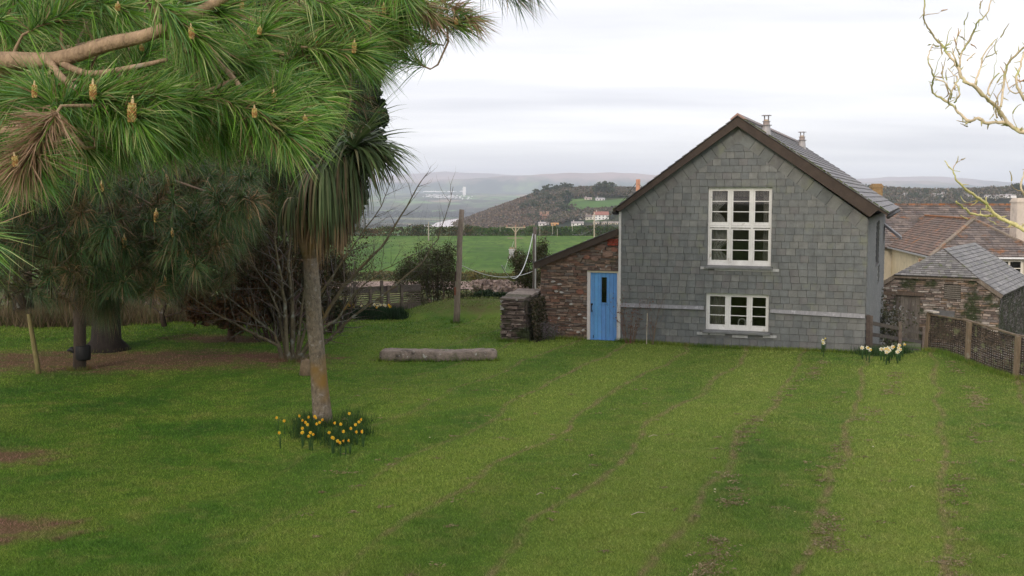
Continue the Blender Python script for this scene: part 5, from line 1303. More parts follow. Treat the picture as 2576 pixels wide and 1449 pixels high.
rb2 = hl(.98, -.22, 0); twiggy('wall_shrub', 'slender upright twiggy shrub under the lead flashing', (rb2[0], rb2[1], gz(rb2[0], rb2[1])), 1.1, .18, 6, (.22, .15, .11), .008, 'bush')
q = hl(.82, -.25, 0); mb = MB(); mb.tube([(q[0], q[1], 0), (q[0] + .01, q[1], .85)], .010, 6, (.55, .48, .38)); props(mb.build('cane', wood_m), 'pale thin cane standing in the rose bush', 'cane')
# lavender at the garden wall
lv = gp(1325, 853); o = thing('lavender_bush', 'grey-purple lavender bush at the foot of the stone garden wall', 'bush', lv); mb = MB(); Ls = []
for k in range(620):
    a = RS.uniform(0, 6.28); s_ = RS.uniform(0, 1) ** .5; x, y = lv[0] + cos(a) * s_ * .35 + RS.uniform(-.35, .55), lv[1] + sin(a) * s_ * .4; h_ = RS.uniform(.25, .62) * (1.1 - .4 * s_)
    d = np.array([cos(a) * s_ * .35, sin(a) * s_ * .35, 1]); tip = np.array([x, y, lv[2]]) + d * h_; mb.tube([(x, y, lv[2] - .02), tuple(tip)], [.004, .003], 3, (.13, .13, .10), cap=False); Ls.append(tip)
mb.build('stems', leaf_m, o, True); Ls = np.array(Ls); C_ = Ls[RS.randint(0, len(Ls), 6500)] + RS.normal(0, 1, (6500, 3)) * np.array([.035, .035, .07]) - np.array([0, 0, .08])
V, F, CC = leaves(C_, .020, [(.22, .17, .20), (.17, .15, .15), (.10, .11, .08), (.26, .20, .22), (.13, .13, .11)], 3.0); mesh_np('foliage', V, F, CC, leaf_m, o, True)
# ivy / dead growth on the dark side of the garden wall
C_ = np.array([hl(BU1 + .15 + RS.uniform(0, .1) + (1.3 - z) * .08, RS.uniform(BV, .05), z) for z in RS.uniform(-.1, 1.2, 2600)]); V, F, CC = leaves(C_, .045, [(.06, .06, .03), (.09, .075, .05), (.04, .045, .02), (.12, .09, .065)], 1.5)
o = mesh_np('creeper', V, F, CC, leaf_m, None, True); props(o, 'dark straggly creeper covering the right face of the garden wall', 'creeper')
# creeper at house / barn corner
cb = at(2232, 810, 38); twiggy('corner_climber', 'dark leafy climber between the house corner and the barn door', (cb[0], cb[1], gz(cb[0], cb[1])), 1.5, .35, 8, (.08, .065, .05), .02, 'climber', [(.06, .07, .03), (.10, .09, .05), (.25, .24, .22)], 1500, .06)
# dark evergreen bush and bramble mass behind the mound
GD = [(.016, .036, .014), (.028, .055, .02), (.02, .045, .016), (.045, .075, .028)]
crown('evergreen_bush', 'dense dark green bush beyond the mound left of the garden wall', g_(1235, 38.4), [px_part(1225, 757, 38.4, .62, .5, .36), px_part(1268, 760, 38.2, .45, .4, .34), px_part(1190, 768, 38.6, .45, .4, .28), px_part(1293, 785, 38.0, .22, .3, .25)], 9000, .055, GD, .05, (.06, .05, .04), 'bush')
BRM = [(.055, .075, .025), (.08, .10, .03), (.10, .085, .045), (.065, .05, .032), (.12, .11, .05), (.04, .055, .02)]
crown('bramble_thicket', 'tall tangled green-brown thicket left of the thick wooden pole', g_(1100, 39.5), [px_part(1090, 690, 39.5, .95, .7, .95), px_part(1050, 740, 39.8, .5, .5, .5), px_part(1165, 740, 39.8, .65, .5, .5), px_part(1120, 640, 39.8, .5, .5, .6), px_part(1020, 700, 40, .6, .5, .7)], 22000, .030, BRM, .04, (.08, .06, .045), 'thicket', branches=20, elong=2.2, shell=.2, cl=.5)
tk = g_(1095, 39.0); twiggy('bare_thicket', 'bare dark twigs standing up out of the bramble thicket', (tk[0], tk[1], gz(tk[0], tk[1])), 2.6, 1.6, 16, (.085, .06, .045), .016, 'thicket', lvl=3)
crown('hawthorn_bush', 'scrubby dark bush at the foot of the grey cable pole', g_(1330, 44), [px_part(1310, 660, 44, .45, .5, .5), px_part(1362, 650, 44, .35, .4, .75), px_part(1335, 700, 44, .7, .5, .45)], 9000, .035, BRM, .05, (.07, .05, .04), 'bush', elong=2.5, cl=.55, shell=.2, branches=14)

# ------------------------------------------------------------------ cabbage palm
cpb = gp(812, 1064); cp = thing('cabbage_palm', 'cabbage palm with slim grey trunk and a hanging skirt of long leaves', 'tree', cpb)
Yp = cpb[1]; mb = MB()
P = [cpb + np.array([0, 0, -.15])] + [at(x, y, Yp) for x, y in ((812, 1055), (803, 960), (797, 880), (790, 800), (785, 720), (781, 650))]
mb.tube([tuple(p) for p in P], [.20, .175, .150, .142, .140, .142, .125], 16, (.150, .125, .092))
for path in (((781, 655), (800, 590), (835, 500), (880, 400)), ((781, 655), (760, 600), (740, 545), (735, 500)), ((783, 655), (795, 560), (808, 480), (812, 430))):
    mb.tube([tuple(at(x, y, Yp + .08 * i)) for i, (x, y) in enumerate(path)], [.115, .085, .08, .07], 12, (.15, .12, .085))
mb.build('trunk', palmbark_m, cp, True, True)
def sword(base, dirs, L_, w, droop, cols, seg=7):
    n = len(dirs); V = []; base = np.asarray(base)
    P = np.repeat(base[None], n, 0) if base.ndim == 1 else base.copy(); d = dirs.copy(); L_ = np.broadcast_to(L_, n); droop = np.broadcast_to(droop, n)
    side = np.cross(d, np.array([0, 0, 1.0])); side += 1e-6; side /= np.linalg.norm(side, axis=1)[:, None]
    tw = rnd_unit(n) * .35; side = side + tw; side /= np.linalg.norm(side, axis=1)[:, None]
    rows = []
    for s_ in range(seg + 1):
        t_ = s_ / seg; ww = w * (.55 + .9 * t_ if t_ < .45 else (1 - t_) * 1.75 + .03); rows.append((P - side * ww / 2, P + side * ww / 2))
        P = P + d * (L_ / seg)[:, None]; d = d + np.array([0, 0, -1.0]) * (droop / seg)[:, None]; d /= np.linalg.norm(d, axis=1)[:, None]
    V = np.stack([np.stack(r, 1) for r in rows], 1).reshape(n, -1, 3); m = 2 * (seg + 1); F = []
    for s_ in range(seg): F.append([2 * s_, 2 * s_ + 1, 2 * s_ + 3, 2 * s_ + 2])
    F = (np.arange(n)[:, None, None] * m + np.array(F)[None]).reshape(-1, 4); c = np.asarray(cols)[RS.randint(0, len(cols), n)] * RS.uniform(.7, 1.3, (n, 1))
    return V.reshape(-1, 3), F, np.repeat(c, m, axis=0)
GR = [(.10, .14, .055), (.065, .10, .035), (.15, .18, .08), (.05, .075, .03), (.18, .17, .08), (.22, .16, .09), (.08, .12, .045)]
BRL = [(.26, .17, .09), (.34, .23, .13), (.18, .12, .07), (.13, .10, .06)]
def head(px, py, n, Ls, name_c, droop=(1.0, 5.0), lo=-.9, hi=.85, w=.045, off=0, biasx=0):
    c = at(px, py, Yp + off); a = RS.uniform(0, 2 * pi, n); z = RS.uniform(lo, hi, n); r = np.sqrt(1 - z ** 2); d = np.stack([r * np.cos(a) + biasx, r * np.sin(a), z], 1); d /= np.linalg.norm(d, axis=1)[:, None]
    return sword(c, d, RS.uniform(*Ls, n), w, RS.uniform(*droop, n), name_c)
fol = [head(890, 375, 130, (1.0, 1.4), [(.13, .19, .06), (.09, .14, .045), (.18, .22, .09), (.06, .09, .035)], (.5, 1.9), -.2, .8, .07, .0, 1.1), head(890, 380, 110, (.95, 1.3), GR, (1.5, 4.0), -.3, .9, .050, .1, .1), head(862, 395, 190, (1.15, 1.5), GR, (4.5, 10), -.8, .3, .040, .15), head(815, 425, 230, (1.1, 1.5), GR, (4, 10), -.8, .4, .046, 0), head(735, 500, 60, (.7, 1.0), GR, (4, 9), -.8, .3, .04, .1)]
V = np.concatenate([f[0] for f in fol]); off = np.cumsum([0] + [len(f[0]) for f in fol]); F = np.concatenate([f[1] + off[i] for i, f in enumerate(fol)]); C = np.concatenate([f[2] for f in fol])
palmleaf_m = leafmat('palm_leaf', .15, .55, 3.0, .25); mesh_np('crown', V, F, C, palmleaf_m, cp, True)
fol = []
for (px, py, n) in ((875, 470, 170), (815, 490, 150), (760, 520, 90), (850, 530, 120), (800, 560, 90)):
    fol.append(head(px, py, n, (.5, .95), BRL, (8, 14), -.7, 0, .036, .1))
V = np.concatenate([f[0] for f in fol]); off = np.cumsum([0] + [len(f[0]) for f in fol]); F = np.concatenate([f[1] + off[i] for i, f in enumerate(fol)]); C = np.concatenate([f[2] for f in fol]); mesh_np('dead_leaves', V, F, C, palmleaf_m, cp, True)

# ------------------------------------------------------------------ contorted bare twigs at the right
wt_base = (2.25, 3.6, gz(2.25, 3.6) - .1)
wt = thing('twisted_willow', 'contorted lichened twigs, coloured pale yellow as if flash-lit, reaching in from the right edge', 'tree', wt_base)
TW = [([(940, 830), (869, 800), (800, 765), (740, 700), (700, 640), (640, 590), (560, 515), (510, 490), (480, 430), (450, 370), (400, 320), (390, 285), (340, 240), (300, 180), (265, 120), (268, 60), (268, -40)], .0105, .0030),
      ([(480, 400), (490, 320), (530, 260), (570, 180), (590, 130), (640, 90), (680, -30)], .0055, .0028),
      ([(869, 800), (780, 760), (720, 735), (640, 740), (590, 715), (540, 730), (480, 690), (440, 640), (380, 600), (320, 560), (315, 510), (325, 470), (310, 420), (290, 370), (300, 310), (320, 270)], .0085, .0022),
      ([(420, 630), (412, 600), (440, 540), (470, 470), (440, 450), (410, 410)], .004, .002), ([(325, 470), (390, 500), (430, 555), (425, 600)], .003, .003), ([(450, 620), (480, 570), (465, 510), (445, 500)], .004, .003),
      ([(570, 510), (600, 430), (620, 340), (700, 235)], .0048, .0022), ([(730, 640), (745, 520), (765, 400), (800, 350), (869, 290), (900, 270)], .0055, .0045), ([(660, 575), (655, 520), (720, 440)], .0042, .0028),
      ([(710, 710), (700, 650), (705, 600), (740, 520)], .004, .002), ([(930, 640), (869, 600), (820, 500), (840, 420), (869, 320), (900, 250)], .006, .004), ([(869, 560), (800, 560), (765, 500), (760, 460)], .003, .0018),
      ([(1000, 1450), (869, 1385), (800, 1350), (700, 1300), (650, 1240), (600, 1195), (520, 1145), (465, 1090), (440, 1030), (390, 970)], .0105, .0022), ([(700, 1300), (620, 1300), (560, 1290), (500, 1250), (460, 1215)], .006, .0045), ([(660, 1270), (610, 1262)], .004, .003), ([(650, 1240), (640, 1190)], .004, .003), ([(900, 1230), (869, 1180), (850, 1120), (869, 1040), (900, 1000)], .004, .0035),
      ([(470, 400), (455, 360), (438, 290)], .0045, .0025), ([(480, 330), (455, 260), (490, 175)], .0035, .002), ([(520, 370), (575, 320)], .0035, .0025), ([(480, 320), (540, 335)], .002, .0015)]
twm = MB()
for i, (L_, r0, r1) in enumerate(TW):
    P = [at(2213.7 + x * .4169, y * .4169, 3.35 + .05 * sin(i) + (.12 * sin(k * .7 + i) if 0 < k else 0) * .4) for k, (x, y) in enumerate(L_)]; Q = []
    for k in range(len(P) - 1):
        for s_ in range(4):
            p0, p1, p2, p3 = P[max(k - 1, 0)], P[k], P[k + 1], P[min(k + 2, len(P) - 1)]; t_ = s_ / 4
            Q.append(.5 * ((2 * p1) + (-p0 + p2) * t_ + (2 * p0 - 5 * p1 + 4 * p2 - p3) * t_ ** 2 + (-p0 + 3 * p1 - 3 * p2 + p3) * t_ ** 3) + RS.normal(0, .0012, 3))
    Q.append(P[-1]); R_ = [(r0 + (r1 - r0) * k / (len(Q) - 1)) * .66 * RS.uniform(.82, 1.25) for k in range(len(Q))]
    twm.tube([tuple(q) for q in Q], R_, 8, (.62, .56, .26) if i in (12, 13, 14, 15) else (.68, .56, .38))  # pale yellow base colour holds flash brightness besides the lichen
    for k in range(6, len(Q) - 2, 13):
        dv = Vector(tuple(Q[k + 1] - Q[k])).normalized(); av = dv.orthogonal(); av.rotate(__import__('mathutils').Quaternion(dv, random.uniform(0, 6.28)))
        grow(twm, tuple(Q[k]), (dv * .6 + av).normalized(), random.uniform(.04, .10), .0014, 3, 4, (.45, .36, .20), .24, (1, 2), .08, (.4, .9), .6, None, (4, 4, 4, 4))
    for k in range(2, len(Q) - 1, 3):   # buds and spurs
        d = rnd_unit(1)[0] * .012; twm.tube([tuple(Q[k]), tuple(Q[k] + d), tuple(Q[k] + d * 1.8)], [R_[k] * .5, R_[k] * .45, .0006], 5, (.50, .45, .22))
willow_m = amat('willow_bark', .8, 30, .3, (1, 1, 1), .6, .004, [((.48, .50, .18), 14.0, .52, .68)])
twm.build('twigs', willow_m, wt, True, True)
mb = MB(); mb.tube([wt_base, (2.22, 3.62, 2.6), (2.28, 3.58, 3.3), (2.2, 3.6, 4.0), (2.26, 3.55, 4.8), (2.15, 3.6, 5.6)], [.085, .07, .062, .05, .035, .012], 10, (.26, .21, .14))
for tgt, r_ in ((at(2213.7 + 940 * .4169, 830 * .4169, 3.35), .0075), (at(2213.7 + 1000 * .4169, 1450 * .4169, 3.35), .0075), (at(2213.7 + 930 * .4169, 640 * .4169, 3.35), .005), (at(2213.7 + 900 * .4169, 1230 * .4169, 3.35), .0035), (at(2589, 112, 3.35), .0035)):
    st_ = np.array([2.24, 3.6, float(tgt[2]) - .22]); tt = np.array(tgt); nn_ = 12
    P = [st_ + (tt - st_) * k / nn_ + np.array([0, .015 * sin(k * 1.3), .03 * sin(k * .9 + tt[2] * 7) + .05 * sin(pi * k / nn_)]) * (0 < k < nn_) for k in range(nn_ + 1)]
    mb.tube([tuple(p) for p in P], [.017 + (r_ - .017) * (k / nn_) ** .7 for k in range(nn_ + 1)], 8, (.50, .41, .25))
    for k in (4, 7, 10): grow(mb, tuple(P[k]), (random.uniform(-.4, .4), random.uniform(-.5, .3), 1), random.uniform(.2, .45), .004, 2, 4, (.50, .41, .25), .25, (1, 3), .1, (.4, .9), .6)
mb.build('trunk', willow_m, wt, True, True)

# ------------------------------------------------------------------ flowers
def daffodil(petal, cup, h, nleaf=4, s=1.0):
    mb = MB(); g = (.045, .10, .03)
    for k in range(nleaf):
        a = random.uniform(0, 6.28); r = random.uniform(.02, .07); hh = h * random.uniform(.75, 1.05); w = .007 * s
        p = [Vector((0.01 * cos(a), .01 * sin(a), 0)), Vector((r * .5 * cos(a), r * .5 * sin(a), hh * .6)), Vector((r * 1.6 * cos(a), r * 1.6 * sin(a), hh))]
        e = Vector((-sin(a), cos(a), 0)) * w; mb.face([p[0] - e, p[0] + e, p[1] + e, p[1] - e], g); mb.face([p[1] - e, p[1] + e, p[2]], (.06, .125, .035))
    mb.tube([(0, 0, 0), (.005, 0, h * .6), (.0, 0, h * .97), (0, -.02, h)], .0035 * s, 4, g, cap=False)
    c = Vector((0, -.02, h)); f = Vector((random.uniform(-.5, .5), -1, random.uniform(-.15, .25))).normalized(); u = f.orthogonal().normalized(); v = f.cross(u)
    for k in range(6):
        a = k * pi / 3; d = u * cos(a) + v * sin(a); e = u * -sin(a) + v * cos(a); R = .040 * s
        mb.face([c, c + d * R * .55 + e * R * .33 + f * .004, c + d * R + f * .002, c + d * R * .55 - e * R * .33 + f * .004], petal)
    ring = [(u * cos(k * pi / 4) + v * sin(k * pi / 4)) for k in range(8)]
    for k in range(8):
        a, b = ring[k], ring[(k + 1) % 8]; mb.face([c + a * .010 * s, c + b * .010 * s, c + b * .017 * s + f * .030 * s, c + a * .017 * s + f * .030 * s], cup)
    return mb
flower_m = leafmat('petals', .25, .6, 6, .1)
def daffs(pts, petal, cup, h, label, group, s=1.0, nleaf=4, pxh=None):
    protos = [daffodil(petal, cup, h * random.uniform(.85, 1.1), nleaf, s).build('daffodil', flower_m, None) for _ in range(3)]
    for i, p in enumerate(pts):
        o = protos[i] if i < 3 else protos[i % 3].copy()
        if i >= 3: col.objects.link(o)
        o.location = (p[0], p[1], gz(p[0], p[1])); o.rotation_euler = (0, 0, random.uniform(-.9, .9)); props(o, label, 'daffodil', group)
def head_pts(L_, h):
    """ground points under flower heads seen at these pixels"""
    out = []
    for (x, y) in L_:
        v = ray(x, y); t_ = (h - CAM_Z) / v[2]; q = CP + v * t_; out.append((q[0], q[1]))
    return out
z2 = lambda L_: [(603.7 + x * .2315, 805 + y * .2315) for x, y in L_]
palm_fl = z2([(670, 1075), (700, 1115), (725, 1120), (740, 1045), (800, 1060), (820, 1075), (885, 1090), (840, 1125), (865, 1120), (670, 1155), (685, 1185), (660, 1215), (757, 1195), (755, 1222), (785, 1232), (965, 1210), (995, 1255), (1015, 1250), (1060, 1282), (1078, 1275), (1040, 1105), (1098, 1120), (1140, 1165), (1120, 1185), (1210, 1160), (1265, 1170), (1345, 1180), (1335, 1195), (1195, 1255), (1150, 1278), (1325, 1075), (1265, 1080), (1245, 1120), (1190, 1020), (640, 1040), (480, 1080), (415, 1215), (390, 1055)])
for sel, lab in ((lambda x: x < 790, 'small orange-yellow daffodil left of the foot of the cabbage palm'), (lambda x: 790 <= x <= 835, 'small orange-yellow daffodil growing right against the foot of the cabbage palm'), (lambda x: x > 835, 'small orange-yellow daffodil right of the foot of the cabbage palm')):
    daffs(head_pts([q for q in palm_fl if sel(q[0])], .26), (.80, .60, .05), (.85, .36, .02), .25, lab, 'orange daffodils round the foot of the palm', .78, 5)
hz = head_pts([(2069, 862), (2076, 858), (2074, 872)], .30)
daffs(hz, (.85, .84, .72), (.80, .68, .20), .36, 'white daffodil in the lone small clump before the slate wall, left of the rail fence', 'white daffodils by the slate wall', 1.35, 4)
r7 = lambda L_: [(2146.7 + x * .3934, 402.5 + y * .3934) for x, y in L_]
daffs(head_pts(r7([(60, 1205), (88, 1215), (100, 1225), (180, 1212), (200, 1220), (225, 1213), (253, 1198), (248, 1210), (212, 1238), (285, 1228), (293, 1200), (313, 1195), (300, 1215), (230, 1228), (275, 1212)]), .30), (.85, .83, .70), (.85, .62, .12), .30, 'white daffodil with yellow cup in the row under the rail fence', 'white daffodils under the rail fence', 1.45, 5)
z6 = lambda L_: [(872 + x * .1823, 704.4 + y * .1823) for x, y in L_]
fy = z6([(40, 400), (92, 410), (88, 432), (312, 380), (418, 405), (570, 385), (612, 390), (600, 378)]); fw_ = z6([(210, 425), (375, 372), (462, 388), (435, 435), (525, 405), (540, 385), (380, 380)])
def dist_pts(L_, Y): return [(at(x, y, Y)[0], Y + RS.uniform(-.15, .15)) for x, y in L_]
daffs(dist_pts(fy, 35.0), (.80, .60, .05), (.85, .40, .03), .42, 'bright yellow daffodil in the bed in front of the trellis fence', 'yellow daffodils before the trellis fence', 1.4, 5)
daffs(dist_pts(fw_, 35.1), (.85, .82, .66), (.85, .66, .2), .42, 'cream white daffodil in the bed in front of the trellis fence', 'cream daffodils before the trellis fence', 1.4, 5)
def blades(name, pts, h, w, cols, label, cat, lean=.25, m=leaf_m, kind=None):
    P = np.array(pts, float); n = len(P); d = rnd_unit(n) * lean; d[:, 2] = 1; d /= np.linalg.norm(d, axis=1)[:, None]; s = np.cross(d, rnd_unit(n)); s /= np.linalg.norm(s, axis=1)[:, None]
    hh = (h * RS.uniform(.6, 1.2, n))[:, None] if not hasattr(h, '__len__') else np.asarray(h)[:, None]; ww = w if not hasattr(w, '__len__') else np.asarray(w)[:, None]
    V = np.stack([P - s * ww, P + s * ww, P + d * hh], 1).reshape(-1, 3); c = np.asarray(cols)[RS.randint(0, len(cols), n)] * RS.uniform(.75, 1.25, (n, 1))
    o = mesh_np(name, V, np.arange(3 * n).reshape(n, 3), np.repeat(c, 3, 0), m, None, True); return props(o, label, cat, None, kind)
def clump_pts(centers, rad, n):
    C_ = np.array(centers)[RS.randint(0, len(centers), n)] + RS.normal(0, rad, (n, 2)); return np.stack([C_[:, 0], C_[:, 1], H(C_[:, 0], C_[:, 1]) - .02], 1)
pc_ = head_pts(palm_fl, .1); blades('daffodil_leaves', clump_pts(pc_[:-4], .10, 3000), .22, .005, [(.035, .085, .02), (.05, .11, .025), (.025, .06, .015)], 'dark green daffodil leaves growing round the palm foot', 'leaves', .35, kind='stuff')
blades('bed_leaves', clump_pts([(x, 35.0) for x in np.linspace(-5.7, -3.75, 10)], .17, 7000), .42, .010, [(.02, .05, .02), (.03, .065, .025), (.02, .04, .018)], 'dark clumps of daffodil leaves before the trellis fence', 'leaves', .4, kind='stuff')
blades('fence_bed_leaves', clump_pts(head_pts(r7([(180, 1240), (240, 1240), (290, 1235), (90, 1235)]), .05), .16, 1600), .26, .007, [(.03, .07, .02), (.045, .09, .03)], 'green daffodil leaves under the rail fence', 'leaves', .4, kind='stuff')
# rough grass beyond the lawn at the left
cs_ = [(RS.uniform(-17, -8.5), RS.uniform(33.0, 36.5)) for _ in range(70)]
blades('rough_grass', clump_pts(cs_, .22, 26000), .55, .011, [(.20, .15, .09), (.15, .12, .06), (.09, .11, .035), (.24, .18, .11), (.12, .09, .05)], 'pale rough grass tussocks along the far left edge of the lawn', 'grass', .55, kind='stuff')
cs_ = [(RS.uniform(-4.2, 1.8), RS.uniform(37.8, 40)) for _ in range(30)]
blades('mound_grass', clump_pts(cs_, .3, 9000), .28, .010, [(.07, .10, .03), (.12, .11, .05), (.05, .08, .025)], 'rough grass behind the mound', 'grass', .5, kind='stuff')

# ------------------------------------------------------------------ lawn grass
N = 760000
u_ = RS.uniform(0, 1, N); y0_, y1_ = 8.6, 39.5
Yg = (y0_ ** -.55 + u_ * (y1_ ** -.55 - y0_ ** -.55)) ** (-1 / .55)
Xg = RS.uniform(-.53, .53, N) * Yg
cu = (Xg - HO[0]) * cos(YAW) + (Yg - HO[1]) * sin(YAW); cv = -(Xg - HO[0]) * sin(YAW) + (Yg - HO[1]) * cos(YAW)
ok = ~((cu > -2.5) & (cv > -.0)) & ~((cu > -3.2) & (cu < -2.3) & (cv > -1.1))
ok &= ~((Yg > 27.8) & (Xg > 9.0)); ok &= Xg < 10.8 + (27.5 - np.minimum(Yg, 27.5)) * .158
for (cx, cy, rx, ry) in ((-10.0, 26.1, 4.8, 1.6), (-8.3, 16.2, 1.1, .5), (-6.3, 12.6, .9, .45), (-5.9, 26.4, 1.2, .5), (-8.0, 30.2, 1.6, .6)):
    ok &= ~(RS.uniform(0, 1, N) < .75 * np.exp(-(((Xg - cx) / rx) ** 2 + ((Yg - cy) / ry) ** 2)))
Xg, Yg = Xg[ok], Yg[ok]
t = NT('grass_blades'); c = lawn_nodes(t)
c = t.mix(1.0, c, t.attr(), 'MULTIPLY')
t.done(c, .7, .2); tr = t.n.new('ShaderNodeBsdfTranslucent'); t.put(tr.inputs['Color'], c)
ms = t.n.new('ShaderNodeMixShader'); ms.inputs[0].default_value = .25; t.l.new(t.p.outputs[0], ms.inputs[1]); t.l.new(tr.outputs[0], ms.inputs[2]); t.l.new(ms.outputs[0], t.out.inputs['Surface'])
tuft = .5 + .5 * np.sin(Xg * 7.1 + 2 * np.sin(Yg * 3.3)) * np.sin(Yg * 6.3 + 2 * np.sin(Xg * 4.1))
hh = (.022 + .036 * tuft * RS.uniform(.3, 1.5, len(Xg))) * (1 + .5 * (Yg > 30)); ww = np.clip(.0032 * Yg / 10, .003, .012)
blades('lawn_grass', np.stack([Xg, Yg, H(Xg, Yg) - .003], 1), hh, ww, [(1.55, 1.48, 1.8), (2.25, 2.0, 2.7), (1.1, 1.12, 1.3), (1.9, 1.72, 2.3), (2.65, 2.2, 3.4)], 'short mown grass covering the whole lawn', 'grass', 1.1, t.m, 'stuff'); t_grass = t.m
# clumps of dry clippings in lines
C_ = []
for k in range(-2, 9):
    u = k * 1.55 + .775 + 0
    for _ in range(230):
        v_ = RS.uniform(7, 30) if RS.uniform() < .7 else RS.uniform(7, 14); uu = u + .35 * sin(v_ * .35 + k) + RS.normal(0, .07)
        x, y = uu * cos(YAW) - v_ * sin(YAW), uu * sin(YAW) + v_ * cos(YAW)
        if 8.6 < y < 26 and x > -3 and math.sin(v_ * 1.7 + k * 2.1) + math.sin(v_ * .9 + k) > -.6 and x < 10.6 + (27.5 - y) * .15: C_.append((x, y, RS.uniform(.4, 1.3)))
for _ in range(130):
    y = RS.uniform(9, 22); x = RS.uniform(-.2, .5) * y; C_.append((x, y, RS.uniform(.3, .8)))
C_ = np.array(C_); n = 17000; i = RS.randint(0, len(C_), n); P = C_[i, :2] + RS.normal(0, 1, (n, 2)) * (C_[i, 2] * .055)[:, None] * np.array([1.5, .8])
P = np.stack([P[:, 0], P[:, 1], H(P[:, 0], P[:, 1]) + .012 + RS.uniform(0, .022, n)], 1)
V, F, CC = leaves(P, .012, [(.27, .21, .12), (.22, .18, .09), (.33, .27, .17), (.17, .14, .07)], 4.0, .7)
o = mesh_np('dry_clippings', V, F, CC, leaf_m, None, True); props(o, 'dry brown grass clippings lying in broken lines across the lawn', 'clippings', None, 'stuff')
# longer unmown grass round the foot of walls, posts and stones
E_ = []
def edge(p, q, n, w): 
    t_ = RS.uniform(0, 1, n); E_.append(np.stack([p[0] + (q[0] - p[0]) * t_ + RS.normal(0, w, n), p[1] + (q[1] - p[1]) * t_ + RS.normal(0, w, n)], 1))
edge(hl(-.05, -.12, 0), hl(W, -.12, 0), 5200, .05); edge(hl(-2.3, -.08, 0), hl(-1.0, -.08, 0), 900, .05); edge(hl(-3.15, BV - .08, 0), hl(-2.3, BV - .08, 0), 800, .05)
edge((g0[0] - .05, g0[1] - .22), (g1[0] + .05, g1[1] - .22), 1900, .05); edge((g0[0], g0[1] + .22), (g1[0], g1[1] + .22), 700, .04); edge((10.62, 27.4), (11.7, 20.5), 5200, .08)
for c_, r_, n_ in ((pb, .22, 300), (pc, .5, 500), (cpb, .24, 500), (b, .12, 10), (gp(1147, 812), .16, 250), (bb, .35, 500)): a_r = RS.uniform(0, 6.28, n_); E_.append(np.stack([c_[0] + np.cos(a_r) * r_ * RS.uniform(.8, 1.25, n_), c_[1] + np.sin(a_r) * r_ * RS.uniform(.8, 1.25, n_)], 1))
E_ = np.concatenate(E_); blades('edge_grass', np.stack([E_[:, 0], E_[:, 1], H(E_[:, 0], E_[:, 1]) - .01], 1), RS.uniform(.04, .15, len(E_)), np.full(len(E_), .007), [(1.0, 1.1, 1.0), (1.5, 1.5, 1.4), (1.9, 1.6, 1.8)], 'longer uncut grass along the feet of the walls, stones and trunks', 'grass', .45, t_grass, 'stuff')
# fallen twigs and daisies
def stick(px, py, dx, c=(.42, .36, .26)):
    p = hit(px, py); q = hit(px + dx, py - abs(dx) * .12); mb = MB(); mb.tube([tuple(p + np.array([0, 0, .03])), tuple((p + q) / 2 + np.array([0, .03, .045])), tuple(q + np.array([0, 0, .035]))], [.006, .006, .003], 5, c); o = mb.build('fallen_twig', wood_m); return o
for (px, py, dx, lab) in ((1350, 1250, 18, 'short pale twig lying on the lawn above the daisies at left'), (1588, 1301, 35, 'longest pale twig lying on the lawn near the bottom centre'), (1632, 1103, 22, 'thin pale twig lying on the middle of the lawn'), (1440, 1202, 16, 'small bent twig on the lawn below the granite block'), (2288, 1232, 14, 'tiny pale twig lying on the lawn at the right')): props(stick(px, py, dx), lab, 'twig')
dm = MB()
for k in range(9): a = 2 * pi * k / 9; dm.face([(0, 0, .035), (.010 * cos(a - .25), .010 * sin(a - .25), .037), (.017 * cos(a), .017 * sin(a), .04), (.010 * cos(a + .25), .010 * sin(a + .25), .037)], (.85, .85, .82))
dm.tube([(0, 0, .034), (0, 0, .042)], .005, 6, (.7, .5, .05)); dm.tube([(0, 0, 0), (0, 0, .035)], .001, 3, (.05, .1, .03)); d0 = dm.build('daisy', flower_m)
for i, (x, y) in enumerate(((1798, 1236), (1796, 1243), (1833, 1240), (1808, 1281), (2002, 1294), (1326, 1130), (2196, 1128), (1080, 1105), (955, 1050), (1150, 985))):
    o = d0 if i == 0 else d0.copy()
    if i: col.objects.link(o)
    p = hit(x, y); o.location = (p[0], p[1], p[2]); o.rotation_euler = (.35, 0, i); props(o, 'tiny white daisy open in the lawn', 'daisy', 'white daisies in the lawn')

# ------------------------------------------------------------------ hedges of the fields
def hedge(name, path, width, height, n, size, cols, label, cat='hedge', clumps=None, elong=1.5, zoff=0, m=leaf_m):
    P = np.array(path, float); seg = np.hypot(*(P[1:] - P[:-1]).T); cum = np.concatenate([[0], np.cumsum(seg)]); L_ = cum[-1]
    k = clumps or int(L_ / (width * .8)) + 4; sc = np.linspace(0, L_, k) + RS.uniform(-.4, .4, k) * L_ / k
    hk = height * RS.uniform(.65, 1.15, k); ck = RS.randint(0, len(cols), k)
    i = RS.randint(0, k, n); s_ = np.clip(sc[i] + RS.normal(0, 1, n) * L_ / k * .55, 0, L_); x = np.interp(s_, cum, P[:, 0]); y = np.interp(s_, cum, P[:, 1])
    a = RS.uniform(0, pi, n); rr = RS.uniform(.5, 1, n) ** .5; x = x + RS.normal(0, width * .12, n); y = y + np.cos(a) * rr * width * .5; z = H(x, y) + np.sin(a) * rr * hk[i] + zoff
    V, F, CC = leaves(np.stack([x, y, z], 1), size, cols, elong)
    mixc = np.asarray(cols)[ck][i]; CC = CC * .5 + np.repeat(mixc, 4, 0) * .5
    return props(mesh_np(name, V, F, CC, m, None, True), label, cat)
HG = [(.05, .085, .022), (.07, .10, .025), (.16, .085, .035), (.035, .06, .02), (.20, .11, .045), (.10, .085, .04)]
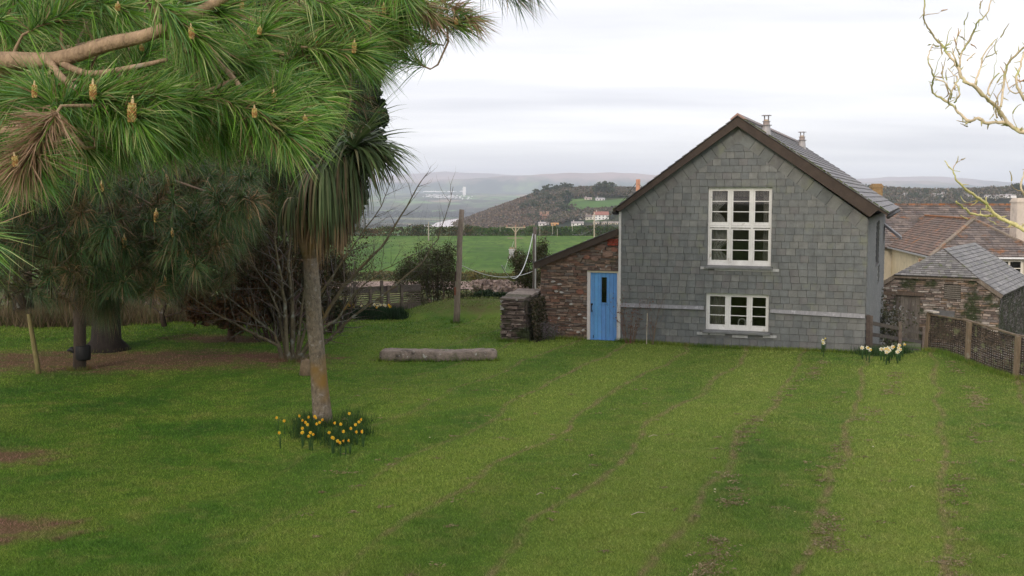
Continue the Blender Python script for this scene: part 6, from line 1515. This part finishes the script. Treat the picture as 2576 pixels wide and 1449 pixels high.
HG2 = [(.06, .13, .03), (.045, .09, .025), (.08, .15, .035), (.15, .10, .04), (.035, .06, .02)]
X_ = lambda px, Y: (px - 1288) / 2700 * Y
hedge('hedge', [(X_(700, 372), 372), (X_(960, 372), 372), (X_(1180, 374), 374)], 4, 3.6, 9000, .42, HG, 'orange-brown stretch of the far field hedge left of the thick pole')
hedge('hedge', [(X_(1180, 374), 374), (X_(1400, 376), 376), (X_(1600, 378), 378)], 4, 3.4, 9000, .42, HG2, 'greener stretch of the far field hedge right of the thick pole')
hedge('hedge', [(X_(1180, 166), 166), (X_(1380, 164), 166)], 4, 1.5, 4500, .20, [(.16, .15, .03), (.12, .13, .03), (.18, .13, .04), (.07, .09, .025)], 'yellow-green bank hedge along the near side of the crop field')
hedge('hedge', [(X_(820, 168), 170), (X_(1180, 166), 166)], 4, 1.4, 5000, .20, [(.10, .10, .04), (.14, .11, .05), (.05, .07, .02)], 'brownish bank hedge seen through the thicket')
hedge('hedge', [(X_(1370, 120), 120), (X_(1420, 150), 150), (X_(1500, 205), 205), (X_(1610, 290), 290)], 5, 4.3, 15000, .17, [(.20, .14, .10), (.25, .18, .13), (.16, .11, .08), (.13, .12, .05), (.28, .2, .14)], 'pinkish brown leafless hedge rising behind the lean-to roof', elong=3)
hedge('hedge', [(-46, 62), (-28, 60), (-15, 58)], 5, 2.6, 9000, .13, [(.17, .12, .10), (.22, .16, .13), (.13, .10, .08), (.10, .10, .05)], 'pale brown hedge glimpsed beneath the pines at far left', elong=3)
hedge('hedge', [(-15, 58), (-9, 60), (-3.5, 63)], 4, 1.6, 5000, .12, [(.13, .09, .06), (.10, .10, .04), (.16, .11, .07)], 'low brown hedge behind the bare sapling', elong=3)
hedge('stone_bank', [(X_(1200, 132), 132), (X_(1320, 130), 130)], 3, 1.3, 1500, .4, [(.26, .20, .17), (.20, .15, .13), (.32, .26, .23)], 'reddish stone rubble bank by the farm track', 'bank')

# ------------------------------------------------------------------ hill woods, trees and houses
def far_tree_mesh(kind, seed):
    if kind == 'conifer': parts = [((0, 0, .55), (.22, .22, .42))]; cols = [(.022, .04, .02), (.03, .05, .022)]
    elif kind == 'pine': parts = [((0, 0, .72), (.42, .42, .24)), ((.15, 0, .55), (.3, .3, .2))]; cols = [(.045, .07, .034), (.068, .09, .042), (.085, .08, .05)]
    else: parts = [((0, 0, .62), (.36, .36, .36)), ((-.12, .05, .42), (.3, .3, .25))]; cols = [(.13, .095, .07), (.10, .08, .055), (.17, .125, .085)]
    C_ = np.concatenate([blob_points(c, r, 330, 16, .38, .3) for c, r in parts]); V, F, CC = leaves(C_, .085, cols, 1.3); return V, F, CC
protos = {}
trunk_proto = None
def far_tree(kind, x, y, h, label, group, zoff=0):
    key = kind
    if key not in protos: protos[key] = []
    if len(protos[key]) < 3:
        V, F, CC = far_tree_mesh(kind, len(protos[key])); t_ = thing('tree', None, None, (0, 0, 0))
        cr_ = mesh_np('crown', V, F, CC, leaf_m, None, False); cr_.parent = t_
        mb = MB(); mb.tube([(0, 0, -.1), (0, 0, .3), (0, 0, .7)], [.035, .028, .012], 6, (.10, .075, .055)); mb.build('trunk', bark_m, t_)
        protos[key].append(t_); o = t_
    else:
        src = random.choice(protos[key]); o = src.copy(); col.objects.link(o)
        for ch in [c for c in src.children]: d = ch.copy(); col.objects.link(d); d.parent = o
    w = h * random.uniform(.85, 1.25); o.location = (x, y, gz(x, y) + zoff); o.scale = (w, w, h); o.rotation_euler = (0, 0, random.uniform(0, 6)); o.name = {'conifer': 'conifer_tree', 'pine': 'pine_tree', 'bare': 'bare_tree'}[kind]
    props(o, label, 'tree', group)
def hp(px, py):
    return hit(px, py)
# woodland mass over the left flank and the crest
def wood(name, pxs, ys_, n, size, cols, label, hgt=9):
    Cs = []
    while len(Cs) < n:
        y = RS.uniform(*ys_); px = RS.uniform(*pxs); x = X_(px, y)
        Cs.append((x, y))
    Cs = np.array(Cs); m = n // 14; ctr = Cs[:m]; i = RS.randint(0, m, n); P = ctr[i] + RS.normal(0, 3.2, (n, 2)); z = H(P[:, 0], P[:, 1]) + RS.uniform(.15, 1, n) ** .6 * hgt * RS.uniform(.6, 1.1, m)[i]
    V, F, CC = leaves(np.stack([P[:, 0], P[:, 1], z], 1), size, cols, 1.3); k = RS.uniform(.65, 1.35, m)[i]; CC = CC * np.repeat(k, 4)[:, None]
    return props(mesh_np(name, V, F, CC, leaf_m, None, True), label, 'woodland', None, 'stuff')
WB = [(.17, .115, .08), (.14, .095, .068), (.20, .145, .105), (.10, .085, .055)]
wood('woodland', (1150, 1335), (1000, 1500), 40000, 1.9, WB, 'brown leafless woodland on the flank of the hill', 8)
wood('woodland', (1335, 1760), (1330, 1500), 26000, 1.9, [(.075, .08, .045), (.13, .10, .07), (.055, .065, .035), (.16, .12, .085)], 'mixed dark woodland over the top of the hill', 8)
MIXW = [(.075, .08, .045), (.13, .10, .07), (.055, .065, .035), (.17, .125, .09)]
for (pa, pb__, Ya, Yb, n_, hh_, lab_) in ((1335, 1408, 1125, 1330, 17000, 7, 'mixed wood around the brick mansion'), (1388, 1485, 1052, 1104, 8000, 5, 'bushy brown scrub below the meadow'), (1262, 1348, 1085, 1190, 9000, 6, 'scrubby wood left of the brick mansion'), (1490, 1600, 1062, 1108, 6000, 5, 'brown scrub behind the large white house'), (1400, 1640, 1262, 1335, 14000, 7, 'brown trees behind the hilltop bungalows'), (1150, 1300, 860, 990, 9000, 4, 'low brown scrub at the foot of the hill')):
    wood('woodland', (pa, pb__), (Ya, Yb), n_, 1.6, MIXW, lab_, hh_)
wood('woodland', (2180, 2720), (1210, 1500), 22000, 1.9, [(.08, .08, .045), (.14, .105, .075), (.06, .07, .04), (.18, .14, .10)], 'brown and green woodland beyond the farmhouse roofs', 8)
wood('woodland', (880, 1050), (2400, 2600), 12000, 3.2, [(.035, .04, .03), (.055, .05, .035), (.075, .055, .045)], 'dark woodland beside the river', 14)
wood('woodland', (850, 1300), (4000, 4300), 20000, 4.2, [(.03, .035, .028), (.05, .045, .035)], 'dark woodland across the river', 16)
t = NT('hill_meadow'); n1 = t.noise(t.pos, .02, 4, .6); meadow_m = t.done(t.ramp(n1, [(.35, (.055, .12, .03)), (.65, (.085, .16, .04))]), .95, .1)
def meadow(px0, px1, Y0, Y1, nm='meadow'):
    n_, m_ = 40, 30; V = []
    for j in range(m_):
        for i in range(n_):
            y = Y0 + (Y1 - Y0) * j / (m_ - 1); x = X_(px0 + (px1 - px0) * i / (n_ - 1) + 25 * sin(j * .2), y); V.append((x, y, gz(x, y) + .8))
    F = [(j * n_ + i, j * n_ + i + 1, (j + 1) * n_ + i + 1, (j + 1) * n_ + i) for j in range(m_ - 1) for i in range(n_ - 1)]
    props(mesh_np(nm, V, F, gv(.5), meadow_m, None, True, True), kind='structure')
q1, q2 = hp(1470, 535), hp(1470, 508)
meadow(1405, 1640, q1[1], q2[1])
q1, q2 = hp(2470, 503), hp(2470, 496); meadow(2440, 2660, q1[1], q2[1])
TR = [(1345, 492, 16, 'pine'), (1362, 490, 14, 'pine'), (1378, 486, 19, 'pine'), (1390, 486, 14, 'pine'), (1402, 485, 16, 'pine'), (1418, 484, 18, 'pine'), (1432, 483, 16, 'pine'), (1510, 497, 24, 'pine'), (1523, 497, 26, 'pine'), (1538, 497, 22, 'pine'), (1500, 497, 18, 'pine'), (1427, 522, 26, 'conifer'), (1348, 505, 16, 'conifer'), (1330, 512, 14, 'conifer'), (1332, 530, 18, 'pine'), (1318, 538, 18, 'pine'), (1345, 535, 20, 'pine'), (1375, 528, 16, 'conifer'), (1395, 518, 15, 'conifer'), (1382, 515, 17, 'pine'), (1405, 535, 17, 'pine'), (1420, 540, 18, 'pine'), (1440, 535, 15, 'bare'), (1265, 562, 13, 'pine'), (1252, 562, 10, 'conifer'), (1335, 560, 15, 'pine'), (1350, 558, 14, 'pine'), (1322, 558, 13, 'pine'), (1540, 560, 13, 'pine'), (1458, 540, 12, 'bare'), (1300, 545, 13, 'bare'), (1280, 552, 12, 'bare'), (1400, 560, 10, 'bare'), (1415, 563, 9, 'bare'), (1545, 545, 12, 'bare'), (1480, 532, 9, 'bare'), (1360, 515, 15, 'pine'), (1370, 505, 15, 'pine'), (1415, 505, 14, 'pine'), (1310, 525, 13, 'bare'), (1290, 535, 13, 'bare'), (1450, 500, 11, 'bare'), (1480, 495, 11, 'bare'), (1465, 488, 12, 'bare'), (1560, 493, 14, 'bare'),
      (2330, 495, 13, 'pine'), (2262, 502, 12, 'bare'), (2285, 503, 12, 'pine'), (2302, 505, 13, 'pine'), (2322, 508, 12, 'pine'), (2345, 508, 12, 'bare'), (2365, 506, 11, 'pine'), (2385, 505, 12, 'bare'), (2405, 505, 13, 'pine'), (2425, 507, 12, 'bare'), (2555, 492, 20, 'pine'), (2570, 492, 17, 'pine'), (2540, 495, 12, 'bare'), (2500, 505, 11, 'bare'), (2240, 505, 12, 'bare'), (2520, 503, 10, 'bare'), (2450, 506, 11, 'bare')]
labs = {'pine': 'dark round-topped evergreen tree on the wooded hill', 'conifer': 'dark pointed conifer standing on the wooded hill', 'bare': 'brown leafless tree on the wooded hill'}
def where(px, py):
    if px > 2530: return 'above the cream chimney'
    if px > 2000: return 'beyond the farmhouse roofs'
    if py < 494 and px < 1450: return 'in the crest row at the left shoulder of the hill'
    if 1495 <= px <= 1545 and py < 500: return 'in the big clump on the hilltop above the bungalows'
    if px < 1315: return 'at the foot of the leafless wood'
    if px < 1365: return 'beside the brick mansion, left of it'
    if px < 1450 and py > 525: return 'just right of the brick mansion'
    if px > 1450 and py > 525: return 'by the large white house'
    return 'on the upper slope beside the meadow'
for (px, py, h, k) in TR:
    p = hp(px, py)
    if p[1] > 1800: p = np.array([X_(px, 1425), 1425, 0.0])
    far_tree(k, p[0], p[1], h * p[1] / 1300 * .84, {'pine': 'dark round-topped tree ', 'conifer': 'dark pointed conifer ', 'bare': 'brown leafless tree '}[k] + where(px, py), ('trees beyond the farmhouse' if px > 2000 else 'trees on the wooded hill'), -.5)
def far_house(px, py, wpx, hpx, label, wall=(.78, .76, .72), roofc=(.20, .18, .18), yaw=None, ratio=.6, parts=True, chim=True, gable=False, name='cottage', cat='house'):
    p = hp(px, py); Y = p[1]; w = wpx / 2700 * Y; h = hpx / 2700 * Y; o = thing(name, label, cat, (p[0], p[1], p[2] - 1), random.uniform(-.3, .3) if yaw is None else yaw)
    d = w * ratio; wh = h * .62 + 1; rh = h + 1; mb = MB()
    if gable:
        mb.extrude([(-w / 2, 0), (w / 2, 0), (w / 2, wh), (0, rh), (-w / 2, wh)], front, -d, 0, wall); mb.build('wall', cream_m, o)
        mb = MB(); k_ = .06 * w
        mb.extrude([(-w / 2 - k_, wh - k_), (0, rh), (0, rh + .08 * w), (-w / 2 - k_, wh)], front, -d - .4, .4, roofc); mb.extrude([(0, rh), (w / 2 + k_, wh - k_), (w / 2 + k_, wh), (0, rh + .08 * w)], front, -d - .4, .4, roofc); mb.build('roof', farmroof_m, o)
    else:
        mb.extrude([(0, 0), (d, 0), (d, wh), (d / 2, rh - .3), (0, wh)], lambda a, b, q: (q, a, b), -w / 2, w / 2, wall); mb.build('wall', cream_m, o)
        mb = MB(); mb.extrude([(-.4, wh - .2), (d / 2, rh), (d / 2, rh + .3), (-.4, wh + .1)], lambda a, b, q: (q, a, b), -w / 2 - .4, w / 2 + .4, roofc); mb.extrude([(d / 2, rh), (d + .4, wh - .2), (d + .4, wh + .1), (d / 2, rh + .3)], lambda a, b, q: (q, a, b), -w / 2 - .4, w / 2 + .4, roofc)
        r_ = mb.build('roof', farmroof_m, o)
        if chim: mb = MB(); mb.box(-w * .36, -w * .36 + .9, d / 2 - .4, d / 2 + .5, rh - .5, rh + 1.5, (.5, .45, .4)); mb.build('chimney', cream_m, r_)
    n_ = max(2, int(w / 3.2)); fl = 1 if wh < 4.6 else 2
    for f in range(fl):
        for i in range(n_):
            x = -w / 2 + w * (i + .5) / n_; z = 1 + (wh - 1) * (f + .5) / fl; mb = MB(); mb.box(x - .55, x + .55, -.06, .05, z - .6, z + .6, (.05, .055, .06)); mb.build('window', metal_m, o)
    return o
far_house(1513, 553, 36, 20, 'large white house with a red roof on the hillside', (.75, .74, .72), (.30, .13, .10), 0, .7)
far_house(1497, 552, 12, 17, 'white gabled front wing against the red-roofed house', (.85, .84, .82), (.30, .10, .08), 0, 1.2, gable=True)
far_house(1465, 552, 14, 12, 'cream gabled house left of the large white house', (.62, .58, .50), (.15, .13, .12), .2, 1.0, gable=True)
far_house(1482, 553, 18, 12, 'cream long house beside the cream gabled house', (.60, .56, .48), (.17, .15, .14), 0)
far_house(1368, 567, 26, 8, 'low white bungalow with pale roof behind the field hedge', (.80, .78, .74), (.42, .38, .38), 0, .5)
far_house(1453, 567, 30, 9, 'white bungalow with grey roof and one chimney behind the hedge', (.80, .78, .72), (.30, .28, .28), 0, .5)
far_house(1396, 567, 18, 6, 'small orange-tinted cottage roof behind the hedge', (.65, .36, .12), (.50, .26, .10), 0, .5, chim=False)
far_house(1248, 566, 11, 12, 'tiny cream gabled cottage at the foot of the bare wood', (.85, .68, .45), (.10, .08, .08), .1, 1.1, gable=True)
far_house(1230, 573, 26, 5, 'long low grey roofs at the foot of the bare wood', (.4, .36, .34), (.30, .26, .26), 0, .5, chim=False)
far_house(1480, 502, 18, 5, 'pinkish white bungalow high on the hill', (.75, .66, .60), (.33, .26, .25), 0, .6)
far_house(1510, 504, 22, 6, 'white bungalow with pale grey roof at the top of the meadow', (.82, .80, .78), (.38, .37, .38), 0, .6)
for (px, w_, lab) in ((1500, 14, 'pale house leftmost in the low terrace behind the hedge'), (1520, 12, 'cream house second in the low terrace behind the hedge'), (1537, 12, 'cream house third in the low terrace behind the hedge'), (1553, 12, 'pale house rightmost in the low terrace, beside the roof')): far_house(px, 564, w_, 6, lab, (.74, .64, .48), (.32, .28, .26), 0, .6, chim=False)
# brick mansion
p = hp(1368, 552); Y = p[1]; s = Y / 2700; o = thing('mansion', 'turreted pinkish brick mansion among dark trees on the hill', 'mansion', (p[0], p[1], p[2] - 1), .1); mb = MB(); bc_ = (.34, .20, .15)
mb.box(-11 * s, 11 * s, 0, 12 * s, 0, 13 * s + 1, bc_); mb.box(-15 * s, -11 * s, 1, 9 * s, 0, 8 * s + 1, (.42, .32, .26)); mb.box(-9 * s, -4 * s, -1.5, 4 * s, 0, 17 * s + 1, (.38, .22, .17)); mb.box(6 * s, 13 * s, -1.5, 5 * s, 0, 16 * s + 1, (.38, .24, .18)); mb.build('wall', brick_m, o)
mb = MB()
for x in (-8.5, -5, 1, 7, 9.5, 12): mb.box((x - .8) * s, (x + .8) * s, 1, 1 + 2 * s, 13 * s, 20.5 * s + 1, (.42, .28, .22))
mb.build('chimney', brick_m, o)
for x in (-6.5, -1, 3, 9.5):
    for z in (4, 9, 13.5 if x in (-6.5, 9.5) else 9): mb = MB(); yf = -1.56 if x in (-6.5, 9.5) else -.06; mb.box((x - .8) * s, (x + .8) * s, yf, yf + .1, z * s, (z + 2.4) * s, (.05, .05, .06)); mb.build('window', metal_m, o)
# settlements in the valley
def small_house_mesh(long_=False):
    mb = MB(); w, d, h, r = (14, 9, 5, 8) if not long_ else (60, 30, 7, 8.5)
    mb.extrude([(-w / 2, 0), (w / 2, 0), (w / 2, h), (-w / 2, h)], front, -d, 0, (.92, .90, .88)); mb.extrude([(-w / 2, h), (w / 2, h), (w / 2, h), (0 + w * .4, r), (-w * .4, r)], lambda a, b, q: (a, d / 2 - q * .5, b), -d * .8, d * .8, (.45, .42, .43) if not long_ else (.8, .78, .78)); return mb
hs = [small_house_mesh().build('house', cream_m), small_house_mesh(True).build('warehouse', cream_m)]
k = 0
for _ in range(95):
    px = RS.normal(1125, 36); py = 495.5 + (px - 1125) * .045 + RS.choice([-2.5, 0, 2.2]) + RS.normal(0, .8)
    if not 1040 < px < 1190: continue
    p = hp(px, py); o = hs[0] if k == 0 else hs[0].copy(); 
    if k: col.objects.link(o)
    o.location = tuple(p); sc_ = RS.uniform(.55, 1.0) * p[1] / 6800; o.scale = (sc_ * 1.0, sc_, sc_ * .8); o.rotation_euler = (0, 0, RS.uniform(-.5, .5)); props(o, 'tiny white house in the distant valley town', 'house', 'white houses of the distant town'); k += 1
k = 0
for px in list(np.arange(1042, 1168, 9.5)) + [1075, 1082, 1132]:
    p = hp(px + RS.uniform(-2, 2), 482.5 + RS.uniform(-.8, .8)); o = hs[1] if k == 0 else hs[1].copy()
    if k: col.objects.link(o)
    o.location = tuple(p); sc_ = RS.uniform(.25, .8) * p[1] / 8000; o.scale = (sc_, sc_ * .6, sc_ * 1.0); props(o, 'long pale industrial building on the horizon of the valley', 'warehouse', 'pale buildings beside the distant tower'); k += 1
k = 0
o0 = None
for (px, py) in [(2430 + RS.uniform(0, 118), 503.5 + RS.uniform(-2.5, 2)) for _ in range(16)] + [(2340 + RS.uniform(-70, 40), 500 + RS.uniform(-3, 4)) for _ in range(10)]:
    p = hp(px, py); o = hs[0].copy(); col.objects.link(o); o.location = (p[0], p[1], p[2] + 2.5); sc_ = p[1] / 1400 * .55; o.scale = (sc_, sc_, sc_); props(o, 'small pale house half hidden by trees beyond the farmhouse ridge', 'house', 'houses beyond the farmhouse')

# ------------------------------------------------------------------ haze
hz_ = bpy.data.materials.new('haze_air'); hz_.use_nodes = True; nn = hz_.node_tree.nodes
nn.remove(nn['Principled BSDF']); pv = nn.new('ShaderNodeVolumePrincipled'); pv.inputs['Color'].default_value = (.80, .87, 1.0, 1); pv.inputs['Density'].default_value = 1.1e-4; pv.inputs['Anisotropy'].default_value = 0.0
hz_.node_tree.links.new(pv.outputs[0], nn['Material Output'].inputs['Volume'])
mb = MB(); mb.box(-9500, 9500, -3000, 15400, -120, 400); o = mb.build('haze', hz_); props(o, kind='stuff')
